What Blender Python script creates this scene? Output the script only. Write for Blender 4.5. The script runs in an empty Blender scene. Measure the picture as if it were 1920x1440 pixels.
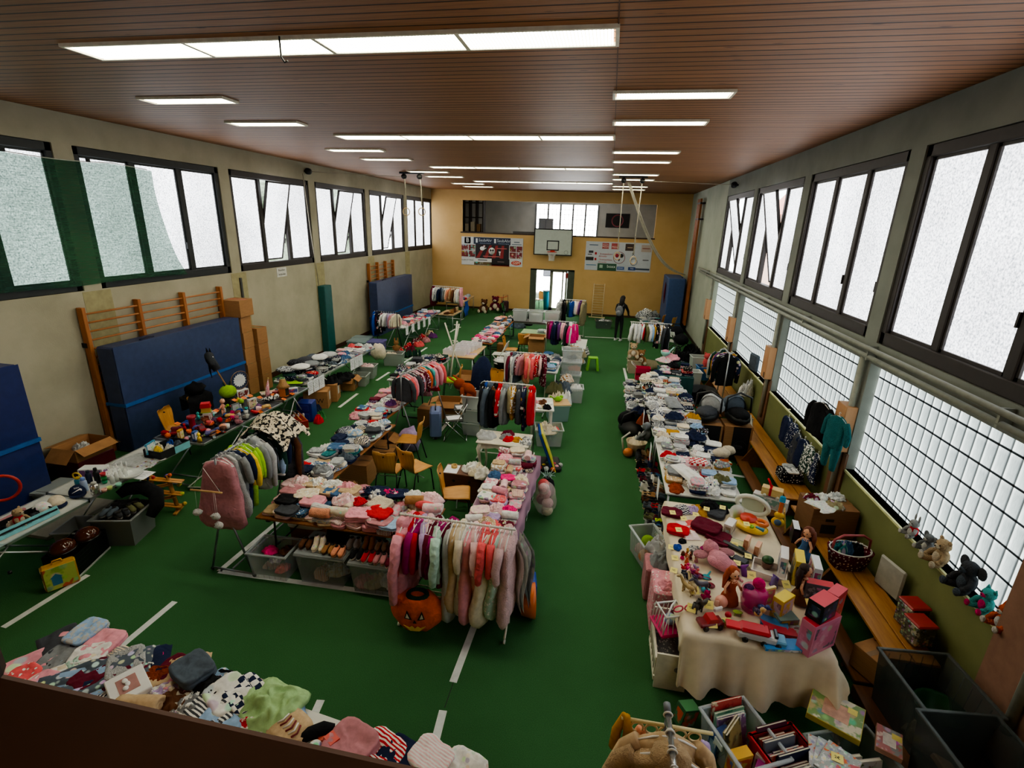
import bpy,math,random,colorsys
from mathutils import Vector,Matrix,noise
S=bpy.context.scene
COL=S.collection
PI=math.pi
rnd=random.Random(7)
F,PIT,YAW,ROL,CH=940.895,.3102,-.1777,.0315,4.3477
def _axes():
 cy,sy,cp,sp=math.cos(YAW),math.sin(YAW),math.cos(PIT),math.sin(PIT)
 f=Vector((sy*cp,cy*cp,-sp));r=Vector((cy,-sy,0));u=r.cross(f)
 cr,sr=math.cos(ROL),math.sin(ROL)
 return cr*r+sr*u,cr*u-sr*r,f
RX,UX,FX=_axes()
CAM=Vector((0,0,CH))
def _ray(x,y):return FX+RX*((x-960)/F)-UX*((y-720)/F)
def at(x,y,z=0.):
 d=_ray(x,y);return CAM+d*((z-CH)/d.z)
def atx(x,y,X):d=_ray(x,y);return CAM+d*(X/d.x)
def aty(x,y,Y):d=_ray(x,y);return CAM+d*(Y/d.y)
cam=bpy.data.cameras.new('camera');co=bpy.data.objects.new('camera',cam);COL.objects.link(co)
cam.sensor_width=36;cam.lens=F/1920*36;cam.clip_start=.05;cam.clip_end=200
M=Matrix((RX,UX,-FX)).transposed().to_4x4();M.translation=CAM
co.matrix_world=M;S.camera=co
class MB:
 def __init__(s):s.v=[];s.f=[];s.m=[];s.s=[]
 def add(s,vs,fs,mi=0,sm=False,X=None):
  o=len(s.v)
  s.v+=[tuple(X@Vector(p))for p in vs]if X is not None else[tuple(p)for p in vs]
  for f in fs:s.f.append([i+o for i in f]);s.m.append(mi);s.s.append(sm)
  return s
 def box(s,c,d,rz=0,mi=0,bv=0,X=None):
  x,y,z=d[0]/2,d[1]/2,d[2]/2
  R=Matrix.Translation(Vector(c))@Matrix.Rotation(rz,4,'Z')
  if X is not None:R=X@R
  if bv<=0:
   vs=[(a*x,b*y,e*z)for a in(-1,1)for b in(-1,1)for e in(-1,1)]
   fs=[(0,1,3,2),(4,6,7,5),(0,4,5,1),(2,3,7,6),(0,2,6,4),(1,5,7,3)]
   return s.add(vs,fs,mi,False,R)
  b=min(bv,x*.9,y*.9,z*.9);vs=[];fs=[]
  idx={}
  for a in(-1,1):
   for e in(-1,1):
    for g in(-1,1):
     for k in range(3):
      p=[a*(x-b),e*(y-b),g*(z-b)];p[k]=(a*x,e*y,g*z)[k]
      idx[(a,e,g,k)]=len(vs);vs.append(tuple(p))
  for k in range(3):
   for sg in(-1,1):
    o=[j for j in range(3)if j!=k];q=[]
    for(p1,p2)in((-1,-1),(1,-1),(1,1),(-1,1)):
     t=[0,0,0];t[k]=sg;t[o[0]]=p1;t[o[1]]=p2;q.append(idx[(t[0],t[1],t[2],k)])
    fs.append(q)
  for k in range(3):
   o=[j for j in range(3)if j!=k]
   for p1 in(-1,1):
    for p2 in(-1,1):
     q=[]
     for(e,kk)in((-1,o[0]),(1,o[0]),(1,o[1]),(-1,o[1])):
      t=[0,0,0];t[k]=e;t[o[0]]=p1;t[o[1]]=p2;q.append(idx[(t[0],t[1],t[2],kk)])
     fs.append(q)
  for a in(-1,1):
   for e in(-1,1):
    for g in(-1,1):fs.append([idx[(a,e,g,k)]for k in range(3)])
  return s.add(vs,fs,mi,False,R)
 def bx(s,x0,x1,y0,y1,z0,z1,mi=0,bv=0):return s.box(((x0+x1)/2,(y0+y1)/2,(z0+z1)/2),(abs(x1-x0),abs(y1-y0),abs(z1-z0)),0,mi,bv)
 def tube(s,pts,r,n=7,mi=0,closed=False,cap=True,X=None,sm=True):
  pts=[Vector(p)for p in pts];N=len(pts);vs=[];fs=[]
  rs=r if isinstance(r,(list,tuple))else[r]*N
  up=None
  for i,p in enumerate(pts):
   if closed:t=pts[(i+1)%N]-pts[i-1]
   else:t=pts[min(i+1,N-1)]-pts[max(i-1,0)]
   t=t.normalized()if t.length>1e-9 else Vector((0,0,1))
   if up is None:up=Vector((0,0,1))if abs(t.z)<.9 else Vector((1,0,0))
   a=t.cross(up)
   if a.length<1e-6:a=t.cross(Vector((1,0,0)))
   a.normalize();b=a.cross(t);up=b
   for k in range(n):
    w=2*PI*k/n;vs.append(p+(a*math.cos(w)+b*math.sin(w))*rs[i])
  for i in range(N if closed else N-1):
   j=(i+1)%N
   for k in range(n):fs.append((i*n+k,i*n+(k+1)%n,j*n+(k+1)%n,j*n+k))
  if cap and not closed:fs.append(tuple(range(n-1,-1,-1)));fs.append(tuple((N-1)*n+k for k in range(n)))
  return s.add(vs,fs,mi,sm,X)
 def cyl(s,p0,p1,r0,r1=None,n=12,mi=0,X=None,sm=True):return s.tube([p0,p1],[r0,r0 if r1 is None else r1],n,mi,X=X,sm=sm)
 def rings(s,R,mi=0,sm=True,cap0=True,cap1=True,X=None):
  n=len(R[0]);vs=[p for q in R for p in q];fs=[]
  for i in range(len(R)-1):
   for k in range(n):fs.append((i*n+k,i*n+(k+1)%n,(i+1)*n+(k+1)%n,(i+1)*n+k))
  if cap0:fs.append(tuple(range(n-1,-1,-1)))
  if cap1:fs.append(tuple((len(R)-1)*n+k for k in range(n)))
  return s.add(vs,fs,mi,sm,X)
 def lathe(s,prof,c=(0,0,0),n=16,mi=0,X=None,sm=True,cap0=True,cap1=True):
  R=[[(c[0]+r*math.cos(2*PI*k/n),c[1]+r*math.sin(2*PI*k/n),c[2]+z)for k in range(n)]for r,z in prof]
  return s.rings(R,mi,sm,cap0,cap1,X)
 def ell(s,c,r,n=12,m=7,mi=0,X=None,lump=0,seed=0):
  R=[]
  for i in range(m+1):
   t=-PI/2+PI*i/m;q=[]
   for k in range(n):
    w=2*PI*k/n;d=Vector((max(math.cos(t),.02)*math.cos(w),max(math.cos(t),.02)*math.sin(w),math.sin(t)))
    g=1+(lump*noise.noise(d*2.3+Vector((seed,0,0)))if lump else 0)
    q.append((c[0]+r[0]*d.x*g,c[1]+r[1]*d.y*g,c[2]+r[2]*d.z*g))
   R.append(q)
  return s.rings(R,mi,True,True,True,X)
 def prism(s,poly,h0,h1,mi=0,X=None,sm=False):
  n=len(poly);vs=[(p[0],p[1],h0)for p in poly]+[(p[0],p[1],h1)for p in poly]
  fs=[tuple(range(n-1,-1,-1)),tuple(range(n,2*n))]+[(k,(k+1)%n,n+(k+1)%n,n+k)for k in range(n)]
  return s.add(vs,fs,mi,sm,X)
 def grid(s,fn,nu,nv,mi=0,sm=True,X=None):
  vs=[fn(i/nu,j/nv)for i in range(nu+1)for j in range(nv+1)]
  fs=[(i*(nv+1)+j,(i+1)*(nv+1)+j,(i+1)*(nv+1)+j+1,i*(nv+1)+j+1)for i in range(nu)for j in range(nv)]
  return s.add(vs,fs,mi,sm,X)
 def mesh(s,name):
  me=bpy.data.meshes.new(name);me.from_pydata(s.v,[],s.f)
  me.polygons.foreach_set('material_index',s.m);me.polygons.foreach_set('use_smooth',s.s)
  me.update();return me
def RX_(a):return Matrix.Rotation(a,4,'X')
def RY_(a):return Matrix.Rotation(a,4,'Y')
def RZ_(a):return Matrix.Rotation(a,4,'Z')
def TR(*p):return Matrix.Translation(Vector(p if len(p)==3 else p[0]))
LABS={}
def words_ok(l):
 w=l.split();return ' '.join(w[:16])
def tag(o,label,cat,group=None,kind=None):
 label=words_ok(label)
 LABS.setdefault(label,[]).append(o.name)
 o['label']=label;o['category']=cat
 if group:o['group']=group
 if kind:o['kind']=kind
 return o
def thing(name,label,cat,loc=(0,0,0),rz=0,group=None):
 o=bpy.data.objects.new(name,None);COL.objects.link(o);o.empty_display_size=.05
 o.location=loc;o.rotation_euler=(0,0,rz)
 return tag(o,label,cat,group)
def obj(name,mb,mats,parent=None,loc=None,rot=None,label=None):
 me=mb.mesh(name)if isinstance(mb,MB)else mb
 if not isinstance(mats,(list,tuple)):mats=[mats]
 if isinstance(mb,MB):
  for m in mats:me.materials.append(m)
 o=bpy.data.objects.new(name,me);COL.objects.link(o)
 if parent is not None:o.parent=parent
 if loc is not None:o.location=loc
 if rot is not None:o.rotation_euler=rot
 if label:o['label']=label
 return o
def solo(name,mb,mats,label,cat,loc=(0,0,0),rz=0,group=None,rot=None):
 o=obj(name,mb,mats,None,loc,rot if rot else(0,0,rz));return tag(o,label,cat,group)
def inst(name,me,mats,label,cat,loc,rot=(0,0,0),sc=(1,1,1),group=None):
 o=bpy.data.objects.new(name,me);COL.objects.link(o)
 o.location=loc;o.rotation_euler=rot;o.scale=sc
 if not isinstance(mats,(list,tuple)):mats=[mats]
 while len(me.materials)<len(mats):me.materials.append(mats[len(me.materials)])
 for i,m in enumerate(mats):o.material_slots[i].link='OBJECT';o.material_slots[i].material=m
 return tag(o,label,cat,group)if label else o
def dup(root,loc,rz,label,group=None,cat=None):
 r=root.copy();COL.objects.link(r);r.location=loc;r.rotation_euler=(0,0,rz)
 for ch in list(root.children):
  c=ch.copy();COL.objects.link(c);c.parent=r
  for g in ch.children:
   d=g.copy();COL.objects.link(d);d.parent=c
 return tag(r,label,cat or r['category'],group or r.get('group'))
def struct(name,mb,mats,parent=None):
 o=obj(name,mb,mats,parent)
 if parent is None:o['kind']='structure'
 return o
def lin(h):
 h=h.lstrip('#');c=[int(h[i:i+2],16)/255 for i in(0,2,4)]
 return tuple((x/12.92 if x<=.04045 else((x+.055)/1.055)**2.4)for x in c)+(1.,)
MC={}
class NT:
 def __init__(s,name):
  s.m=bpy.data.materials.new(name);s.m.use_nodes=True;s.t=s.m.node_tree
  s.t.nodes.clear();s.out=s.n('ShaderNodeOutputMaterial')
 def n(s,ty,**kw):
  nd=s.t.nodes.new(ty)
  for k,v in kw.items():
   if k.startswith('_'):setattr(nd,k[1:],v)
   else:
    try:nd.inputs[k.replace('__',' ')].default_value=v
    except Exception:nd.inputs[int(k[1:])].default_value=v
  return nd
 def l(s,a,b):s.t.links.new(a,b)
 def bsdf(s,**kw):
  b=s.n('ShaderNodeBsdfPrincipled');s.l(b.outputs[0],s.out.inputs[0])
  for k,v in kw.items():b.inputs[k.replace('__',' ')].default_value=v
  return b
 def ramp(s,src,stops,interp='LINEAR'):
  r=s.n('ShaderNodeValToRGB');e=r.color_ramp;e.interpolation=interp
  while len(e.elements)<len(stops):e.elements.new(.5)
  for i,(p,c)in enumerate(stops):e.elements[i].position=p;e.elements[i].color=c
  s.l(src,r.inputs[0]);return r.outputs[0]
 def mix(s,fac,a,b,mode='MIX'):
  x=s.n('ShaderNodeMix',_data_type='RGBA',_blend_type=mode)
  for sock,v in((x.inputs[0],fac),(x.inputs[6],a),(x.inputs[7],b)):
   if hasattr(v,'links'):s.l(v,sock)
   else:sock.default_value=v
  return x.outputs[2]
 def co(s,which='Object',sc=None,rot=None):
  t=s.n('ShaderNodeTexCoord');o=t.outputs[which]
  if sc is not None or rot is not None:
   mp=s.n('ShaderNodeMapping')
   if sc is not None:mp.inputs['Scale'].default_value=sc if isinstance(sc,(tuple,list))else(sc,)*3
   if rot is not None:mp.inputs['Rotation'].default_value=rot
   s.l(o,mp.inputs[0]);o=mp.outputs[0]
  return o
 def noise(s,v,scale,detail=3.,rough=.6):
  t=s.n('ShaderNodeTexNoise',Scale=scale,Detail=detail,Roughness=rough);s.l(v,t.inputs[0]);return t.outputs[0]
 def bump(s,h,b,strength=.3,dist=.02):
  n=s.n('ShaderNodeBump',Strength=strength,Distance=dist);s.l(h,n.inputs['Height']);s.l(n.outputs[0],b.inputs['Normal'])
def mul(c,k):return(min(c[0]*k,1),min(c[1]*k,1),min(c[2]*k,1),1)
def plain(hexc,rough=.6,metal=0.,var=.12,name=None):
 k=('p',hexc,rough,metal,var)
 if k not in MC:
  t=NT(name or 'paint_'+hexc.strip('#'));c=lin(hexc);b=t.bsdf(Roughness=rough,Metallic=metal)
  n=t.noise(t.co(),9.);t.l(t.ramp(n,[(.3,mul(c,1-var)),(.7,mul(c,1+var))]),b.inputs['Base Color'])
  MC[k]=t.m
 return MC[k]
def plastic(hexc,rough=.32):return plain(hexc,rough,0,.04)
def metal(hexc,rough=.35):return plain(hexc,rough,.85,.06)
def clearp(hexc='#c9d2d6',alpha=.32,rough=.25):
 k=('c',hexc,alpha)
 if k not in MC:
  t=NT('clear_plastic');b=t.n('ShaderNodeBsdfPrincipled',Roughness=rough);b.inputs['Base Color'].default_value=lin(hexc)
  tr=t.n('ShaderNodeBsdfTransparent');mx=t.n('ShaderNodeMixShader',Fac=alpha)
  t.l(tr.outputs[0],mx.inputs[1]);t.l(b.outputs[0],mx.inputs[2]);t.l(mx.outputs[0],t.out.inputs[0]);MC[k]=t.m
 return MC[k]
def wood(hexa,hexb,sc=(3,30,30),rough=.5,rot=None):
 k=('w',hexa,hexb,sc,rot)
 if k not in MC:
  t=NT('wood');b=t.bsdf(Roughness=rough);v=t.co('Object',sc,rot)
  n=t.noise(v,1.6,4.,.65);t.l(t.ramp(n,[(.3,lin(hexa)),(.68,lin(hexb))]),b.inputs['Base Color']);t.bump(n,b,.15,.004);MC[k]=t.m
 return MC[k]
def emis(hexc,strength,name='glow'):
 k=('e',hexc,strength)
 if k not in MC:
  t=NT(name);e=t.n('ShaderNodeEmission',Strength=strength);e.inputs[0].default_value=lin(hexc)
  t.l(e.outputs[0],t.out.inputs[0]);MC[k]=t.m
 return MC[k]
def card(hexc='#a5794f'):
 k=('card',hexc)
 if k not in MC:
  t=NT('cardboard');b=t.bsdf(Roughness=.85);c=lin(hexc)
  n=t.noise(t.co('Object',(2,2,40)),3.);t.l(t.ramp(n,[(.3,mul(c,.82)),(.7,mul(c,1.1))]),b.inputs['Base Color']);MC[k]=t.m
 return MC[k]
H,D,XL,XR=5.8585,25.68,-9.045,3.579
YN=-3.2
def plaster(hexc,hex2,sc=1.1,bump=.25):
 t=NT('plaster');b=t.bsdf(Roughness=.9);v=t.co()
 n=t.noise(v,sc,5.);f=t.noise(v,60.,3.)
 c=t.ramp(n,[(.35,lin(hex2)),(.65,lin(hexc))]);t.l(c,b.inputs['Base Color']);t.bump(f,b,bump,.01);return t.m
m_wl=plaster('#b5b09c','#a5a08c');m_wr=plaster('#8b908a','#7c817c');m_yel=plaster('#d3b07a','#c9a46c',.7)
m_dado=plaster('#7b8050','#6d7246',.8,.1);m_white=plain('#cfd2ce',.8);m_grey=plaster('#b8bcbc','#aaaeae')
def ceil_mat():
 t=NT('ceiling_planks');b=t.bsdf(Roughness=.55);v=t.co()
 sx=t.n('ShaderNodeSeparateXYZ');t.l(v,sx.inputs[0])
 d=t.n('ShaderNodeMath',_operation='DIVIDE');t.l(sx.outputs[1],d.inputs[0]);d.inputs[1].default_value=.142
 fr=t.n('ShaderNodeMath',_operation='FRACT');t.l(d.outputs[0],fr.inputs[0]);fl=t.n('ShaderNodeMath',_operation='FLOOR');t.l(d.outputs[0],fl.inputs[0])
 wn=t.n('ShaderNodeTexWhiteNoise',_noise_dimensions='1D');t.l(fl.outputs[0],wn.inputs['W'])
 g=t.noise(t.co('Object',(.9,26,1)),2.2,4.)
 kn=t.n('ShaderNodeTexVoronoi',Scale=1.);t.l(t.co('Object',(1.6,7.0,1)),kn.inputs[0])
 c=t.ramp(g,[(.3,lin('#82532f')),(.7,lin('#a87246'))])
 c=t.mix(t.ramp(wn.outputs[0],[(0,(.72,.72,.72,1)),(1,(1.1,1.08,1.05,1))]),(0,0,0,1),c,'MIX')if False else t.mix(1.,c,t.ramp(wn.outputs[0],[(0,(.78,.76,.74,1)),(1,(1,1,1,1))]),'MULTIPLY')
 c=t.mix(1.,c,t.ramp(kn.outputs['Distance'],[(.05,(.35,.25,.2,1)),(.1,(1,1,1,1))]),'MULTIPLY')
 gr=t.ramp(fr.outputs[0],[(0,(.08,.06,.05,1)),(.12,(.1,.07,.06,1)),(.16,(1,1,1,1)),(1,(1,1,1,1))])
 c=t.mix(1.,c,gr,'MULTIPLY');t.l(c,b.inputs['Base Color']);t.bump(gr,b,.6,.02);return t.m
def floor_mat():
 t=NT('green_carpet');b=t.bsdf(Roughness=.97);v=t.co()
 n=t.noise(v,.55,4.);f=t.noise(v,140.,2.)
 c=t.ramp(n,[(.3,lin('#34633a')),(.7,lin('#3f7347'))])
 c=t.mix(.45,c,t.ramp(f,[(.3,lin('#203d23')),(.7,lin('#4a724c'))]));t.l(c,b.inputs['Base Color']);t.bump(f,b,.4,.01)
 b.inputs['Specular IOR Level'].default_value=.1;return t.m
m_ceil=ceil_mat();m_floor=floor_mat()
struct('floor',MB().bx(XL-.3,XR+.5,YN,D+7,-.2,0),m_floor)
struct('ceiling',MB().bx(XL-.3,XR+.5,YN,D+.25,H,H+.25),m_ceil)
LY0,LP,LW,ZT,ZB=7.7166,3.6771,3.349,5.3714,2.981
RY0,RP,RW=7.6258,3.6297,3.2996
lw=[(LY0+(k-2)*LP,LY0+(k-2)*LP+LW)for k in range(-1,7)]
rw=[(RY0+(k-2)*RP,RY0+(k-2)*RP+RW)for k in range(-1,5)]
m=MB();m.bx(XL-.3,XL,YN,D+.25,0,ZB);m.bx(XL-.3,XL,YN,D+.25,ZT,H)
ys=[YN]+[q for w in lw for q in w]
for i in range(0,len(ys)-1,2):m.bx(XL-.3,XL,ys[i],ys[i+1],ZB,ZT)
m.bx(XL-.3,XL,lw[-1][1],D+.25,ZB,ZT)
struct('wall_left',m,m_wl)
m=MB()
for a,b in zip(lw[:-1],lw[1:]):m.bx(XL,XL+.004,a[1]-.05,b[0]+.15,0,ZB-.02)
struct('trim_1',m,plain('#a39c78',.9))
GZ0,GZ1=1.13,2.70
m=MB();m.bx(XR,XR+.3,YN,rw[-1][1],ZT,H);m.bx(XR,XR+.3,rw[-1][1],D+.25,0,H,1);m.bx(XR,XR+.3,YN,rw[-1][1],GZ1,ZB)
ys=[YN]+[q for w in rw for q in w]
for i in range(0,len(ys)-1,2):
 m.bx(XR,XR+.3,ys[i],ys[i+1],ZB,ZT);m.bx(XR,XR+.3,ys[i],ys[i+1],GZ0,GZ1)
m.bx(XR,XR+.3,YN,rw[-1][1],0,GZ0,2)
struct('wall_right',m,[m_wr,plaster('#aeb3a6','#a0a698'),m_dado])
m=MB();m.bx(XL,XL+.025,YN,D,0,.14);struct('baseboard_left',m,wood('#3a2014','#4a2a1a'))
m=MB();m.bx(XR-.025,XR,YN,D,0,.12);struct('baseboard_right',m,wood('#2a1810','#3a2014'))
GX0,GX1,GA,GB=-7.46,2.02,3.86,5.37
DX0,DX1,DZ=-3.84,-1.62,2.2
m=MB();y0,y1=D,D+.22
m.bx(XL,XR,y0,y1,GB,H);m.bx(XL,GX0,y0,y1,GA,GB);m.bx(GX1,XR,y0,y1,GA,GB);m.bx(XL,XR,y0,y1,DZ,GA)
m.bx(XL,DX0,y0,y1,0,DZ);m.bx(DX1,XR,y0,y1,0,DZ)
struct('wall_far',m,m_yel)
struct('baseboard_far',MB().bx(XL,DX0,D-.02,D,0,.1).bx(DX1,XR,D-.02,D,0,.1),wood('#3a2a18','#4a341e'))
GY=D+4.2
m=MB();m.bx(XL,XR,D+.22,GY,2.9,3.0);m.bx(XL,XR,D+.25,GY,5.75,5.9)
struct('gallery_floor_wall',m,plain('#a8a49c',.9))
m=MB();wx0,wx1=aty(1005,400,GY).x,aty(1122,400,GY).x;wz0,wz1=3.05,aty(1060,384,GY).z
m.bx(XL-.2,wx0,GY,GY+.2,2.9,5.9);m.bx(wx1,XR+.2,GY,GY+.2,2.9,5.9);m.bx(wx0,wx1,GY,GY+.2,wz1,5.9);m.bx(wx0,wx1,GY,GY+.2,2.9,wz0)
m.bx(XL-.2,XL,D+.22,GY,2.9,5.9);m.bx(XR,XR+.2,D+.22,GY,2.9,5.9)
struct('wall_gallery',m,m_grey)
struct('trim_2',MB().bx(GX0-.05,GX1+.05,D-.03,D+.24,GA-.06,GA),wood('#33231a','#463023'))
m_par=wood('#5e3a22','#70462a',(2,2,14),.6)
m=MB();m.bx(XL,XR,.12,.318,2.9,3.872,0,.012);m.bx(XL,XR,.14,.30,0,2.9,1)
struct('wall_near',m,[m_par,m_yel])
struct('trim_3',MB().bx(-.84,-.594,.2,.318,3.865,H,0,.01),wood('#2a211a','#3a2e22',(14,14,2)))
m=MB();m.bx(XL,XR,YN-.2,YN,0,H);struct('wall_back',m,plain('#6f685c',.9))
m=MB();m.bx(XL,XR,YN,.12,2.7,2.9);struct('floor_gallery',m,plain('#55504a',.9))
m=MB();m.bx(DX0-.6,DX0-.5,D+.22,D+4.1,0,2.7);m.bx(DX1+.5,DX1+.6,D+.22,D+4.1,0,2.7);m.bx(DX0-.6,DX1+.6,D+.22,D+4.1,2.62,2.75)
m.bx(DX0-.6,DX1+.6,D+4.1,D+4.2,0,2.75)
struct('wall_lobby',m,m_white)
def frosted(name,hexlo,hexhi,s,sc=26.,var=.5):
 t=NT(name);v=t.co();n1=t.noise(v,sc,3.,.7);n2=t.noise(v,.5,2.)
 e=t.n('ShaderNodeEmission');c=t.ramp(n1,[(.32,lin(hexlo)),(.66,lin(hexhi))]);t.l(c,e.inputs[0])
 mr=t.n('ShaderNodeMapRange',_clamp=True);t.l(n2,mr.inputs[0]);mr.inputs[1].default_value=.3;mr.inputs[2].default_value=.7
 mr.inputs[3].default_value=s*(1-var*.5);mr.inputs[4].default_value=s*(1+var*.5);t.l(mr.outputs[0],e.inputs[1])
 g=t.n('ShaderNodeBsdfGlossy',Roughness=.25);g.inputs[0].default_value=(.5,.5,.5,1)
 mx=t.n('ShaderNodeMixShader',Fac=.06);t.l(e.outputs[0],mx.inputs[1]);t.l(g.outputs[0],mx.inputs[2]);t.l(mx.outputs[0],t.out.inputs[0]);return t.m
WS=1.5
m_pane=frosted('frosted_glass','#7a8086','#fbfcff',WS,38.)
m_frame=plain('#2f2926',.55)
m_frame2=plain('#262a2c',.5)
def window(name,side,y0,y1,tilt,fm):
 X=XL if side<0 else XR;s=side
 xo=X+s*.09
 fr=MB();T=.11
 def B(a,b,c,d,dx=.07):fr.bx(xo-dx,xo+dx,a,b,c,d,0,.01)
 B(y0,y1,ZB,ZB+.16);B(y0,y1,ZT-.14,ZT);B(y0,y0+T,ZB,ZT);B(y1-T,y1,ZB,ZT)
 n=3;W=(y1-y0)/n;
 for i in(1,2):B(y0+W*i-.06,y0+W*i+.06,ZB+.1,ZT-.1,.05)
 w=struct(name,fr,fm)
 for i in range(n):
  a,b=y0+W*i+(T if i==0 else .06),y0+W*(i+1)-(T if i==2 else .06)
  z0,z1=ZB+.16,ZT-.14;zc=(z0+z1)/2
  sh=MB();hz=(z1-z0)/2;e=.035
  for(p,q,r_,t_)in((a,b,-hz,-hz+e),(a,b,hz-e,hz),(a,a+e,-hz,hz),(b-e,b,-hz,hz)):
   sh.bx(-.03,.03,p,q,r_,t_)
  if i==1 or side>0 and i==0:sh.box((-s*.05,(a+.02)if side>0 else b-.02,-.5*hz),(.03,.025,.14))
  ang=s*tilt if i==1 and tilt else 0
  so=obj('sash',sh,fm,w,(xo,0,zc),(0,ang,0))
  pn=MB().bx(-.006,.006,a+e,b-e,-hz+e,hz-e)
  obj('pane',pn,m_pane,so)
 return w
nwin=1
for k,(a,b)in enumerate(lw):
 window('window_%d'%nwin,-1,a,b,math.radians(-13)if k in(4,5,6)else 0,m_frame2 if k<4 else m_frame);nwin+=1
for k,(a,b)in enumerate(rw):
 window('window_%d'%nwin,1,a,b,-math.radians(13)if k in(4,5)else 0,m_frame);nwin+=1
def glassblock():
 t=NT('glass_blocks');v=t.co();s_=t.n('ShaderNodeSeparateXYZ');t.l(v,s_.inputs[0])
 def frac(sock,size,off):
  a=t.n('ShaderNodeMath',_operation='ADD');t.l(sock,a.inputs[0]);a.inputs[1].default_value=off
  d=t.n('ShaderNodeMath',_operation='DIVIDE');t.l(a.outputs[0],d.inputs[0]);d.inputs[1].default_value=size
  f=t.n('ShaderNodeMath',_operation='FRACT');t.l(d.outputs[0],f.inputs[0]);return f.outputs[0]
 fy=frac(s_.outputs[1],.15,50.);fz=frac(s_.outputs[2],.27,.18)
 dk,br=(.012,.014,.016,1),(1,1,1,1)
 gy=t.ramp(fy,[(0,(.04,.045,.05,1)),(.06,(.16,.17,.18,1)),(.14,(.42,.44,.45,1)),(.7,(.62,.65,.65,1)),(.84,(1,1,1,1)),(.92,(.9,.92,.9,1)),(.95,(.1,.1,.1,1))])
 gz=t.ramp(fz,[(0,dk),(.05,dk),(.08,(1,1,1,1)),(.28,(.85,.87,.86,1)),(.8,(.7,.72,.72,1)),(.97,(.9,.9,.9,1)),(.985,dk)])
 c=t.mix(1.,gy,gz,'MULTIPLY');w=t.noise(t.co('Object',(1,30,3)),4.,3.)
 c=t.mix(1.,c,t.ramp(w,[(.3,(.7,.72,.72,1)),(.7,(1,1,1,1))]),'MULTIPLY')
 c=t.mix(1.,c,lin('#eef4f0'),'MULTIPLY')
 e=t.n('ShaderNodeEmission',Strength=WS*.72);t.l(c,e.inputs[0])
 g=t.n('ShaderNodeBsdfGlossy',Roughness=.15);mx=t.n('ShaderNodeMixShader',Fac=.05);t.l(e.outputs[0],mx.inputs[1]);t.l(g.outputs[0],mx.inputs[2]);t.l(mx.outputs[0],t.out.inputs[0]);return t.m
m_gb=glassblock()
for k,(a,b)in enumerate(rw):
 struct('window_%d'%nwin,MB().bx(XR+.13,XR+.2,a+.02,b-.02,GZ0,GZ1),m_gb);nwin+=1
 m=MB();m.bx(XR-.01,XR+.13,a,b,GZ0-.03,GZ0);struct('trim_%d'%(10+k),m,plain('#7f8a4a',.7))
m=MB()
for i in range(9):m.bx(XR-.005,XR+.05,-1+i*2.15,-.96+i*2.15,GZ0-.02,GZ0+.012)
m.bx(XR-.012,XR+.012,YN,rw[-1][1],GZ0-.02,GZ0+.006)
struct('trim_4',m,plain('#d9dba9',.6))
m_bd=wood('#6b4a34','#7c5940',(8,8,1.5));m_bx=wood('#b5835a','#c4946a',(8,8,1.5))
ys=[(rw[i][1],rw[i+1][0])for i in range(0,5)]+[(rw[-1][1],rw[-1][1]+.3)]
for i,(a,b)in enumerate(ys):
 m=MB();m.bx(XR-.03,XR,a-.04,b+.04,.12,1.36)
 if i==1:m=MB();m.bx(XR-.03,XR,a-.05,b+.22,.12,2.0)
 struct('trim_%d'%(20+i),m,m_bd if i!=1 else plain('#8d6a58',.8))
 if i>=2:
  solo('junction_box',MB().bx(-.15,0,-.15,.15,0,.68,0,.006).bx(-.155,-.1,-.1,-.06,.02,.14,1),[m_bx,plain('#2a1c12')],'tall beech-faced box on the %s pier of the right wall'%('second','third','fourth','last')[i-2],'box',(XR,(a+b)/2,1.37),0,'pier boxes on the right wall')
m=MB()
for z,x in((2.80,.05),(2.92,.09)):m.cyl((XR-x-.04,1,z),(XR-x-.04,20.9,z),.032,n=10)
for k in range(9):m.bx(XR-.12,XR-.012,k*2.4,k*2.4+.03,2.76,2.95)
solo('heating_pipe',m,plain('#8b8f86',.5),'pair of grey heating pipes running along the right wall below the windows','pipe')
m=MB()
for a,b in ys[1:]:m.cyl((XR-.06,a+.1,.5),(XR-.06,a+.1,2.8),.04,n=10)
struct('trim_30',m,plain('#9a9d92',.5))
def lamp_mat():
 t=NT('lamp_grid');v=t.co();s_=t.n('ShaderNodeSeparateXYZ');t.l(v,s_.inputs[0])
 def tri(sock,size):
  d=t.n('ShaderNodeMath',_operation='DIVIDE');t.l(sock,d.inputs[0]);d.inputs[1].default_value=size
  f=t.n('ShaderNodeMath',_operation='PINGPONG');t.l(d.outputs[0],f.inputs[0]);f.inputs[1].default_value=.5;return f.outputs[0]
 a=t.ramp(tri(s_.outputs[0],.03),[(0,(.10,.10,.07,1)),(.3,(1,1,1,1))]);b=t.ramp(tri(s_.outputs[1],.03),[(0,(.14,.14,.10,1)),(.26,(1,1,1,1))])
 c=t.mix(1.,a,b,'MULTIPLY');c=t.mix(1.,c,lin('#fffbe0'),'MULTIPLY');e=t.n('ShaderNodeEmission',Strength=10.);t.l(c,e.inputs[0]);t.l(e.outputs[0],t.out.inputs[0]);return t.m
m_lamp=lamp_mat();m_lf=plain('#cfcab8',.5)
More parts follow.
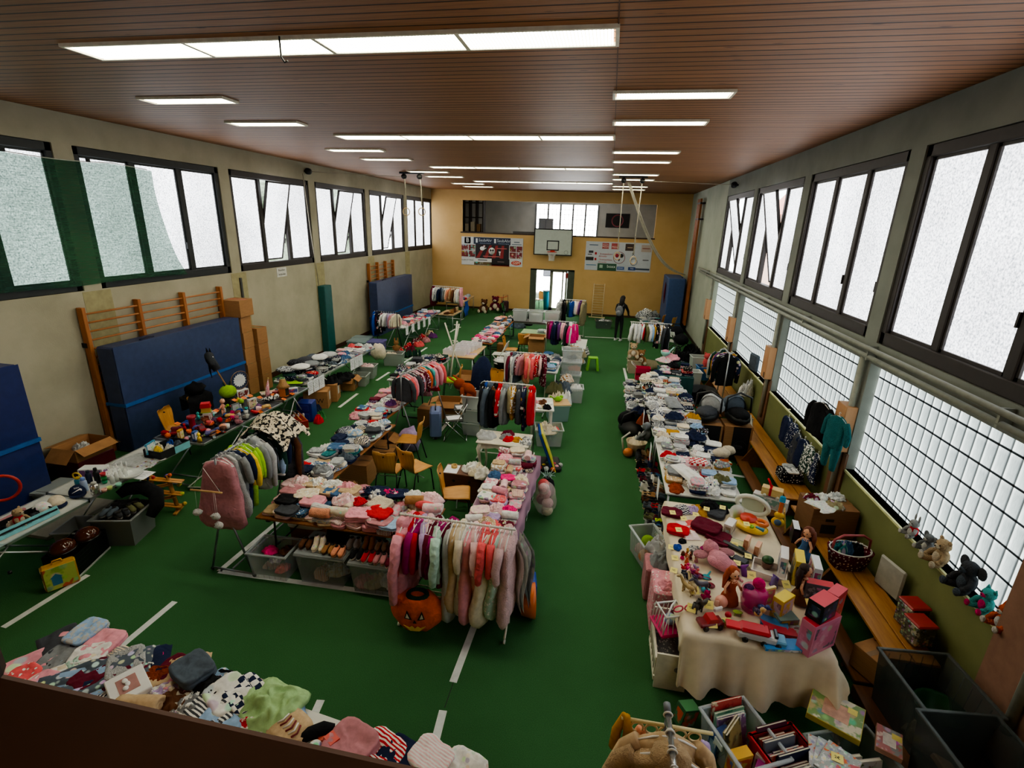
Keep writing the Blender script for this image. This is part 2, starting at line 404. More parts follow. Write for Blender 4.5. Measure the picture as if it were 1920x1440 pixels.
def ceiling_light(x0,x1,y0,y1,n,label):
 t=thing('ceiling_light',label,'ceiling light',((x0+x1)/2,(y0+y1)/2,H),0,'lit ceiling light panels')
 w,d=(x1-x0)/2,(y1-y0)/2;fr=MB();e=.03
 fr.bx(-w-e,w+e,-d-e,-d,-.03,.0);fr.bx(-w-e,w+e,d,d+e,-.03,0);fr.bx(-w-e,-w,-d,d,-.03,0);fr.bx(w,w+e,-d,d,-.03,0)
 W=2*w/n
 for i in range(1,n):fr.bx(-w+i*W-.02,-w+i*W+.02,-d,d,-.03,0)
 obj('frame',fr,m_lf,t)
 for i in range(n):obj('diffuser',MB().bx(-w+i*W+.02,-w+(i+1)*W-.02,-d,d,-.018,-.008),m_lamp,t)
for(a,b,q)in((4.69,5.08,'nearest'),(9.75,10.17,'second'),(15.05,15.4,'third'),(20.0,20.35,'farthest')):
 ceiling_light(-5.33,-.1,a,b,4,'%s long four-panel light across the middle of the wooden ceiling'%q)
Q=['nearest','second','third','fourth','fifth','sixth','seventh','farthest']
for i,yy in enumerate((6.9,8.6,11.8,13.5,16.7,18.4,21.5,23.2)):
 ceiling_light(-6.62,-5.32,yy-.14,yy+.14,1,'%s short ceiling light of the row nearer the left wall'%Q[i])
 ceiling_light(-.09,1.23,yy-.14,yy+.14,1,'%s short ceiling light of the row nearer the right wall'%Q[i])
struct('trim_5',MB().bx(-.085,-.075,YN,D,H-.004,H+.001),plain('#5a3a28'))
m_tape=plain('#d2d6d6',.7)
nt=[40]
def tape(x0,y0,x1,y1,w=.075):
 p,q=Vector((x0,y0,0)),Vector((x1,y1,0));d=(q-p).normalized();s_=Vector((-d.y,d.x,0))*w/2
 mb=MB();z=Vector((0,0,.003))
 mb.add([p-s_,q-s_,q+s_,p+s_,p-s_+z,q-s_+z,q+s_+z,p+s_+z],[(4,5,6,7),(0,1,5,4),(1,2,6,5),(2,3,7,6),(3,0,4,7)])
 struct('trim_%d'%nt[0],mb,m_tape);nt[0]+=1
for a in((-6.12,3.3,-6.06,4.19),(-4.69,2.9,-4.66,4.03),(-6.07,10.38,-6.13,11.43),(-6.15,12.6,-6.15,13.46),(-6.15,14.2,-6.15,16.7),(-1.11,2.75,-1.16,3.37),(-1.16,3.68,-1.14,4.5),(-2.28,2.95,-2.32,3.23),(-5.3,2.95,-5.28,3.3),(-4.55,4.61,-1.7,4.71),(-4.55,4.61,-4.5,6.3),(-4.5,6.25,-1.6,6.1),(-3.27,9.2,-3.28,10.4),(.78,16.0,.86,14.0),(.88,13.6,.92,11.6),(.93,9.5,.94,9.0),(-.7,20.4,1.9,20.75),(-4.9,21.5,-3.5,21.4),(-6.15,19.5,-6.15,20.2),(-6.6,15.0,-6.1,15.0),(1.9,9.1,2.9,9.0),(-1.05,6.6,-1.05,7.4)):tape(*a)
struct('trim_70',MB().bx(-1.16,-1.15,3.4,3.7,.0005,.002),plain('#0f2a14'))
t=thing('door_frame','','door');COLD=t
bpy.data.objects.remove(t);LABS.pop('',None)
m_jamb=plain('#4a5245',.6)
m=MB();m.bx(DX0,DX0+.3,D-.02,D+.26,0,DZ);m.bx(DX1-.32,DX1,D-.02,D+.26,0,DZ);m.bx(DX0,DX1,D-.02,D+.26,DZ-.07,DZ)
dr=struct('door_1',m,m_jamb)
m_dl=emis('#ffffff',6.0,'daylight_glass')
m=MB();yb=D+.5
x0,x1=DX0+.95,DX1-.4
for a,b in((x0,x0+.16),(x0+.62,x0+.70),(x1-.08,x1)):m.bx(a,b,yb,yb+.06,0,2.1)
m.bx(x0,x1,yb,yb+.06,0,.2);m.bx(x0,x1,yb,yb+.06,2.02,2.12)
lf=obj('door_leaf',m,plain('#8f8f88',.6),dr);obj('pane',MB().bx(x0+.16,x0+.62,yb+.02,yb+.035,.2,2.02),m_dl,lf);obj('pane',MB().bx(x0+.7,x1-.08,yb+.02,yb+.035,.2,2.02),m_dl,lf)
obj('notice',MB().bx(x0+.78,x0+1.05,yb-.01,yb,1.75,2.0),plain('#a03030'),lf)
struct('window_90',MB().bx(DX0-.4,DX0+1.2,D+4.07,D+4.1,.5,2.5),m_dl)
solo('notice_board',MB().bx(-.33,.33,-.02,.02,0,.6).bx(-.28,.28,-.025,-.02,.05,.55,1),[plain('#6f6f7c'),plain('#9a9aa8')],'grey notice board on the lobby wall seen through the open door','notice board',(DX0+.5,D+3.9,1.45))
mg=MB();n=5;W=(wx1-wx0)/n
for i in range(n+1):mg.bx(wx0+i*W-.05,wx0+i*W+.05,GY-.04,GY+.04,wz0,wz1)
for i in range(n):
 for j in range(1,3):mg.bx(wx0+i*W+j*W/3-.012,wx0+i*W+j*W/3+.012,GY-.02,GY+.02,wz0,wz1)
for j in range(1,9):mg.bx(wx0,wx1,GY-.02,GY+.02,wz0+j*(wz1-wz0)/9-.012,wz0+j*(wz1-wz0)/9+.012)
w=struct('window_91',mg,plain('#6f7478'));obj('pane',MB().bx(wx0,wx1,GY+.05,GY+.06,wz0,wz1),m_dl,w)
wd=bpy.data.worlds.new('overcast');S.world=wd;wd.use_nodes=True
wn=wd.node_tree;bg=wn.nodes['Background']
sk=wn.nodes.new('ShaderNodeTexSky');sk.sky_type='PREETHAM';sk.turbidity=9;sk.sun_direction=(.2,-.3,.93)
mxw=wn.nodes.new('ShaderNodeMix');mxw.data_type='RGBA';mxw.inputs[0].default_value=.85;wn.links.new(sk.outputs[0],mxw.inputs[6]);mxw.inputs[7].default_value=(.85,.9,.95,1)
wn.links.new(mxw.outputs[2],bg.inputs[0]);bg.inputs[1].default_value=2.4
def outside():
 t=NT('roof_tiles');b=t.bsdf(Roughness=.8);br=t.n('ShaderNodeTexBrick',Scale=3.);br.inputs[1].default_value=lin('#b0604c');br.inputs[2].default_value=lin('#c2755c');br.inputs[3].default_value=lin('#d8b8a8')
 t.l(t.co('Object',1.,(0,PI/2,0)),br.inputs[0]);t.l(br.outputs[0],b.inputs['Base Color'])
 hb=thing('neighbouring_house','pinkish neighbouring house with tiled roof glimpsed through the tilted right windows','house',(10,20,0))
 obj('wall',MB().bx(-2,2,-9,9,0,5.2),plain('#c9a794',.9),hb)
 obj('roof',MB().prism([(-2.4,5.1),(2.4,5.1),(1.5,9.5)],-9.3,9.3,0,RX_(PI/2)),t.m,hb)
 wb=MB()
 for k in range(6):wb.bx(-2.02,-1.98,-7.5+k*2.8,-6.4+k*2.8,2.6,4.2)
 obj('window',wb,plain('#4a4a4e',.3),hb)
 fol=plain('#8f9a86',.9,0,.4)
 for k,(y,h)in enumerate(((15,6.5),(20,7.2),(25,6))):
  tr=thing('garden_tree',('green tree outside the tilted left window nearest the mats','green tree outside the middle tilted left window','green tree outside the farthest tilted left window')[k],'tree',(-14,y,0),0,'trees outside the left windows')
  obj('trunk',MB().tube([(0,0,0),(0,.1,1.5),(.1,0,3)],[.2,.16,.1]),wood('#4a3a2a','#5d4a36'),tr)
  cr=MB()
  for q in range(16):
   a=rnd.uniform(0,6.28);cr.ell((math.cos(a)*1.1*rnd.random(),math.sin(a)*1.4*rnd.random(),2.2+rnd.random()*(h-3)),(1.,1.,.9),10,6,0,None,.8,q)
  obj('foliage',cr,fol,tr)
outside()
S.view_settings.view_transform='AgX';S.view_settings.look='AgX - Medium High Contrast';S.view_settings.exposure=1.62
cy=S.cycles
cy.use_denoising=True;cy.max_bounces=6;cy.diffuse_bounces=4;cy.glossy_bounces=2;cy.transmission_bounces=3;cy.transparent_max_bounces=12
cy.caustics_reflective=False;cy.caustics_refractive=False;cy.use_adaptive_sampling=True;cy.adaptive_threshold=.03
PAL={'white':'#e4e4e2','cream':'#dfd3bd','beige':'#c6ac8a','light grey':'#b4b7ba','grey':'#868a8f','dark grey':'#45484f','black':'#1a1b1f','navy':'#1f2948','denim blue':'#456891','light blue':'#98b6da','blue':'#2c52a6','teal':'#2b747b','mint':'#b3d2c6','green':'#3b7d48','lime green':'#9ac936','olive':'#68694a','yellow':'#eac539','mustard':'#ba8a2a','orange':'#ea6a2a','peach':'#f0a685','pale pink':'#eac6ca','pink':'#e39cab','dusty pink':'#bd838c','hot pink':'#e62f7e','coral':'#e46469','red':'#c31f2b','burgundy':'#661b30','purple':'#653674','lilac':'#b49fcb','brown':'#66422c','tan':'#a87c51','rust':'#9c4827','turquoise':'#55c2c3','dark green':'#1e3f36'}
def fab(c,pat=None,c2='white'):
 k=('f',c,pat,c2)
 if k in MC:return MC[k]
 t=NT('fabric_'+c.replace(' ','_')+('_'+pat if pat else ''));b=t.bsdf(Roughness=.92)
 b.inputs['Specular IOR Level'].default_value=.2
 a,d=lin(PAL[c]),lin(PAL[c2]);v=t.co('Object')
 n=t.noise(v,14.,4.,.7);base=t.ramp(n,[(.3,mul(a,.78)),(.7,mul(a,1.12))])
 if pat=='striped':
  w=t.n('ShaderNodeTexWave',Scale=16.);w.wave_type='BANDS';w.bands_direction='Y';t.l(v,w.inputs[0]);base=t.mix(t.ramp(w.outputs[0],[(.48,(0,0,0,1)),(.54,(1,1,1,1))]),base,d)
 elif pat in('dotted','spotted'):
  w=t.n('ShaderNodeTexVoronoi',Scale=30. if pat=='dotted' else 11.);t.l(v,w.inputs[0]);base=t.mix(t.ramp(w.outputs['Distance'],[(.27,(1,1,1,1)),(.33,(0,0,0,1))]),base,d)
 elif pat in('floral','printed'):
  w=t.n('ShaderNodeTexVoronoi',Scale=26. if pat=='floral' else 10.);t.l(v,w.inputs[0])
  cc=t.mix(.55,w.outputs['Color'],d);base=t.mix(t.ramp(w.outputs['Distance'],[(.3,(.85,.85,.85,1)),(.42,(0,0,0,1))]),base,cc)
 elif pat=='checked':
  w=t.n('ShaderNodeTexChecker',Scale=24.);t.l(v,w.inputs[0]);w.inputs[1].default_value=(0,0,0,1);w.inputs[2].default_value=(1,1,1,1);base=t.mix(w.outputs[1],base,d)
 elif pat=='patterned':
  m2=t.noise(v,22.,3.);base=t.mix(t.ramp(m2,[(.5,(0,0,0,1)),(.54,(1,1,1,1))]),base,d)
 t.l(base,b.inputs['Base Color'])
 if pat=='quilted':
  w=t.n('ShaderNodeTexVoronoi',Scale=22.);t.l(v,w.inputs[0]);t.bump(w.outputs['Distance'],b,.8,.02)
 elif pat=='fluffy':t.bump(t.noise(v,90.,4.),b,1.,.02)
 else:
  rd=t.n('ShaderNodeTexNoise',Scale=11.,Detail=5.,Roughness=.55,Distortion=1.2);t.l(v,rd.inputs[0]);rd.noise_type='RIDGED_MULTIFRACTAL';t.bump(rd.outputs[0],b,.75,.012)
 MC[k]=t.m;return t.m
def nz(x,y,z,s=1.):return noise.noise(Vector((x*s,y*s,z*s)))
def g_fold(seed,w=.26,d=.20,h=.05,L=2):
 n=30;R=[];so=seed*7.3
 def ring(z,k,dz=0,jx=0,jy=0):
  q=[]
  for i in range(n):
   a=2*PI*i/n;c,s=math.cos(a),math.sin(a);e=(abs(c)**5+abs(s)**5)**(-.2)
   r=k*(1+.05*nz(c*2+so,s*2,z*9))
   q.append((c*e*w/2*r+jx,s*e*d/2*r+jy,max(0,z+dz*nz(c*r*3,s*r*3,so,1.)+(.01*nz(c*e*2*k,s*e*2*k,so+4)+.009*(1-abs(2*nz(c*e*k*2.6+so,s*e*k*4,so)))*k if z>.8*h else 0))))
  return q
 for l in range(L):
  jx,jy=.012*nz(so,l,1.5),.012*nz(so,l,4.5);z0,z1=l*h/L,(l+1)*h/L
  R+=[ring(z0+.001,.91,0,jx,jy),ring(z0+(z1-z0)*.3,1.0,.003,jx,jy),ring(z0+(z1-z0)*.75,.995,.003,jx,jy)]
 R+=[ring(h,.96,.006),ring(h*1.02,.85,.012),ring(h*1.03,.66,.014),ring(h*1.04,.45,.016),ring(h*1.04,.22,.016)]
 return MB().rings(R,0,True,True,True)
def g_rump(seed,w=.30,d=.25,h=.085):
 n,m_=46,16;R=[];so=seed*5.17
 for j in range(m_):
  t=1-j/(m_-1)*.98;q=[]
  for i in range(n):
   a=2*PI*i/n;c,s=math.cos(a),math.sin(a);e=1+.3*nz(c*1.3+so,s*1.3,2)+.1*nz(c*4,s*4,so)
   x,y=c*t*e*w/2,s*t*e*d/2
   wx=x+.05*nz(x*8,y*8,so+2);wy=y+.05*nz(x*8,y*8,so+9);rg=1-min(1,abs(nz(wx*22+so,wy*12,1)*3.2));r2=1-min(1,abs(nz(wx*8,wy*16+so,6)*2.6))
   z=h*((1-t**2.6)*(.45+.40*nz(x*6,y*6,so))+(.34*rg+.36*r2)*(1-t**6))
   q.append((x,y,max(0.001,z)if j else 0))
  R.append(q)
 return MB().rings(R,0,True,True,True)
def g_roll(seed,L=.22,r=.052):
 n,m_=20,9;R=[];so=seed*3.3
 for j in range(m_+1):
  x=-L/2+L*j/m_;q=[]
  for i in range(n):
   a=2*PI*i/n;k=r*(1+.12*nz(math.cos(a)*2+so,math.sin(a)*2,x*14)+.05*(j in(0,m_))*-1)
   q.append((x+.008*nz(so,a,j),k*math.cos(a)*1.1,r*.92+k*math.sin(a)))
  R.append(q)
 def cap(q,sx):
  c=Vector((sum(p[0]for p in q)/n,sum(p[1]for p in q)/n,sum(p[2]for p in q)/n))
  return[[tuple(c+(Vector(p)-c)*f+Vector((sx*dx,0,0)))for p in q]for f,dx in((.75,.004),(.6,-.012),(.42,.004),(.2,-.01))]
 return MB().rings(list(reversed(cap(R[0],-1)))+R+cap(R[-1],1),0,True,True,True)
def g_sheet(seed,prof,h=.022,nu=14,nv=22,slit=None):
 so=seed*2.9
 def fn(u,v):
  a,b,y=prof(v);x=a+(b-a)*u;e=min(u,1-u,v,1-v)
  k=0 if e<1e-6 else 1-(max(0,1-e*9))**3
  z=h*k*(.7+.55*(1-abs(2*nz(x*8+so,y*5,3)))*.6+.4*nz(x*14,y*14,so))
  if slit and v<slit:z*=1-.85*math.exp(-((u-.5)/.05)**2)
  return(x+.006*nz(y*9,so,1),y+.006*nz(x*9,so,5),max(0,z))
 return MB().grid(lambda u,v:fn(u,v),nu,nv)
def g_trouser(seed):return g_sheet(seed,lambda v:(-.10-.02*(1-v),.10+.02*(1-v),-.24+.48*v),.03,16,20,.6)
def g_tee(seed):
 def prof(v):
  y=-.22+.44*v;w=.145+.01*math.sin(v*3)
  if v>.62:w+=.12*min(1,(v-.62)/.05)-.11*max(0,(v-.8)/.2)
  if v>.93:w-=.05*(v-.93)/.07
  return(-w,w,y)
 return g_sheet(seed,prof,.022,16,24)
def tubef(mb,pts,rs,fl=.75,seed=0,n=10):
 R=[]
 P=[Vector(p)for p in pts]
 for i,p in enumerate(P):
  t=(P[min(i+1,len(P)-1)]-P[max(i-1,0)]).normalized();a=Vector((1,0,0));b=t.cross(a).normalized()
  q=[]
  for k in range(n):
   w=2*PI*k/n;r=rs[i]*(1+.12*nz(p.z*25,math.cos(w)*2,seed))
   q.append(p+a*(math.cos(w)*r*fl)+b*(math.sin(w)*r))
  R.append(q)
 mb.rings(R)
def g_hang(kind,seed):
 mb=MB();so=seed*4.1;n=22
 def body(rows,quilt=0,fold=.2):
  R=[]
  for z,wy,tx in rows:
   q=[]
   for i in range(n):
    a=2*PI*i/n;c,s=math.cos(a),math.sin(a);e=(abs(c)**2.6+abs(s)**2.6)**(-1/2.6)
    f=1+(fold*nz(c*3+so,s*3,z*2.2)+fold*1.1*nz(c*7+so,s*7,z*5))*min(1,abs(z)*4)
    q.append((s*e*tx*f+.03*nz(z*4,c*1.5+so,2),c*e*wy*(1+.09*nz(z*6,s,so)),z+.02*nz(c*3,so,7)*min(1,abs(z)*3)))
   R.append(q)
  mb.rings(R)
 def col(z0,z1,w0,w1,t0,t1,m_,q=0):
  return[(z0+(z1-z0)*i/m_,w0+(w1-w0)*i/m_,(t0+(t1-t0)*i/m_)*(1+q*math.cos(i*PI)))for i in range(m_+1)]
 if kind in('shirt','jacket','coat','hoodie'):
  W,Ln,T={'shirt':(.16,.40,.028),'jacket':(.18,.44,.05),'coat':(.19,.62,.055),'hoodie':(.18,.45,.045)}[kind]
  q=.10 if kind=='jacket' else 0
  body([(-.045,.045,T*.8),(-.06,.065,T),(-.085,W*.75,T),(-.115,W*.98,T)]+col(-.15,-.07-Ln,W*.95,W*1.0,T,T*1.15,10,q)+[(-.075-Ln,W*.9,T*.7)])
  for s in(-1,1):
   r0=.052 if kind!='shirt' else .042
   tubef(mb,[(0,s*W*.82,-.10),(0,s*(W+.03),-.16),(.008,s*(W+.065),-.26),(.012*s,s*(W+.07),-.36),(.012*s,s*(W+.06),-.10-Ln*.85),(.012*s,s*(W+.055),-.11-Ln*.85)],[r0,r0,r0*.95,r0*.9,r0*.75,r0*.5],.8,so+s)
  if kind in('hoodie','coat'):
   mb.ell((0,0,-.075),(T*1.3,.095,.075),14,8,0,None,.3,so)
 elif kind=='dress':
  body([(-.05,.05,.02),(-.07,.10,.026),(-.1,.13,.03),(-.2,.12,.03),(-.26,.12,.03)]+col(-.3,-.62,.14,.24,.035,.055,7),0,.3)
 elif kind=='trousers':
  body([(-.09,.13,.02),(-.11,.15,.028),(-.2,.15,.035),(-.27,.15,.036)])
  for s in(-1,1):tubef(mb,[(0,s*.075,-.22),(0,s*.08,-.35),(.01*s,s*.082,-.5),(0,s*.08,-.66),(0,s*.078,-.68)],[.075,.07,.062,.055,.04],.5,so+s)
 elif kind=='overall':
  body([(-.045,.05,.03),(-.08,.13,.045),(-.12,.17,.05)]+col(-.16,-.5,.165,.17,.055,.055,7,.06))
  for s in(-1,1):
   tubef(mb,[(0,s*.15,-.1),(0,s*.2,-.17),(.01,s*.23,-.27),(0,s*.235,-.38),(0,s*.23,-.40)],[.05,.05,.048,.042,.03],.8,so+s)
   tubef(mb,[(0,s*.08,-.45),(0,s*.088,-.58),(0,s*.09,-.7),(0,s*.09,-.8),(0,s*.09,-.83)],[.085,.075,.062,.052,.04],.65,so+s)
 elif kind=='sack':
  body([(-.05,.05,.03),(-.08,.13,.04),(-.13,.16,.042)]+col(-.2,-.68,.17,.25,.05,.065,9,.05)+[(-.76,.25,.06),(-.82,.20,.045),(-.84,.10,.02)],0,.2)
 return mb
MESH={}
def gm(kind,k):
 key=(kind,k)
 if key not in MESH:
  b={'fold2':lambda:g_fold(k,.27,.21,.042,2),'fold3':lambda:g_fold(k+9,.27,.22,.065,3),'fold1':lambda:g_fold(k+3,.25,.2,.026,1),'rump':lambda:g_rump(k),'roll':lambda:g_roll(k),'trouser':lambda:g_trouser(k),'tee':lambda:g_tee(k)}
  MESH[key]=(b[kind]()if kind in b else g_hang(kind,k)).mesh(kind+'_shape')
 return MESH[key]
G={'sweater':('fold3','folded_sweater','folded sweater','sweater',.066),'tshirt':('fold1','folded_tshirt','folded T-shirt','t-shirt',.028),'shirt':('fold2','folded_shirt','folded shirt','shirt',.044),'leggings':('fold1','folded_leggings','folded leggings','leggings',.028),'jeans':('fold2','folded_jeans','folded trousers','trousers',.044),'rump':('rump','rumpled_blouse','rumpled top','top',.05),'cardigan':('rump','rumpled_cardigan','rumpled cardigan','cardigan',.05),'romper':('roll','rolled_romper','rolled romper','romper',.09),'trouser':('trouser','flat_trousers','trousers laid flat','trousers',.022),'tee':('tee','flat_tshirt','T-shirt laid flat','t-shirt',.02),'blanket':('fold3','folded_blanket','folded blanket','blanket',.066),'bodysuit':('fold1','folded_bodysuit','folded bodysuit','bodysuit',.028)}
PEND=[]
def colword(c,pat):return((pat+' ')if pat and pat!='plain' else '')+c
def garment(kind,c,pat,loc,rz=0.,sc=1.,place='',pos=None,rel=None,label=None,group=None,c2='white',tilt=(0,0),sz=None):
 me,name,noun,cat,th=G[kind]
 o=inst(name,gm(me,rnd.randrange(6)),fab(c,pat,c2),None,cat,loc,(tilt[0],tilt[1],rz),(sc,sc,sz or sc))
 base=colword(c,pat)+' '+noun
 if label:tag(o,label,cat,group)
 else:PEND.append(dict(o=o,base=base,place=place,pos=pos or('',''),rel=rel or '',cat=cat,group=group or 'clothes '+place))
 return o,base,th*sc
ORD=['first','second','third','fourth','fifth','sixth','seventh','eighth','ninth','tenth','eleventh','twelfth','13th','14th','15th','16th','17th','18th','19th','20th','21st','22nd','23rd','24th','25th','26th','27th','28th','29th','30th','31st','32nd']
def fill(place,cx,cy_,rz,W,L,z,pal,kinds,cell=(.25,.21),hmax=(1,3),fillp=1.,near='near',jit=.035,sc=(.85,1.12),pats=None,group=None):
 nx,ny=max(1,round(W/cell[0])),max(1,round(L/cell[1]));R_=Matrix.Rotation(rz,3,'Z')
 turned=abs(math.sin(rz))>.7
 if turned and near=='left':near='right'
 cols=[c for c,w in pal for _ in range(w)];ks=[k for k,w in kinds for _ in range(w)]
 pats=pats or[None,None,None,None,'striped','floral','printed','dotted','patterned']
 for j in range(ny):
  for i in range(nx):
   if rnd.random()>fillp:continue
   x,y=-W/2+(i+.5)*W/nx+rnd.uniform(-jit,jit),-L/2+(j+.5)*L/ny+rnd.uniform(-jit,jit)
   zz=z;prev=None;nst=rnd.randint(*hmax);items=[]
   for q in range(nst):
    k=rnd.choice(ks)
    if q<nst-1 and k in('rump','cardigan','romper','tee','trouser'):k=rnd.choice(['shirt','tshirt','leggings','jeans','sweater','bodysuit'])
    if q>0 and k in('tee','trouser'):k='tshirt'
    c=rnd.choice(cols);pt=rnd.choice(pats);c2=rnd.choice(['white','cream','grey','navy','pink']if c in('white','cream','light grey')else['white','cream','light grey','white'])
    if c==c2:c2='navy'
    o_=R_@Vector((x+rnd.uniform(-.015,.015),y+rnd.uniform(-.015,.015),0))
    s_=rnd.uniform(*sc)*(1-.03*q)
    col_=('left','middle left','middle right','right')if nx==4 else(('left','middle','right')if nx==3 else('left','right')if nx==2 else('%s from the left'%ORD[i],)*nx)
    if turned:col_=('near edge','near middle','far middle','far edge')if nx==4 else(('near edge','middle','far edge')if nx==3 else('near edge','far edge'))
    cw=col_[i]if nx<=4 else ORD[i]+' pile'
    o,base,th=garment(k,c,pt,(cx+o_.x,cy_+o_.y,zz+.001),rz+rnd.uniform(-.3,.3)+(0 if rnd.random()<.7 else PI/2),s_,place,(ORD[j]+' row from '+near,cw),('above a '+prev)if prev else None,group=group,c2=c2)
    zz+=th;prev=base
 return
def label_all():
 from collections import Counter
 cnt=Counter((p['base'],p['place'])for p in PEND)
 cnt2=Counter((p['base'],p['rel'],p['place'])for p in PEND)
 for p in PEND:
  if cnt[(p['base'],p['place'])]==1:l=p['base']+' '+p['place']
  elif p['rel']and cnt2[(p['base'],p['rel'],p['place'])]==1 and len((p['base']+p['rel']+p['place']).split())<15:l='%s %s, %s'%(p['base'],p['rel'],p['place'])
  else:l='%s %s, %s, %s'%(p['base'],p['place'],p['pos'][0],p['pos'][1])
  l=words_ok(l)
  if l in LABS:
   for alt in('%s %s, %s, %s'%(p['base'],p['place'],p['pos'][0],p['pos'][1]),'%s %s, %s %s%s'%(p['base'],p['place'],p['pos'][1],p['pos'][0].replace(' row',' row'),', upper' if p['rel']else ', lower'),'upper %s %s, %s, %s'%(p['base'],p['place'],p['pos'][0],p['pos'][1]),'topmost %s %s, %s, %s'%(p['base'],p['place'],p['pos'][0],p['pos'][1])):
    if words_ok(alt)not in LABS:l=alt;break
  tag(p['o'],l,p['cat'],p['group'])
 PEND.clear()
def hanger_mesh():
 mb=MB();mb.tube([(0,.0,-.045),(0,0,-.02),(0,.012,-.008),(0,.016,.008),(0,.004,.018),(0,-.012,.014),(0,-.016,.004)],.0035,5)
 mb.tube([(0,-.16,-.10),(0,-.08,-.06),(0,0,-.042),(0,.08,-.06),(0,.16,-.10)],.006,6);return mb.mesh('hanger')
HANG=hanger_mesh()
HW={'shirt':'shirt','jacket':'jacket','coat':'coat','hoodie':'hooded jacket','dress':'dress','trousers':'trousers','overall':'snowsuit','sack':'baby sleeping bag'}
def hang(items,p0,p1,rack,group,hc='#d8d8d8',t0=.05,t1=.95,sc=1.,jit=.35,reverse=False):
 """items: (kind, colour, pattern[, scale]); spread along the rail p0 -> p1"""
 p0,p1=Vector(p0),Vector(p1);d=(p1-p0);a=math.atan2(d.y,d.x);N=len(items)
 from collections import Counter
 cn=Counter((it[0],it[1],it[2])for it in items)
 for i,it in enumerate(items):
  p=p0+d*(t0+(t1-t0)*(i+.5)/N);s=sc*(it[3]if len(it)>3 else 1.)
  base=colword(it[1],it[2])+' '+HW[it[0]]
  end='left' if abs(d.x)>abs(d.y)else 'near end'
  lab='%s hanging %s'%(base,rack)if cn[(it[0],it[1],it[2])]==1 else '%s, %s from the %s %s'%(base,ORD[i if not reverse else N-1-i],end,rack)
  c2=it[4]if len(it)>4 else 'white'
  o=inst('hanging_'+HW[it[0]].replace(' ','_'),gm(it[0],rnd.randrange(4)),fab(it[1],it[2],c2),lab,HW[it[0]].split()[-1]if it[0]!='sack' else 'sleeping bag',p+Vector((0,0,-.002)),(rnd.uniform(-.05,.05),0,a+rnd.uniform(-jit,jit)+(PI if rnd.random()<.5 else 0)),(s,s,s),group)
  h=obj('hanger',HANG,plastic(hc),o);
m_steel=metal('#b9bcc0',.3);m_dsteel=metal('#3a3b3d',.45);m_wht=plain('#d9d9d4',.45,0,.04);m_alu=metal('#c9ccce',.28)
m_beer=wood('#7a4a24','#9a6634',(4,26,26),.55);m_ply=wood('#b77f3c','#cf9b55',(26,3,3),.4)
def table(label,cx,cy_,rz,W,L,h,kind,top=None,group=None,cat='table'):
 nm={'camp':'folding_table','beer':'beer_table','steel':'school_table'}[kind]
 t=thing(nm,label,cat,(cx,cy_,0),rz,group)
 th=.03
 if kind=='beer':
  obj('tabletop',MB().box((0,0,h-.0125),(W,L,.025),0,0,.004),top or m_beer,t)
  f=MB()
  for s in(-1,1):f.box((0,s*(L/2-.14),h-.05),(W*.9,.05,.05))
  obj('frame',f,m_dsteel,t)
  for s in(-1,1):
   y=s*(L/2-.2);lg=MB()
   for q in(-1,1):lg.tube([(q*W*.38,y,h-.03),(q*W*.38,y+s*.04,.02)],.014,6)
   lg.tube([(-W*.38,y+s*.04,.02),(W*.38,y+s*.04,.02)],.014,6);lg.tube([(0,y,.3),(0,y-s*.38,h-.03)],.012,6);lg.tube([(-W*.38,y,.3),(W*.38,y,.3)],.012,6)
   obj('leg',lg,m_dsteel,t)
 elif kind=='camp':
  obj('tabletop',MB().box((0,0,h-th/2),(W-.03,L-.03,th-.006),0,0,.004),top or plain('#c9cbc9',.4),t)
  e=MB()
  for s in(-1,1):e.box((s*(W/2-.012),0,h-th/2),(.024,L,th));e.box((0,s*(L/2-.012),h-th/2),(W,.024,th))
  e.box((0,0,h-th/2),(W,.02,th-.002));obj('edge_frame',e,m_alu,t)
  for s in(-1,1):
   for q in(-1,1):
    x=s*W*.40
    obj('leg',MB().tube([(x,q*L*.44,.012),(x,-q*L*.06,h-th)],.0125,7),m_alu,t)
   cb=MB().tube([(s*W*.4,0,.33),(s*W*.4,.001,.36)],.022,6)
   obj('joint',cb,plastic('#1c1c1e'),t)
  cr=MB()
  for q in(-1,1):cr.tube([(-W*.4,q*L*.44,.012),(W*.4,q*L*.44,.012)],.0125,7)
  obj('foot_bar',cr,m_alu,t)
 else:
  obj('tabletop',MB().box((0,0,h-.015),(W,L,.03),0,0,.006),top or m_wht,t)
  f=MB()
  for s in(-1,1):f.box((s*(W/2-.05),0,h-.05),(.03,L-.1,.04));f.box((0,s*(L/2-.05),h-.05),(W-.1,.03,.04))
  obj('frame',f,m_steel,t)
  for s in(-1,1):
   for q in(-1,1):obj('leg',MB().tube([(s*(W/2-.05),q*(L/2-.05),0),(s*(W/2-.05),q*(L/2-.05),h-.03)],.016,8),m_steel,t)
 return t
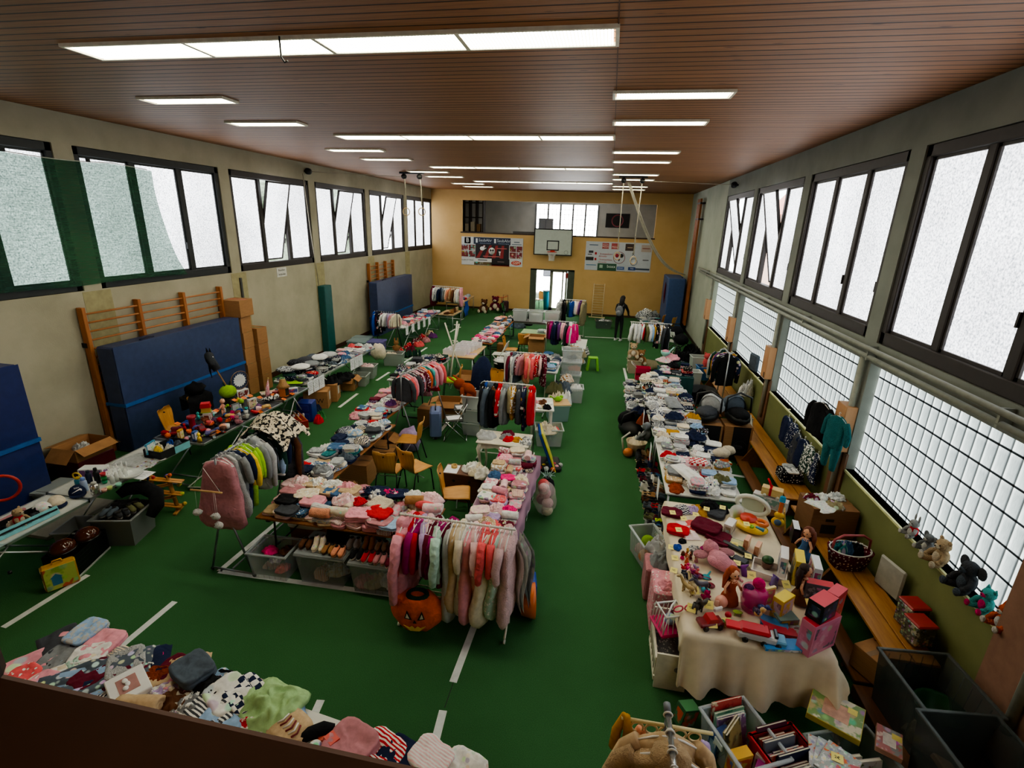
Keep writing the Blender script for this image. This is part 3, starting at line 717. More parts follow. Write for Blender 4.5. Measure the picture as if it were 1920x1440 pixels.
def rack(label,p0,p1,h,style='h',mat=None,group=None,foot=.42,shelf=False,curl=False):
 p0,p1=Vector(p0),Vector(p1);c=(p0+p1)/2;L=(p1-p0).length;a=math.atan2(p1.y-p0.y,p1.x-p0.x);mat=mat or m_wht
 t=thing('clothes_rack',label,'clothes rack',(c.x,c.y,0),a,group)
 if style=='arch':
  r=.1;P=[(-L/2,0,.06),(-L/2,0,h-r)]+[(-L/2+r-r*math.cos(k*PI/8),0,h-r+r*math.sin(k*PI/8))for k in range(1,5)]+[(L/2-r+r*math.sin(k*PI/8),0,h-r+r*math.cos(k*PI/8))for k in range(0,4)]+[(L/2,0,h-r),(L/2,0,.06)]
  obj('rail',MB().tube(P,.014,8),mat,t)
 else:
  obj('rail',MB().tube([(-L/2-.04,0,h),(L/2+.04,0,h)],.014,8),mat,t)
  for s in(-1,1):
   if style=='a':
    obj('post',MB().tube([(s*L/2,0,h),(s*L/2,0,h*.62)],.014,7),mat,t)
   else:obj('post',MB().tube([(s*L/2,0,h),(s*L/2,0,.06)],.013,8),mat,t)
 for s in(-1,1):
  if style=='a':
   for q in(-1,1):obj('leg',MB().tube([(s*L/2,0,h*.64),(s*L/2,q*.30,.03)],.014,7),mat,t)
   obj('base_bar',MB().tube([(s*L/2,-.3,.04),(s*L/2,.3,.04)],.012,6),mat,t)
  elif curl:
   for q in(-1,1):obj('leg',MB().tube([(s*L/2,0,.42),(s*L/2,q*.05,.30),(s*L/2,q*.13,.16),(s*L/2,q*.19,.09),(s*L/2,q*.24,.06)],.013,8),mat,t)
  else:obj('base_bar',MB().tube([(s*L/2,-foot/2,.05),(s*L/2,foot/2,.05)],.014,7),mat,t)
  for q in(-1,1):
   fy=q*(.3 if style=='a' else .24 if curl else foot/2)
   w=MB().cyl((s*L/2-.01,fy,.024),(s*L/2+.01,fy,.024),.024,n=12);obj('caster',w,plastic('#d5d5d0')if curl else plastic('#2a2a2c'),t)
 sh=MB()
 if shelf:
  for q in range(5):sh.tube([(-L/2,-.14+q*.07,.26),(L/2,-.14+q*.07,.26)],.006,6)
 else:sh.tube([(-L/2,0,.07),(L/2,0,.07)],.012,7)
 obj('lower_bar',sh,mat,t)
 return t
def crate(label,loc,rz,w,d,h,col='#c3ccd2',lid=False,alpha=.34,group=None,tilt=None,rimcol=None,name='storage_box',handle=False):
 t=thing(name,label,'storage box',loc,rz,group)
 if tilt:t.rotation_euler=(tilt[0],tilt[1],rz)
 mb=MB();k=.88;th=.008;mat=clearp(col,alpha)
 for s in(-1,1):
  for(ax,A,B)in((0,w,d),(1,d,w)):
   b0,b1=s*A/2*k,s*A/2;c0,c1=B/2*k,B/2
   P=[(b0,-c0,0),(b0,c0,0),(b1,c1,h),(b1,-c1,h)]
   P2=[(p[0]-s*th,p[1]*(1-.02),p[2])for p in P];V=P+P2
   if ax:V=[(p[1],p[0],p[2])for p in V]
   mb.add(V,[(0,1,2,3),(7,6,5,4),(0,4,5,1),(1,5,6,2),(2,6,7,3),(3,7,4,0)])
   for q in range(1,6):
    f=-1+q/3.;V=[(b0+s*.004,c0*f-.006,.02),(b0+s*.004,c0*f+.006,.02),(b1+s*.004,c1*f+.006,h*.9),(b1+s*.004,c1*f-.006,h*.9)]
    if ax:V=[(p[1],p[0],p[2])for p in V]
    if alpha<.5:mb.add(V,[(0,1,2,3)])
 mb.box((0,0,.005),(w*k,d*k,.01));obj('body',mb,mat,t)
 r=MB();rm=clearp(rimcol or col,min(1,alpha+.25))
 for s in(-1,1):r.box((s*(w/2+.006),0,h-.012),(.03,d+.04,.024),0,0,.006);r.box((0,s*(d/2+.006),h-.012),(w+.0,.03,.024),0,0,.006)
 obj('rim',r,rm,t)
 if lid:obj('lid',MB().box((0,0,h+.012),(w+.03,d+.03,.024),0,0,.008).box((0,0,h+.026),(w*.8,d*.8,.01),0,0,.004),rm,t)
 if handle:
  for s in(-1,1):obj('latch',MB().box((s*(w/2+.02),0,h*.8),(.016,.1,.06),0,0,.004),plastic(rimcol or '#33363a'),t)
 return t
def carton(label,loc,rz,w,d,h,opened=False,col='#a97c52',mark=None,group=None,name='cardboard_box',tapec='#8a6a45',closed_tilt=None):
 t=thing(name,label,'cardboard box',loc,rz,group);m=card(col);mb=MB();e=.008
 if not opened:mb.box((0,0,h/2),(w,d,h),0,0,.004)
 else:
  for s in(-1,1):mb.bx(s*w/2-e/2,s*w/2+e/2,-d/2,d/2,0,h);mb.bx(-w/2,w/2,s*d/2-e/2,s*d/2+e/2,0,h)
  mb.bx(-w/2,w/2,-d/2,d/2,0,e)
 obj('body',mb,m,t)
 if opened:
  for s in(-1,1):
   obj('flap',MB().box((0,s*d*.2,0),(w*.98,d*.4,.005)),m,t,(0,s*d/2,h),(s*(rnd.uniform(-.9,-.2)),0,0))
   obj('flap',MB().box((s*w*.2,0,0),(w*.4,d*.98,.005)),m,t,(s*w/2,0,h),(0,s*rnd.uniform(.2,.9),0))
 else:obj('tape',MB().box((0,0,h+.0008),(w*1.002,.05,.0016)),plain(tapec,.35),t)
 if mark:mark(t,w,d,h)
 return t
def textmesh(s,size,depth=.001):
 cu=bpy.data.curves.new('lettering','FONT');cu.body=s;cu.size=size;cu.extrude=depth;cu.align_x='CENTER';cu.align_y='CENTER';cu.resolution_u=2
 o=bpy.data.objects.new('tmp',cu);COL.objects.link(o);me=bpy.data.meshes.new_from_object(o,depsgraph=bpy.context.evaluated_depsgraph_get());me.name='lettering'
 bpy.data.objects.remove(o);bpy.data.curves.remove(cu);return me
def text(s,size,mat,parent,loc,rot):
 me=textmesh(s,size);me.materials.clear();me.materials.append(mat);return obj('lettering',me,mat,parent,loc,rot)
def chair(label,loc,rz,group='plywood chairs'):
 t=thing('plywood_chair',label,'chair',loc,rz,group);prof=[]
 P=[(.22,.43),(.20,.45),(.10,.455),(0,.45),(-.10,.445),(-.165,.455),(-.20,.50),(-.215,.58),(-.225,.68),(-.24,.78),(-.262,.86)]
 def wd(i):return(.19,.2,.205,.2,.185,.165,.155,.165,.19,.20,.185)[i]
 def fn(off):
  def f(u,v):
   i=min(len(P)-1,int(round(u*(len(P)-1))));x=(v*2-1)*wd(i);y,z=P[i];b=(abs(v*2-1)**2)
   if i>=6:y+=.035*b
   elif i<5:z+=.012*b
   if i==len(P)-1 and abs(v-.5)<.12:z-=.02
   if i>=6:y-=off
   else:z-=off
   return(x,y,z)
  return f
 mb=MB();mb.grid(fn(0),len(P)-1,10);
 n0=len(mb.v);mb.grid(fn(.011),len(P)-1,10);nu,nv=len(P)-1,10
 for k in range(nu):
  for j in(0,nv):a=k*(nv+1)+j;mb.f.append([a,a+nv+1,n0+a+nv+1,n0+a]);mb.m.append(0);mb.s.append(False)
 for j in range(nv):
  for k in(0,nu):a=k*(nv+1)+j;mb.f.append([a,a+1,n0+a+1,n0+a]);mb.m.append(0);mb.s.append(False)
 obj('seat_shell',mb,m_ply,t)
 obj('grip_hole',MB().cyl((0,-.215,.78),(0,-.262,.775),.013,n=12),plain('#140d08'),t)
 for s in(-1,1):
  obj('leg',MB().tube([(s*.15,.12,.445),(s*.17,.19,.40),(s*.19,.23,0)],.011,7),m_dsteel,t)
  obj('leg',MB().tube([(s*.14,-.1,.44),(s*.17,-.16,.38),(s*.19,-.26,0)],.011,7),m_dsteel,t)
 obj('seat_frame',MB().tube([(-.15,.12,.44),(.15,.12,.44)],.011,6).tube([(-.14,-.1,.435),(.14,-.1,.435)],.011,6).tube([(-.18,.02,.3),(.18,.02,.3)],.008,6),m_steel,t)
 return t
def foldchair(label,loc,rz,seatc='#1d1e20',group='folding chairs',framec=None):
 t=thing('folding_chair',label,'chair',loc,rz,group);fm=framec or metal('#d2d4d6',.2)
 obj('seat',MB().box((0,.02,.45),(.38,.38,.022),0,0,.008),plain(seatc,.5),t);obj('backrest',MB().box((0,0,0),(.40,.018,.2),0,0,.006),plain(seatc,.5),t,(0,-.225,.74),(.2,0,0))
 for s in(-1,1):
  obj('leg',MB().tube([(s*.21,-.26,.84),(s*.21,-.05,.43),(s*.21,.22,.015)],.011,7),fm,t);obj('leg',MB().tube([(s*.19,.18,.44),(s*.19,-.24,.015)],.011,7),fm,t)
 obj('stretcher',MB().tube([(-.21,.22,.015),(.21,.22,.015)],.011,6).tube([(-.19,-.24,.015),(.19,-.24,.015)],.011,6),fm,t);return t
def paper(label,loc,rot,w=.21,h=.297,mat=None,group='price lists',lines=True,cat='sheet of paper',name='paper_sheet'):
 o=solo(name,MB().box((0,0,0),(w,h,.0015)),mat or plain('#e6e8ee',.7),label,cat,loc,0,group,rot)
 if lines:
  l=MB()
  for k in range(5):l.box((-.01*(k%2),h*.32-k*h*.13,.001),(w*(.75-.12*(k%3)),h*.02,.0012))
  obj('printed_lines',l,plain('#4a4a52'),o)
 return o
PAL['sage']='#a5c892';PAL['slate']='#56616e';PAL['khaki']='#9a9072';PAL['magenta']='#9c1f6a'
tp=plain('#c4c6c4',.35)
table('long grey camping table at far left with caps and bottles',-6.74,3.70,0,.68,1.96,.73,'camp',tp)
table('grey camping table at left carrying baby bottles and a dark tray',-6.80,5.58,.02,.68,1.76,.73,'camp',tp)
table('camping table with black top full of toys before the big blue mat',-6.77,7.56,-.01,.98,2.1,.73,'camp',plain('#25262a',.5))
table('small folding table with the straw-roofed doll hut',-6.63,9.12,0,.66,.92,.73,'camp',plain('#2a2a2c',.5))
table('white folding table with grey jumpers left of the aisle, nearer one',-6.88,10.65,.0,.8,1.84,.73,'camp')
table('white folding table with pink clothes left of the aisle, second one',-6.92,12.5,.02,.8,1.8,.73,'camp')
table('folding table with price sheets in front of the small blue mat',-7.2,17.2,-.04,.8,1.8,.73,'camp')
table('folding table behind the price-sheet table by the left wall',-7.1,19.02,-.04,.8,1.78,.73,'camp')
table('low wooden table with brown shoes near the far left corner',-6.5,20.6,0,.7,1.3,.62,'steel',plain('#b59a70',.6))
table('wooden table in the far left corner behind the clothes rack',-7.0,23.9,.05,.9,2.4,.73,'steel',plain('#b79f7a',.6))
table('brown beer table with boys clothes, nearest of its row',-3.98,6.95,-.02,.68,2.3,.73,'beer')
table('brown beer table with white and striped clothes, second of its row',-4.18,9.25,-.06,.68,2.2,.73,'beer')
table('folding table with dark clothes, third of the row beside the chairs',-4.5,11.75,-.06,.72,2.3,.73,'steel')
table('school table with wooden top and trays of white boxes',-3.95,13.85,0,.98,1.5,.74,'steel',plain('#cba777',.45))
table('brown beer table with pink clothes behind the desk, nearer one',-3.72,16.1,0,.72,2.3,.73,'beer')
table('brown beer table with pink clothes behind the desk, farther one',-3.78,18.5,0,.72,2.4,.73,'beer')
table('brown beer table covered in baby girl clothes above the shoe boxes',-2.97,5.2,PI/2,.76,2.25,.73,'beer')
table('beer table with purple striped cloth covered in rolled baby clothes',-1.17,6.2,0,.66,2.4,.73,'beer')
table('white table with folded clothes between two racks in the middle',-1.5,13.2,0,.9,1.7,.73,'steel')
table('green school table near the far end of the middle row',-2.0,17.3,PI/2,.7,1.6,.73,'steel',plain('#9bb78f',.5))
table('dark table holding see-through boxes in front of the far door',-2.6,19.3,PI/2,.7,2.0,.73,'steel',plain('#3a3532',.5))
table('white table on the right with the striped shirt and price cards',1.62,7.75,0,1.06,2.1,.73,'steel')
table('white table on the right, second of the clothes row',1.55,9.85,.02,1.0,2.05,.73,'steel')
table('white table on the right, third of the clothes row',1.50,11.75,.02,.95,1.7,.73,'steel')
table('table under the teal cloth by the right wall',1.98,13.45,0,.8,1.0,.70,'steel')
table('long table under the cream cloth with toys on the right',1.69,5.27,-.02,1.28,2.4,.70,'steel')
table('table with blankets near the far right corner',1.9,20.6,.1,.8,1.4,.73,'steel')
table('white table in the near foreground with folded clothes, right one',-1.66,2.20,PI/2-.115,.72,2.0,.73,'steel')
table('white table in the near foreground with folded clothes, left one',-3.60,2.42,PI/2-.115,.72,1.86,.73,'steel')
PINK=[('pale pink',5),('pink',4),('dusty pink',3),('white',4),('cream',3),('light grey',2),('lilac',1),('beige',2),('burgundy',1),('navy',1),('hot pink',1),('coral',1),('denim blue',1)]
BOY=[('navy',4),('dark grey',3),('grey',3),('denim blue',3),('black',3),('white',4),('light grey',3),('light blue',2),('olive',1),('beige',1),('slate',2),('red',1),('teal',1)]
MIX=[('white',3),('pink',2),('navy',2),('denim blue',2),('burgundy',2),('dusty pink',2),('light grey',3),('grey',2),('hot pink',1),('coral',1),('red',1),('light blue',2),('cream',1),('purple',1)]
WHT=[('white',8),('light grey',6),('cream',3),('grey',3),('beige',1),('light blue',2),('navy',2),('dark grey',2),('black',1),('mustard',1),('rust',1)]
DARK=[('black',5),('dark grey',4),('navy',3),('grey',3),('white',2),('light grey',2),('light blue',1),('red',1),('dark green',1)]
K1=[('shirt',3),('tshirt',3),('sweater',2),('jeans',2),('rump',4),('cardigan',2),('leggings',2),('trouser',1),('tee',1)]
K2=[('romper',5),('bodysuit',3),('shirt',2),('rump',3),('sweater',2),('leggings',1),('cardigan',2)]
fill('on the nearest boys beer table',-4.0,6.9,-.02,.62,2.2,.73,BOY,K1,(.22,.2),(2,4),.98)
fill('on the second beer table',-4.2,9.0,-.06,.62,1.9,.73,MIX,K1,(.22,.2),(2,4),.98)
fill('on the dark clothes table',-4.5,11.75,-.06,.68,2.2,.73,DARK,K1,(.24,.22),(2,4),.97)
fill('on the table of grey jumpers',-6.9,10.65,0,.74,1.78,.73,DARK+[('slate',3),('white',2)],K1+[('sweater',3)],(.25,.22),(2,4),1.)
fill('on the second left clothes table',-6.92,12.5,.02,.76,1.75,.73,MIX,K1,(.25,.22),(1,3),1.)
fill('on the price-sheet table',-7.2,17.2,-.04,.76,1.75,.73,PINK+[('red',1),('slate',2)],K1,(.26,.23),(1,3),1.)
fill('on the table behind the price-sheet table',-7.1,19.02,-.04,.76,1.7,.73,MIX,K1,(.26,.24),(1,3),1.)
fill('on the far left corner table',-7.0,24.0,.05,.8,2.1,.73,MIX,K1,(.4,.35),(1,3),.8)
fill('on the nearer pink beer table',-3.72,16.1,0,.66,2.2,.73,PINK+[('hot pink',3),('coral',1)],K1,(.24,.23),(1,3),1.)
fill('on the farther pink beer table',-3.78,18.5,0,.66,2.3,.73,[('denim blue',4),('peach',5),('pale pink',3),('navy',2),('white',2),('slate',2)],K1,(.3,.28),(1,3),1.)
fill('on the white middle table',-1.5,13.2,0,.84,1.6,.73,BOY+[('white',4),('light grey',3)],K1,(.25,.22),(1,4),1.)
fill('on the green school table',-1.75,17.3,PI/2,.6,1.0,.73,WHT+[('teal',3)],K1,(.28,.28),(1,3),1.,'left')
fill('on the striped-shirt table',1.62,7.75,0,1.0,2.0,.73,WHT+[('navy',2),('red',1)],K1+[('tee',1)],(.25,.2),(1,4),.98)
fill('on the second white table',1.52,9.85,.02,.94,2.0,.73,WHT+[('navy',3),('grey',3)],K1,(.24,.2),(2,4),1.)
fill('on the third white table',1.48,11.75,.02,.9,1.65,.73,WHT+[('grey',4)],K1,(.24,.2),(2,4),1.)
fill('on the teal-cloth table',1.98,13.5,0,.74,.9,.715,DARK+[('pink',2),('white',2)],K1,(.27,.24),(1,4),1.)
fill('on the far right blanket table',1.9,20.6,.1,.76,1.3,.73,[('grey',3),('light grey',3),('teal',2),('burgundy',1)],K1,(.3,.3),(1,4),1.)
fill('on the purple striped cloth',-1.17,6.25,0,.58,2.25,.74,PINK,K2,(.19,.2),(2,3),.96,sc=(.75,1.0))
fill('on the baby girl beer table',-2.97,5.2,PI/2,.70,2.15,.73,PINK,K2,(.21,.2),(2,2),1.,'left',sc=(.9,1.1))
def zp(zx,zy,z):return at(500+zx/6.4,880+zy/6.4,z)
PT='on the baby girl beer table'
for(k,c,pt,zx,zy,s,lb)in[('jeans','dark grey',None,250,500,1.,'dark grey folded trousers at the left front corner of the baby girl table'),('jeans','black',None,250,400,1.,'black folded trousers with white tag behind the dark grey ones'),('romper','peach','fluffy',620,585,1.1,'peach terry romper rolled up at the front edge of the baby girl table'),('romper','light grey','striped',660,510,1.1,'pale grey rolled romper just behind the peach one'),('romper','cream','floral',870,545,1.1,'cream rolled romper with tiny flowers at the front of the baby girl table'),('sweater','pink',None,1110,570,1.15,'pink folded sweater stack right of the cream rolled romper'),('shirt','dusty pink',None,1350,640,1.1,'dusty pink folded shirt under the red sweater at the front edge'),('sweater','red',None,1350,560,1.15,'dark red folded sweater under the white cable knit'),('sweater','cream','fluffy',1370,450,1.1,'white cable-knit sweater on top of the dark red one'),('jeans','light blue',None,1440,720,.9,'light blue folded trousers hanging over the front edge by the pink rack'),('shirt','cream','dotted',480,345,1.15,'cream folded shirt with small dots left of the denim bundle'),('shirt','pink',None,560,420,1.1,'pink folded shirt under the cream dotted shirt'),('shirt','beige',None,720,290,1.1,'beige folded shirt left of the denim bundle'),('jeans','denim blue',None,820,300,1.05,'blue denim trousers folded in the middle of the baby girl table'),('sweater','beige',None,1010,300,1.,'beige folded sweater right of the blue denim trousers'),('rump','red',None,1110,410,.7,'small bright red rumpled top in the middle of the baby girl table'),('rump','pale pink','dotted',930,400,1.1,'pale pink rumpled top with print in front of the denim trousers'),('rump','navy',None,1210,290,.8,'navy rumpled top with white drawstring on the baby girl table'),('rump','light grey','patterned',1320,340,.8,'grey patterned rumpled top right of the navy drawstring one'),('rump','hot pink','spotted',1510,290,.85,'hot pink top with big white dots on the baby girl table'),('jeans','navy',None,1650,240,1.05,'navy folded trousers with white tag behind the hot pink dotted top'),('jeans','navy',None,1420,215,1.05,'navy folded trousers left of the hot pink dotted top'),('romper','tan',None,1775,425,1.05,'brown rolled romper right of the hot pink dotted top'),('shirt','pale pink',None,320,215,1.1,'pale pink folded shirt on the left pile beside the hanging white bag'),('shirt','dusty pink',None,320,285,1.1,'dusty pink folded shirt in the left pile of the baby girl table'),('cardigan','pale pink','dotted',490,115,1.15,'pale pink cardigan with dots at the back of the baby girl table'),('shirt','beige','dotted',580,200,1.15,'beige folded shirt with white tag at the back left'),('rump','red','floral',660,245,.7,'red flowered top squeezed between two beige shirts'),('rump','white','floral',760,80,1.,'white top with dark pink floral print heaped at the very back'),('rump','white',None,890,140,1.15,'plain white rumpled top right of the floral heap'),('rump','pink',None,1080,160,1.1,'salmon pink rumpled top behind the beige sweater'),('shirt','dusty pink','printed',1230,175,.95,'dusty pink folded shirt with white tag in front of the double chairs'),('rump','white','striped',1830,270,1.05,'white ruffled top at the back behind the brown romper'),('romper','coral',None,1900,460,1.,'coral rolled romper next to the brown one'),('romper','pale pink','floral',1990,500,1.1,'pale pink floral rolled romper at the right end of the baby girl table'),('cardigan','pale pink',None,1990,330,1.15,'pale pink cardigan at the right back of the baby girl table')]:
 p=zp(zx,zy,.84);p.y=min(max(p.y,4.88),5.52);p.x=min(max(p.x,-4.02),-1.78)
 garment(k,c,pt,(p.x,p.y,.83+(.03 if zy<450 else 0)),rnd.uniform(-.25,.25),s,PT,label=lb,group='clothes on the baby girl beer table')
FLG='clothes on the near foreground table'
FLR=-.115
for(k,c,pt,x,y,s,rz,lb,z)in[('trouser','dark grey',None,122,1216,1.1,1.2,'dark grey trousers at the far left corner of the foreground table',.74),('tee','pink','printed',72,1244,1.1,-.5,'pink top with orange print at the left end of the foreground table',.745),('trouser','cream','checked',108,1268,1.0,-.55,'cream trousers beside the pink printed top',.76),('rump','mint',None,140,1244,.6,.3,'mint green top tucked behind the cream trousers',.76),('rump','rust',None,150,1228,.5,.3,'rust red scrap of cloth behind the mint top',.75),('shirt','white',None,168,1226,.8,.5,'white shirt folded at the back edge near the rust scrap',.75),('trouser','light blue','floral',150,1286,1.5,-.75,'long pale blue flowered trousers lying slantwise',.765),('trouser','slate','floral',178,1268,1.35,-.75,'slate blue patterned leggings beside the pale blue flowered trousers',.775),('trouser','navy',None,208,1262,1.3,-.8,'navy trousers lying slantwise on the foreground table',.76),('shirt','light grey','fluffy',238,1246,1.,-.7,'off-white knitted top right of the navy trousers',.77),('rump','light grey',None,205,1302,1.1,.2,'pale grey rumpled top by the dark wooden parapet',.75),('rump','white','floral',266,1252,.75,.3,'white top with grey print behind the white frame',.755),('rump','rust','fluffy',288,1264,.85,.2,'rust brown woollen top right of the white frame',.755),('trouser','beige',None,312,1258,1.,-.9,'beige trousers standing up beside the slate blue shirt',.76),('rump','cream',None,340,1290,1.0,.2,'cream top under the slate blue shirt',.75),('sweater','slate',None,362,1258,1.05,-.3,'slate blue folded shirt, highest pile of the foreground table',.80),('rump','black',None,400,1284,1.1,0,'black rumpled jacket right of the slate blue shirt',.755),('rump','lilac','patterned',300,1304,.9,1,'lilac grey top right below the white frame',.755),('rump','brown',None,326,1312,.95,0,'brown ruffled top in the middle of the foreground table',.755),('romper','beige',None,262,1330,1.1,.3,'beige rolled romper near the parapet left of the white logo shirt',.75),('rump','grey','patterned',370,1322,1.1,.4,'grey patterned rumpled top in the middle of the foreground table',.755),('tshirt','white','printed',428,1298,1.1,-.4,'white T-shirt with black face print',.79),('shirt','navy','checked',462,1302,1.0,-.4,'navy and white checked shirt beside the face print T-shirt',.775),('shirt','dark grey','striped',404,1330,1.1,-.2,'dark grey striped shirt below the face print T-shirt',.755),('rump','dark green',None,450,1340,.8,.5,'dark green rumpled top left of the sage hoodie',.75),('rump','sage',None,508,1318,1.5,.1,'big sage green hoodie heaped on the foreground table',.79),('rump','light blue',None,522,1336,1.1,-.2,'light blue denim shirt under the sage hoodie',.76),('rump','red','patterned',486,1348,1.15,.3,'red and black jacket below the sage hoodie',.755),('shirt','light grey','striped',452,1370,1.05,-.5,'grey and red striped jersey by the parapet',.75),('shirt','light blue','printed',402,1366,1.0,-.2,'light blue shirt with white pattern by the parapet',.76),('rump','peach',None,376,1350,.75,.4,'peach rumpled top behind the light blue patterned shirt',.75),('tshirt','beige','striped',346,1358,1.,-.3,'beige T-shirt with fine stripes by the parapet',.75),('sweater','dusty pink',None,660,1402,1.2,-.15,'dusty pink folded sweater with round neck on the foreground table',.735),('shirt','red','striped',712,1412,1.15,-.3,'red and white striped shirt right of the dusty pink sweater',.735),('rump','red',None,734,1414,.6,-.3,'red ruffle peeping out beside the red striped shirt',.735),('jeans','navy',None,756,1428,1.2,-.2,'navy folded jeans right of the red striped shirt',.735),('sweater','pale pink','striped',808,1424,1.0,-.25,'pale pink and grey striped blanket at the right of the foreground table',.735),('shirt','white','floral',868,1442,1.,-.2,'white flowered shirt at the right end of the foreground table',.735)]:
 p=at(x,y,z+.03);garment(k,c,pt,(p.x,p.y,z),FLR+rz,s*((1.2 if k=='rump' else 1.12 if k=='sweater' else 1.28)if x<640 else 1.1),'',label=lb,group=FLG,sz=s*(.85 if k=='rump' else 1.2))
fill('under the foreground pile',-3.42,2.44,PI/2-.115,.70,2.0,.732,MIX,[('tshirt',1),('leggings',1),('shirt',1)],(.25,.24),(1,2),1.,'left',sc=(1.05,1.3))
gm_=metal('#8f9296',.4)
rack('grey folding clothes rack with A-shaped legs and pink sleeping bags',(-4.35,4.62,0),(-4.34,5.85,0),1.62,'a',gm_)
R1='on the grey A-legged rack'
hang([('sack','dusty pink',None,1.12),('sack','dusty pink','quilted',1.12),('sack','light grey','fluffy'),('overall','grey',None),('overall','navy',None),('shirt','yellow',None,1.1),('overall','lime green',None),('shirt','lime green',None),('hoodie','grey',None),('coat','light grey',None),('jacket','black',None),('hoodie','dark green',None,1.1),('shirt','light blue',None,1.2),('dress','white',None),('jacket','navy',None),('coat','dark grey','quilted',1.15),('coat','brown',None,1.15)],(-4.35,4.62,1.62),(-4.34,5.85,1.62),R1,'clothes on the grey A-legged rack','#9a9ca0',.0,.95,1.05,.18)
rack('white antique-style clothes rack with curled feet hung with pink coats',(-1.97,4.5,0),(-.76,4.5,0),1.28,'h',plain('#dcd9d0',.45),curl=True,shelf=True)
hang([('coat','pink','quilted',1.25),('jacket','coral',None,1.1),('jacket','red',None),('jacket','magenta',None),('jacket','lilac',None),('jacket','pale pink',None),('jacket','burgundy',None),('jacket','mint','quilted',1.15),('jacket','magenta','quilted',1.05),('dress','burgundy',None),('sack','light grey',None,1.25),('sack','beige',None,1.1),('overall','cream',None),('sack','white','fluffy',1.15),('sack','pink',None,1.22),('overall','pale pink',None),('overall','dusty pink',None),('jacket','coral','quilted'),('sack','cream',None,1.22),('overall','coral',None),('sack','mint','dotted',1.12),('overall','pale pink','fluffy',1.12),('sack','pale pink','fluffy',1.2)],(-1.97,4.5,1.28),(-.76,4.5,1.28),'on the white curled-foot rack','clothes on the white curled-foot rack','#c9a070',.0,1.,1.1,.3)
rack('folding rack with pink girls clothes among the beer tables',(-3.74,8.7,0),(-3.50,10.0,0),1.5,'a',gm_)
hang([('shirt','dark grey',None,1.15),('shirt','coral',None,1.1),('shirt','pink',None),('jacket','dark grey',None),('shirt','burgundy','dotted'),('shirt','pink','printed'),('jacket','burgundy','floral'),('dress','dusty pink',None),('shirt','orange',None),('shirt','turquoise',None),('jacket','pink',None),('dress','red',None),('hoodie','pink',None),('jacket','coral',None)],(-3.74,8.7,1.5),(-3.50,10.0,1.5),'on the pink girls rack','clothes on the pink girls rack','#e08aa0',.0,1.,1.,.2)
rack('white arched clothes rack behind the white ornate table',(-2.16,8.7,0),(-1.12,8.7,0),1.52,'arch',m_wht,foot=.5)
hang([('coat','black',None,1.1),('coat','blue',None,1.15),('coat','slate',None,1.2),('overall','brown',None),('coat','black','fluffy',1.2),('hoodie','red','spotted',1.15),('trousers','white',None,1.15),('coat','grey',None,1.1),('jacket','khaki',None),('dress','mustard',None),('jacket','mustard','patterned'),('coat','dark grey',None,1.05),('shirt','black','printed',1.1),('overall','navy','printed',1.05,'orange'),('jacket','olive',None),('coat','red',None,1.05)],(-2.16,8.7,1.52),(-1.12,8.7,1.52),'on the white arched rack','clothes on the white arched rack','#4a58c8',.04,.97,1.,.25)
rack('chrome clothes rack with pink jackets in the middle row',(-2.15,11.15,0),(-1.22,11.15,0),1.5,'h',m_steel)
hang([('coat','white',None,1.05),('coat','burgundy',None),('coat','slate',None,1.05),('jacket','light grey',None),('jacket','burgundy','floral'),('jacket','dusty pink',None),('coat','peach',None),('jacket','coral',None,1.1),('hoodie','coral',None,1.1),('jacket','pink','printed'),('jacket','red','floral'),('shirt','pale pink',None),('coat','burgundy','dotted',1.05)],(-2.15,11.15,1.5),(-1.22,11.15,1.5),'on the chrome rack of pink jackets','clothes on the chrome rack of pink jackets','#cfcfcf',.02,.98,1.,.5)
rack('clothes rack with hot pink jackets further back in the middle row',(-1.72,15.4,0),(-.84,15.4,0),1.5,'h',m_steel)
hang([('jacket','burgundy',None),('hoodie','magenta',None),('jacket','navy',None),('coat','navy','quilted'),('jacket','purple',None),('shirt','pale pink',None),('jacket','pink',None),('coat','dark grey',None),('coat','white',None),('jacket','hot pink',None,1.2)],(-1.72,15.4,1.5),(-.84,15.4,1.5),'on the rack of hot pink jackets','clothes on the rack of hot pink jackets','#cfcfcf',.02,.98,1.05,.4)
pa,pb=at(1050,561,1.5),at(1098,563,1.5);yb_=(pa.y+pb.y)/2
rack('farthest clothes rack of the middle row beside the far door',(pa.x,yb_,0),(pb.x,yb_,0),1.5,'h',m_wht)
hang([('coat','light grey','patterned',1.2),('coat','black',None,1.2),('jacket','khaki',None),('jacket','dark green',None,1.2),('jacket','blue',None,1.2),('jacket','white',None),('jacket','pale pink',None),('hoodie','purple',None),('coat','khaki',None,1.3)],(pa.x,yb_,1.5),(pb.x,yb_,1.5),'on the rack by the far door','clothes on the rack by the far door','#cfcfcf',0,1,1.1,.4)
rack('white clothes rack with white shirts on the right of the aisle',(.88,16.1,0),(2.07,16.1,0),1.5,'h',m_wht)
hang([('shirt','white',None,1.1),('shirt','white','striped',1.1),('shirt','light grey',None,1.1),('jacket','white','fluffy',1.1),('shirt','red',None),('shirt','white','printed'),('hoodie','olive',None),('jacket','white',None),('jacket','light blue',None),('shirt','navy','striped'),('shirt','mustard',None),('coat','black','printed'),('jacket','mustard','patterned'),('shirt','white','floral',1.15),('shirt','beige',None),('coat','dark grey',None,1.1),('coat','black',None,1.1)],(.88,16.1,1.5),(2.07,16.1,1.5),'on the right-hand white rack','clothes on the right-hand white rack','#d8d8d8',.02,.98,1.1,.35)
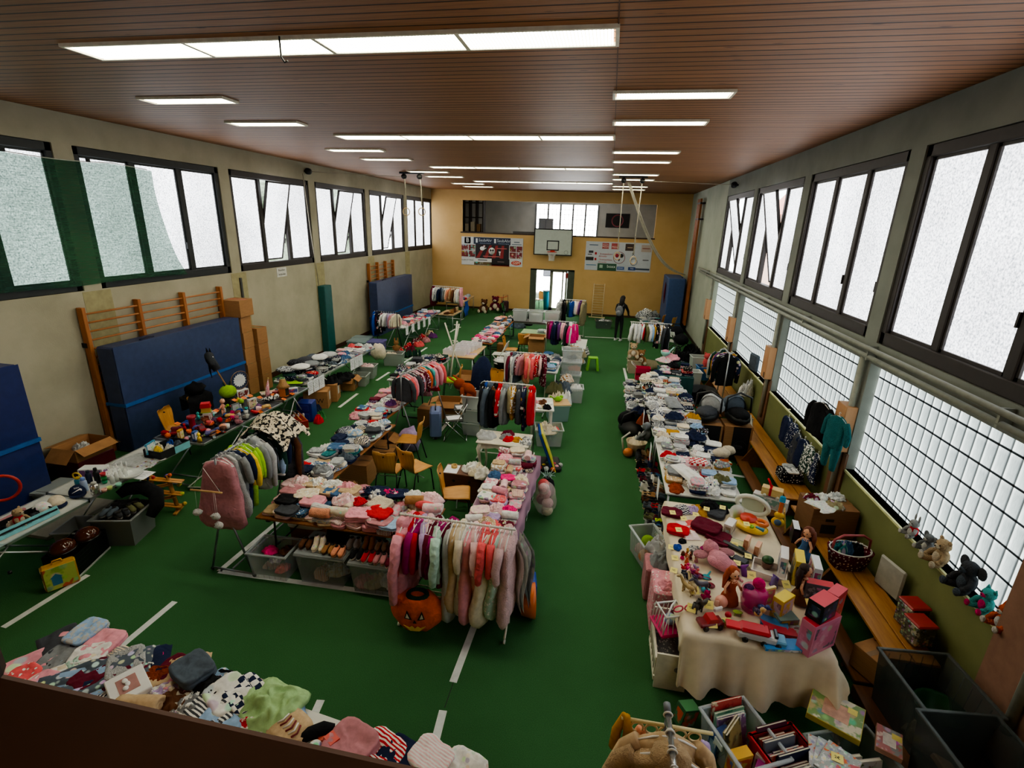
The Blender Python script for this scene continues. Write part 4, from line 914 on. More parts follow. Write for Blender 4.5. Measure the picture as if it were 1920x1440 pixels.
rack('low rack with blue coats beside the small blue mat',(-7.85,16.15,0),(-7.0,16.15,0),1.3,'a',m_dsteel)
hang([('coat','blue',None,1.15),('coat','navy',None,1.1),('coat','black','printed',1.),('jacket','burgundy',None),('shirt','white',None),('shirt','white','striped'),('shirt','lilac',None),('shirt','light grey','striped'),('jacket','dusty pink',None),('shirt','cream',None)],(-7.85,16.15,1.3),(-7.0,16.15,1.3),'on the low rack by the small mat','clothes on the low rack by the small mat','#d8d8d8',0,1,1.05,.4)
rack('clothes rack in the far left corner',(-7.85,22.3,0),(-6.4,22.1,0),1.5,'h',m_wht)
hang([('coat','burgundy',None,1.2),('jacket','white',None,1.2),('jacket','slate','striped',1.2),('shirt','white','striped',1.2),('jacket','navy',None,1.2),('jacket','slate',None,1.2),('shirt','grey',None,1.2),('shirt','light grey','patterned',1.2),('shirt','cream',None,1.2),('shirt','peach',None,1.2),('shirt','tan',None,1.2),('shirt','beige',None,1.2),('jacket','brown',None,1.2),('jacket','cream',None,1.2),('jacket','white','floral',1.2),('coat','pink',None,1.1)],(-7.85,22.3,1.5),(-6.4,22.1,1.5),'on the far left rack','clothes on the far left rack','#d8d8d8',0,1,1.1,.35)
def plush(name,label,loc,rz,s,col,belly=None,ears='round',earc=None,snout=True,group=None,cat='soft toy',pat='fluffy',lie=0,hat=None,coat=None):
 t=thing(name,label,cat,loc,rz,group);t.scale=(s,s,s)
 if lie:t.rotation_euler=(lie,0,rz)
 f=fab(col,pat);fb=fab(belly or col,pat);bl=plastic('#0c0c0e',.15)
 obj('body',MB().ell((0,0,.13),(.10,.09,.13),14,9,0,None,.15,3).ell((0,.062,.12),(.07,.045,.09),12,7,1),[fab(coat,None)if coat else f,fb],t)
 h=MB().ell((0,.02,.32),(.10,.092,.09),16,10,0,None,.08,5)
 if snout:h.ell((0,.10,.30),(.045,.04,.034),10,6,1)
 hd=obj('head',h,[f,fb],t)
 for q in(-1,1):
  e=MB()
  if ears=='round':e.ell((q*.078,.01,.395),(.036,.02,.036),10,6)
  elif ears=='long':e.ell((q*.06,-.01,.45),(.028,.016,.09),10,6)
  elif ears=='big':e.ell((q*.13,-.005,.34),(.07,.018,.08),12,7)
  else:e.tube([(q*.06,.0,.37),(q*.075,.0,.45)],[.04,.004],8)
  obj('ear',e,fab(earc or col,pat),t)
  obj('eye',MB().ell((q*.038,.102,.335),(.011,.008,.012),8,5),bl,hd)
  obj('arm',MB().tube([(q*.07,.01,.2),(q*.12,.06,.15),(q*.12,.11,.10)],[.04,.038,.034],10).ell((q*.12,.115,.095),(.036,.036,.036),10,6),f,t)
  obj('leg',MB().tube([(q*.05,.03,.05),(q*.09,.12,.045),(q*.11,.18,.05)],[.05,.046,.042],10).ell((q*.112,.19,.06),(.045,.03,.055),10,6,1),[f,fb],t)
 if snout:obj('nose',MB().ell((0,.137,.31),(.014,.01,.011),8,5),bl,hd)
 if hat:obj('hat',MB().ell((0,.0,.39),(.085,.085,.05),12,6).ell((0,.07,.375),(.06,.05,.012),10,4),fab(hat),t)
 return t
def doll(label,loc,rz,s,hair,dress,skin='#e0a98a',lie=0,group=None,longhair=True,cat='doll'):
 t=thing('doll',label,cat,loc,rz,group);t.scale=(s,s,s)
 if lie:t.rotation_euler=(lie,0,rz)
 sk=plain(skin,.5,0,.05)
 obj('body',MB().tube([(0,0,.16),(0,0,.22),(0,0,.29),(0,0,.32)],[.04,.036,.042,.018],10).ell((0,0,.385),(.052,.05,.06),14,9),sk,t)
 if dress:obj('dress',MB().lathe([(.10,.03),(.085,.10),(.05,.18),(.042,.22),(.048,.28),(.03,.305)],n=14),fab(dress),t)
 hm=MB().ell((0,-.018,.40),(.062,.056,.06),12,8,0,None,.25,2)
 if longhair:
  for q in range(9):
   a=PI*.15+PI*.7*q/8;hm.tube([(math.cos(a)*.05,-.02-.02*math.sin(a),.41),(math.cos(a)*.075,-.045*math.sin(a)-.015,.33),(math.cos(a)*.09,-.06*math.sin(a),.2+.03*(q%2))],[.03,.028,.012],7)
 obj('hair',hm,plain(hair,.7,0,.35),t)
 for q in(-1,1):
  obj('arm',MB().tube([(q*.04,0,.29),(q*.085,.01,.23),(q*.10,.04,.18)],[.017,.014,.011],8),sk,t)
  obj('leg',MB().tube([(q*.025,0,.17),(q*.028,.005,.09),(q*.03,0,.02),(q*.03,.03,.008)],[.024,.02,.014,.01],8),sk,t)
  obj('eye',MB().ell((q*.02,.048,.39),(.008,.005,.008),6,4),plastic('#1a2233'),t)
 return t
def printmat(a,b,c,sc=14.):
 k=('print',a,b,c,sc)
 if k not in MC:
  t=NT('printed_cover');bs=t.bsdf(Roughness=.35);v=t.co()
  n=t.n('ShaderNodeTexVoronoi',Scale=sc);t.l(v,n.inputs[0]);m2=t.noise(v,sc*.6,3.)
  cc=t.ramp(m2,[(.38,lin(a)),(.44,lin(b)),(.56,lin(b)),(.6,lin(c))]);cc=t.mix(t.ramp(n.outputs['Distance'],[(.25,(.5,.5,.5,1)),(.4,(0,0,0,1))]),cc,n.outputs['Color']);t.l(cc,bs.inputs['Base Color']);MC[k]=t.m
 return MC[k]
def toybox(label,loc,rz,w,d,h,col,pr,top=None,group=None,name='toy_box',cat='toy box',tilt=None,lettering=None,lc='#ffffff',window=False):
 t=thing(name,label,cat,loc,rz,group)
 if tilt:t.rotation_euler=(tilt[0],tilt[1],rz)
 obj('carton',MB().box((0,0,h/2),(w,d,h),0,0,.002),plain(col,.35,0,.05),t)
 p=printmat(*pr)
 obj('picture_panel',MB().box((0,-d/2,h*.5),(w*.86,.002,h*.78)).box((0,d/2,h*.5),(w*.86,.002,h*.78)),p,t)
 obj('side_panel',MB().box((w/2,0,h*.5),(.002,d*.7,h*.6)).box((-w/2,0,h*.5),(.002,d*.7,h*.6)),p,t)
 if top:obj('top_panel',MB().box((0,0,h+.0005),(w*.98,d*.96,.001)),plain(top,.35,0,.03),t)
 if lettering:text(lettering,min(h*.16,w/len(lettering)*1.3),plain(lc,.4),t,(0,-d/2-.002,h*.86),(PI/2,0,0))
 return t
def note(label,p,rz=0,tilt=(.0,0),w=.075,col='#f2e58c',s=None):
 o=solo('price_note',MB().box((0,0,.0006),(w,w*.95,.0012)),plain(col,.7,0,.03),label,'price note',p,0,'handwritten price notes',(tilt[0],tilt[1],rz))
 if s:text(s,w*.42,plain('#3a3a40'),o,(0,0,.0014),(0,0,0))
 else:obj('scribble',MB().box((-.003,.006,.0013),(w*.5,.004,.0006)).box((.004,-.006,.0013),(w*.42,.004,.0006)),plain('#5a5a50'),o)
 return o
def car(label,loc,rz,L,body,cab,group=None,kind='car',wheel='#151515',name='toy_car'):
 t=thing(name,label,'toy car',loc,rz,group);W=L*.5;r=L*.11
 obj('body',MB().box((0,0,r+L*.09),(W,L,L*.18),0,0,L*.04),plastic(body),t)
 obj('cab',MB().prism([(-L*.28,0),(L*.22,0),(L*.12,L*.2),(-L*.2,L*.2)],-W*.42,W*.42,0,TR(0,0,r+L*.17)@RZ_(PI/2)@RX_(PI/2)),plastic(cab),t)
 for q in(-1,1):
  for p in(-1,1):obj('wheel',MB().cyl((q*W*.5-.012*q,p*L*.3,r),(q*W*.5+.012*q,p*L*.3,r),r,n=14),plastic(wheel),t)
 return t
def bottle(label,loc,h,r,body,cap,group='drinking bottles on the left table',name='bottle',met=False):
 t=thing(name,label,'bottle',loc,0,group)
 obj('body',MB().lathe([(r*.9,0),(r,.01),(r,h*.68),(r*.75,h*.78),(r*.6,h*.8)],n=16),metal(body,.2)if met else plastic(body),t)
 obj('cap',MB().lathe([(r*.66,h*.79),(r*.66,h*.95),(r*.5,h)],n=14),plastic(cap),t);return t
def ball(name,label,cat,loc,r,mat,group=None):return solo(name,MB().ell((0,0,r),(r,r,r),16,10),mat,label,cat,loc,0,group)
def shoe_mesh(kind):
 mb=MB();L=.15;R=[];n=12
 def sec(y,w,h,x=0):return[(x+w*math.cos(2*PI*i/n),y,.016+max(-.012,h*.5+h*.5*math.sin(2*PI*i/n)))for i in range(n)]
 top={'low':.055,'boot':.13,'san':.035}[kind]
 mb.rings([sec(-.072,.012,.03),sec(-.066,.024,top*.95),sec(-.045,.029,top),sec(-.015,.029,top*.98),sec(.012,.029,min(.06,top)),sec(.04,.031,.042),sec(.062,.027,.034),sec(.076,.012,.02)],0)
 mb.prism([(.012*math.cos(a)+.020*math.cos(a),.078*math.sin(a))for a in[2*PI*k/16 for k in range(16)]],0,.016,1)
 mb.ell((0,-.035,.016+top),(.02,.026,.004),10,4,2)
 return mb.mesh('shoe_'+kind)
SHOE={}
def shoes(label,loc,rz,kind,col,sole='#d8d4c8',s=1.,pair=True,pat=None,group=None):
 if kind not in SHOE:
  SHOE[kind]=shoe_mesh(kind)
 nm='boot' if kind=='boot' else 'shoe'
 R=Matrix.Rotation(rz,3,'Z')
 for q,w in((-1,'left'),(1,'right')):
  p=Vector(loc)+R@Vector((q*.036*s,0,0))
  inst(nm,SHOE[kind],[fab(col,pat),plastic(sole,.6),plain('#1a1614',.9)],'%s %s'%(w,label),nm,p,(0,0,rz+q*-.05),(s,s,s),group)
m_mat=plain('#36446a',.42,0,.12);m_strap=plain('#1f5fa6',.6)
def mat_(label,y0,y1,x0,x1,z0,z1,strapz,lean=0,col=None):
 t=thing('gym_mat',label,'gym mat',((x0+x1)/2,(y0+y1)/2,z0));L=y1-y0;W=x1-x0;h=z1-z0
 mb=MB()
 def fn(u,v):
  e=min(u,1-u,v,1-v);b=.03*math.sin(PI*u)*math.sin(PI*v)+.018*nz(u*5,v*3,y0)-.012*math.exp(-((v*h-strapz)/.05)**2)*4*(1 if strapz else 0)*.5
  return(W/2+b*(1 if e>0 else 0),-L/2+L*u,h*v)
 mb.grid(fn,24,16);mb.bx(-W/2,W/2-.002,-L/2,L/2,0,h,0,.03)
 obj('cover',mb,col or m_mat,t)
 if strapz:obj('strap',MB().bx(-W/2-.02,W/2+.03,-L/2-.012,L/2+.012,strapz-.03,strapz+.03),m_strap,t)
 obj('handle',MB().tube([(W/2-.1,-L*.3,h+.01),(W/2-.1,-L*.25,h+.03),(W/2-.1,-L*.2,h+.01)],.012,6),plain('#16213c'),t);return t
a,b=atx(211,653,-8.46),atx(447,597,-8.46)
BIGM=mat_('large dark blue gym mat strapped upright to the wooden wall bars',a.y,b.y,-8.84,-8.46,.0,a.z,.95)
a=atx(14,688,-8.4)
mat_('dark blue gym mat at the far left edge of the picture',3.2,a.y+.15,-8.86,-8.42,.0,a.z,.95,0,plain('#24316a',.42))
a,b=atx(706,530,-8.5),atx(772,516,-8.5)
mat_('smaller dark blue gym mat leaning by the far left windows',a.y,b.y,-8.84,-8.5,.0,a.z,.7)
def wallbars(label,ys,zt,top=(2,.15)):
 t=thing('wall_bars',label,'wall bars',(XL,ys[0],0));mw=wood('#9c5c2c','#b97a44',(10,10,1.5),.5);mr=wood('#a8683a','#c08654',(12,2,12),.5)
 for i,y in enumerate(ys):obj('upright',MB().bx(.03,.15,y-ys[0]-.035,y-ys[0]+.035,.0,zt,0,.006),mw,t)
 for k in range(2,17):
  z=zt-.12-(k-2)*.155
  if z<.2:break
  obj('bar',MB().cyl((.11,-.02,z),(.11,ys[-1]-ys[0]+.02,z),.018,n=8),mr,t)
 obj('bracket',MB().bx(0,.1,-.05,-.04,zt*.74,zt*.77),m_dsteel,t);return t
wallbars('wooden wall bars rising behind the large blue mat',(7.17,8.27,9.36,10.45),2.72)
wallbars('wooden wall bars behind the smaller blue mat',(18.2,18.95,19.7,20.45),2.72)
t=thing('wall_bars','tall wooden wall bars folded at the far end of the right wall','wall bars',(XR,22.2,0));mw=wood('#8a4e26','#a5663a',(10,10,1.5),.5)
for i in range(5):obj('upright',MB().bx(-.2,-.12,i*.16,i*.16+.07,.4,5.5,0,.005),mw,t)
obj('bracket',MB().bx(-.2,0,-.05,.75,5.3,5.36).bx(-.2,0,-.05,.75,4.7,4.75),m_dsteel,t)
solo('column_pad',MB().bx(-.12,.12,-.22,.22,.02,2.26,0,.02),plain('#175a58',.5),'dark teal padded cover on the left wall between the windows','column pad',(XL+.13,14.95,0))
p=atx(528,510,XL);sg=solo('no_smoking_sign',MB().box((.004,0,0),(.008,.44,.26)),plain('#d2d2cc',.6),'small white no-smoking sign under the third left window','sign',(XL,p.y,p.z))
text('Rauchen',.085,plain('#202020'),sg,(.009,0,.055),(PI/2,0,PI/2));text('verboten',.085,plain('#202020'),sg,(.009,0,-.06),(PI/2,0,PI/2))
p=atx(448,552,XL);solo('cable_duct',MB().bx(0,.04,-.03,.03,0,1.0),plain('#4a4d4c'),'short dark grey cable duct on the wall above the stacked boxes','cable duct',(XL,p.y+.1,p.z-.6))
def netmat():
 t=NT('shade_net');v=t.co();n=t.noise(t.co('Object',(1,1.2,26)),3.,3.);n2=t.noise(v,.7)
 b=t.n('ShaderNodeBsdfPrincipled',Roughness=.9);t.l(t.ramp(n2,[(.3,lin('#24443f')),(.7,lin('#3a6a4c'))]),b.inputs['Base Color'])
 tr=t.n('ShaderNodeBsdfTransparent');tr.inputs[0].default_value=(.62,.80,.70,1);mx=t.n('ShaderNodeMixShader');t.l(t.ramp(n,[(.3,(.58,)*3+(1,)),(.7,(.82,)*3+(1,))]),mx.inputs[0])
 t.l(tr.outputs[0],mx.inputs[1]);t.l(b.outputs[0],mx.inputs[2]);t.l(mx.outputs[0],t.out.inputs[0]);return t.m
mb=MB();yA,yB=3.2,atx(285,320,XL+.05).y;yC=atx(352,510,XL+.05).y;zt_,zb_=5.16,3.07
def nf(u,v):
 yt=yA+(yB-yA)*u;yb2=yA+(yC-yA)*u;k=1-v;y=yt+(yb2-yt)*(k**2.6)
 return(XL+.035+.03*nz(y*1.3,v*3,2)*min(1,v*(1-v)*6)+.0,y,zb_+(zt_-zb_)*v-.05*abs(math.sin(y*1.5))*(v>.9)+.03*abs(math.sin(y*1.3))*(v<.1))
mb.grid(nf,40,20);nt_=solo('shade_net',mb,netmat(),'translucent green shade net hung over the two nearest left windows','shade net')
obj('cord',MB().tube([(XL+.05,3.2+i*.12,zt_+.01-.05*abs(math.sin((3.2+i*.12)*1.5)))for i in range(int((yB-3.2)/.12)+1)],.008,5),plain('#c9ccc4'),nt_)
for k in range(4):obj('clip',MB().box((XL+.06,yA+.8+k*1.3,zt_),(.03,.06,.05)),plain('#141414'),nt_)
STK='tall cartons stacked between blue mat and wall'
for k in range(5):
 carton('brown carton of the taller stack beside the blue mat, %s from the floor'%ORD[k],(-8.78,10.74+.012*(k%2),k*.40),.03*(k%2),.40,.36,.395,group=STK,tapec='#2f7a4a')
carton('brown carton with red tape crowning the stack beside the blue mat',(-8.74,10.72,2.0),.06,.46,.50,.40,tapec='#d03048',group=STK)
for k in range(4):carton('brown carton of the lower stack beside the blue mat, %s from the floor'%ORD[k],(-8.72,11.16+.01*(k%2),k*.41),-.03*(k%2),.44,.36,.405,group=STK,tapec='#2f7a4a')
def xxl(t,w,d,h):
 text('XXL',.12,plain('#3a2616'),t,(w/2+.003,.12,h*.45),(PI/2,0,PI/2));obj('print',MB().box((w/2+.001,-.13,h*.5),(.002,.24,h*.5)),plain('#a85a2a'),t)
solo('red_chest',MB().bx(-.25,.25,-.32,.32,0,.36,0,.01),plain('#5e1426',.5),'dark red box standing on the floor under the XXL carton','box',(-8.55,6.35,0))
carton('open brown carton printed XXL on top of the dark red box',(-8.55,6.35,.36),0,.46,.62,.22,True,mark=xxl)
garment('rump','light grey',None,(-8.55,6.35,.46),.4,1.1,label='grey cloth heaped in the XXL carton',group='things in the XXL carton')
crate('flat grey plastic box on the floor by the far left mat',(-8.2,5.62,0),.1,.5,.5,.16,'#9aa4aa',True,.8)
solo('wooden_board',MB().bx(-.35,.35,-.5,.5,0,.05,0,.004),plain('#8d8a80',.7),'low grey-brown board lying behind the left camping table','board',(-7.6,5.15,0))
chair('plywood chair standing behind the black toy table',(-7.72,7.5,0),-PI/2+.25)
chair('plywood chair with black jacket behind the black toy table',(-7.78,8.25,0),-PI/2+.25)
jk=MB();jk.grid(lambda u,v:(-8.04+.05*math.sin(u*3)+(.16 if v>.5 else-.02)+.03*nz(u*5,v*5,1),7.95+.62*u,.92-abs(v-.42)*.75+.05*nz(u*4,v*6,2)),14,18)
jk.ell((-8.02,8.3,.95),(.16,.2,.13),14,9,0,None,.6,3);solo('jacket',jk,fab('black',None),'black jacket flung over the back of the plywood chair by the big mat','jacket')
t=thing('hobby_horse','black hobby horse on a stick leaning against the blue mat','hobby horse',(-7.5,8.45,.5));st=wood('#8a6238','#a87c4e')
obj('stick',MB().tube([(.35,.05,0),(-.1,.0,.9)],.013,8),st,t)
obj('head',MB().tube([(-.05,0,.86),(-.16,-.02,1.06),(-.12,-.08,1.16),(-.02,-.16,1.10),(.05,-.22,1.02)],[.075,.085,.085,.06,.045],12),fab('dark grey','fluffy'),t)
for q in(-1,1):obj('ear',MB().tube([(-.15+q*.03,-.04,1.22),(-.17+q*.04,-.03,1.31)],[.025,.004],7),fab('black','fluffy'),t);obj('eye',MB().ell((-.08+q*.065,-.11,1.15),(.016,.016,.016),8,5),plastic('#e8e8e8'),t)
mn=MB()
for q in range(10):mn.tube([(-.17,.0,1.2-.03*q),(-.25,.02,1.14-.035*q),(-.24,.04,1.02-.04*q)],[.02,.016,.004],6)
obj('mane',mn,fab('black','fluffy'),t)
bb=thing('basketball_backboard','white basketball backboard with black edge on the far wall','basketball hoop',(-2.73,D-.42,0))
obj('board',MB().bx(-.94,.94,-.02,.02,2.9,4.14),plain('#b9c2bc',.5,0,.05),bb)
e=MB()
for(x0,x1,z0,z1)in((-.94,.94,2.9,2.95),(-.94,.94,4.09,4.14),(-.94,-.89,2.9,4.14),(.89,.94,2.9,4.14)):e.bx(x0,x1,-.026,-.019,z0,z1)
for(x0,x1,z0,z1)in((-.3,.3,3.13,3.18),(-.3,.3,3.55,3.6),(-.3,-.25,3.13,3.6),(.25,.3,3.13,3.6)):e.bx(x0,x1,-.026,-.019,z0,z1)
obj('marking',e,plain('#17191a'),bb);obj('brand_ring',MB().tube([(.66+.09*math.cos(k*PI/8),-.022,3.06+.09*math.sin(k*PI/8))for k in range(16)],.006,5,closed=True),plain('#3a4a44'),bb)
obj('rim',MB().tube([(.23*math.cos(k*PI/10),-.30+.23*math.sin(k*PI/10),3.08)for k in range(20)],.012,7,closed=True).box((0,-.05,3.09),(.22,.08,.09)),plastic('#b8382c'),bb)
nm=MB()
for k in range(16):
 a=2*PI*k/16;nm.tube([(.23*math.cos(a),-.30+.23*math.sin(a),3.07),(.14*math.cos(a+.5),-.30+.14*math.sin(a+.5),2.85),(.13*math.cos(a+.9),-.30+.13*math.sin(a+.9),2.66)],.006,4)
 nm.tube([(.23*math.cos(a),-.30+.23*math.sin(a),3.07),(.14*math.cos(a-.5),-.30+.14*math.sin(a-.5),2.85),(.13*math.cos(a-.9),-.30+.13*math.sin(a-.9),2.66)],.006,4)
obj('net',nm,plain('#d8d8d4'),bb);obj('arm',MB().bx(-.5,-.44,.02,.40,3.2,3.26).bx(.44,.5,.02,.40,3.2,3.26).bx(-.5,-.44,.02,.40,3.8,3.86).bx(.44,.5,.02,.40,3.8,3.86),m_dsteel,bb)
def banner(label,x0,x1,z0,z1,base):
 t=thing('sponsor_banner',label,'banner',(x0,D,z0));W,h=x1-x0,z1-z0
 obj('sheet',MB().bx(0,W,-.03,-.002,0,h),plain(base,.5,0,.04),t);return t,W,h
def fld(t,W,h,x0,x1,z0,z1,col,nm='field',lv=0):return obj(nm,MB().bx(W*x0,W*x1,-.034-.002*lv,-.028,h*z0,h*z1),col if not isinstance(col,str)else plain(col,.5,0,.05),t)
def btx(t,W,h,s,x,z,size,col,lv=2):return text(s,size,plain(col,.5),t,(W*x,-.036-.002*lv,h*z),(PI/2,0,0))
t,W,h=banner('dark sponsor banner with red stripes left of the basketball board',-7.45,-4.27,2.24,3.63,'#c8ccd0')
fld(t,W,h,.02,.17,.75,1.,'#d5d8da');fld(t,W,h,.05,.15,.76,.98,'#141518');btx(t,W,h,'B',.10,.87,.3,'#e8e8e8')
fld(t,W,h,.2,.8,.75,.99,'#1e2c46');btx(t,W,h,'SaubAhr',.39,.89,.2,'#c8d0dc');btx(t,W,h,'SaubAhr',.69,.89,.2,'#c8d0dc');btx(t,W,h,'Gebäudereinigung',.39,.79,.075,'#8a98ac');btx(t,W,h,'Gebäudereinigung',.69,.79,.075,'#8a98ac')
for x in(.25,.55):fld(t,W,h,x-.015,x+.015,.8,.95,'#dfe4ea','emblem',1)
fld(t,W,h,.9-0.044,.9+0.044,.86-.014,.86+.014,'#4a5a6a','small_print',3);fld(t,W,h,.9-0.077,.9+0.077,.78-.014,.78+.014,'#6a7a8a','small_print',3)
fld(t,W,h,.23,.78,.25,.75,'#211a1e')
for q in range(4):
 obj('red_stripe',MB().prism([(W*(.24+q*.13),h*.27),(W*(.30+q*.13),h*.27),(W*(.40+q*.10),h*.72),(W*(.36+q*.10),h*.72)],.028,.0375,0,RX_(PI/2)),plain('#8e2a2c'),t)
obj('emblem',MB().cyl((W*.5,-.042,h*.52),(W*.5,-.03,h*.52),.17,n=24),plain('#d2d2d0'),t)
for q in(-1,1):obj('emblem_bat',MB().ell((W*.5+q*.055,-.044,h*.545),(.05,.006,.055),10,6),plain('#1a1a1c' if q<0 else '#1c1c20'),t)
obj('player_figure',MB().ell((W*.345,-.044,h*.6),(.13,.005,.10),12,6).ell((W*.375,-.044,h*.68),(.045,.005,.05),10,6).tube([(W*.35,-.044,h*.58),(W*.41,-.044,h*.62)],.03,6),plain('#e6e6e6'),t)
obj('trophy',MB().prism([(W*.61,h*.52),(W*.65,h*.52),(W*.635,h*.42),(W*.64,h*.38),(W*.62,h*.38),(W*.625,h*.42)],.036,.042,0,RX_(PI/2)),plain('#d8d8d8'),t)
fld(t,W,h,.66-0.082,.66+0.082,.62-.014,.62+.014,'#c06a68','small_print',3);fld(t,W,h,.5-0.143,.5+0.143,.33-.014,.33+.014,'#c06a68','small_print',3)
for(x0,x1)in((0,.11),(.12,.225),(.79,.89),(.9,.99)):
 for(z0,z1)in((.52,.72),(.29,.5)):fld(t,W,h,x0,x1,z0,z1,printmat('#3a2a28','#7a2a2c','#b0a8a0',6.),'team_photo')
fld(t,W,h,0,.2,.02,.24,'#d4d6d6');btx(t,W,h,'KAROTTINA',.1,.17,.11,'#1a1a1a');fld(t,W,h,.21,.5,.13,.25,'#dadada');fld(t,W,h,.35-0.077,.35+0.077,.19-.014,.19+.014,'#333333','small_print',3);fld(t,W,h,.21,.5,.01,.12,printmat('#3a3226','#6a5a3a','#8a8a7a',5.),'team_photo')
fld(t,W,h,.5,.79,.02,.25,'#1a1214');fld(t,W,h,.65-0.055,.65+0.055,.15-.014,.15+.014,'#7a6a6a','small_print',3);fld(t,W,h,.5,.79,0,.05,'#9a2426')
obj('emblem',MB().ell((W*.9,-.036,h*.13),(.26,.006,.11),20,8),plain('#c43a28'),t);btx(t,W,h,'GSM',.9,.13,.19,'#e8e0d0',4)
t,W,h=banner('white sponsor banner with many small logos right of the basketball board',-1.15,2.0,2.26,3.62,'#c3c8d2')
fld(t,W,h,.12-0.066,.12+0.066,.88-.014,.88+.014,'#4a6080','small_print',3);btx(t,W,h,'PIZZA',.30,.90,.10,'#e0d0d0',3);fld(t,W,h,.25,.35,.76,.96,'#b04a4c','emblem');btx(t,W,h,'PIZZA',.30,.83,.11,'#efe4e4',3)
fld(t,W,h,.39,.5,.76,.96,'#b04a4c','emblem');btx(t,W,h,'PIZZA',.445,.83,.11,'#efe4e4',3);fld(t,W,h,.6,.74,.72,.96,'#42302a','emblem');fld(t,W,h,.67-0.038,.67+0.038,.83-.014,.83+.014,'#b89a80','small_print',3)
fld(t,W,h,.84,.99,.7,.94,'#b8a8a0','emblem');fld(t,W,h,.91-0.055,.91+0.055,.82-.014,.82+.014,'#8a4a40','small_print',3)
for k,(s1,s2)in enumerate((('Kreissparkasse','Ahrweiler'),)*2):
 z=.58-.2*k;btx(t,W,h,s1,.32,z,.1,'#b04048');btx(t,W,h,s2,.27,z-.085,.1,'#b04048');fld(t,W,h,.145,.175,z-.03,z+.05,'#c02830','emblem')
fld(t,W,h,.01,.13,.34,.46,'#2c2a30','emblem');fld(t,W,h,.05,.12,.6,.68,'#3a3a44','emblem');fld(t,W,h,.07-0.033,.07+0.033,.55-.014,.55+.014,'#2a2a30','small_print',3)
obj('ring',MB().tube([(W*.52+.27*math.cos(k*PI/16),-.034,h*.47+.27*math.sin(k*PI/16))for k in range(32)],.012,5,closed=True),plain('#8a3a44'),t)
for q,c in((-1,'#b0283a'),(1,'#1a1a20')):obj('emblem_bat',MB().ell((W*.52+q*.11,-.036,h*.54),(.09,.006,.095),12,6),plain(c),t)
obj('emblem_handle',MB().prism([(W*.5,h*.42),(W*.54,h*.42),(W*.52,h*.34)],.03,.038,0,RX_(PI/2)),plain('#2a2226'),t)
fld(t,W,h,.2,.49,.0,.25,'#2f5a44');fld(t,W,h,.23,.28,.09,.2,'#a8c0b0','emblem',2);btx(t,W,h,'boxx',.41,.15,.2,'#e2ece6')
for x,c in((.55,'#4a6aa8'),(.72,'#2a4a88')):fld(t,W,h,x-.05,x+.06,.05,.16,c,'emblem')
btx(t,W,h,'CEWE',.55,.105,.09,'#e0e4f0');btx(t,W,h,'TKB',.725,.105,.09,'#e0e4f0');fld(t,W,h,.78,.99,.07,.13,'#3a4a60','emblem');fld(t,W,h,.1-0.077,.1+0.077,.18-.014,.18+.014,'#4a7aa0','small_print',3);fld(t,W,h,.92-0.044,.92+0.044,.42-.014,.42+.014,'#4a4a50','small_print',3)
obj('ring',MB().tube([(W*.745+.16*math.cos(k*PI/14),-.034,h*.34+.16*math.sin(k*PI/14))for k in range(28)],.01,5,closed=True),plain('#4a4a50'),t);btx(t,W,h,'R',.73,.6,.22,'#2a2a30')
def rings(label,px,py,xs,yy,lab2):
 t=thing('gymnastic_rings',label,'gymnastic rings',(0,0,0));zt=H
 obj('ceiling_rail',MB().bx(xs[0]-.15,xs[1]+.15,yy-.04,yy+.04,zt-.06,zt-.002),m_dsteel,t)
 for x,(qx,qy)in zip(xs,zip(px,py)):
  p=aty(qx,qy,yy);z=p.z
  obj('pulley',MB().cyl((x,yy-.05,zt-.14),(x,yy+.05,zt-.14),.08,n=14),plain('#141416'),t)
  obj('rope',MB().tube([(x,yy,zt-.1),(p.x,yy,z+.75)],.018,6),plain('#b5ad98',.9),t)
  obj('strap',MB().box((p.x,yy,z+.5),(.035,.012,.6)),plain('#8a8472',.8),t)
  obj('ring',MB().tube([(p.x+.12*math.cos(k*PI/10)*.8,yy+.12*math.cos(k*PI/10)*.5,z+.12*math.sin(k*PI/10))for k in range(20)],.017,7,closed=True),wood('#a89068','#c4ac80'),t)
 return t
rings('pair of wooden gymnastic rings hanging near the left windows',(762,791),(397,397),(-6.94,-6.40),17.05,0)
rings('pair of gymnastic rings hanging in front of the white sponsor banner',(1157,1187),(480,488),(.25,.82),17.2,0)
mb=MB();a=Vector((.45,19.0,H-.05));b=Vector((3.2,22.4,2.5))
for k in range(4):
 o=Vector((.03*math.cos(k*1.6),.03*math.sin(k*1.6),.02*(k%2)));P=[a+(b-a)*(i/14)+o*(1-i/14)+Vector((0,0,-.75*math.sin(PI*i/14)*(1+.05*k)))for i in range(15)];mb.tube(P,.024 if k<3 else .012,6)
solo('climbing_rope',mb,plain('#b9b2a0',.9),'bundle of climbing ropes pulled aside to the right wall','rope')
for(s,q,y,X)in(('left',XL,14.6,-6.95),('right',XR,16.9,.85)):
 zz=5.62;mb=MB().tube([(q+(.05 if s=='left' else-.05),y,zz),(X,17.1,H-.15)],.008,5)
 t=solo('pulley_line',mb,plain('#9a9484'),'thin pulley line from the rings to the %s wall'%s,'rope')
 obj('wheel',MB().cyl((q+(.12 if s=='left' else-.12),y-.05,zz),(q+(.12 if s=='left' else-.12),y+.05,zz),.09,n=14).box((q+(.06 if s=='left' else-.06),y,zz),(.14,.05,.05)),plain('#141416'),t)
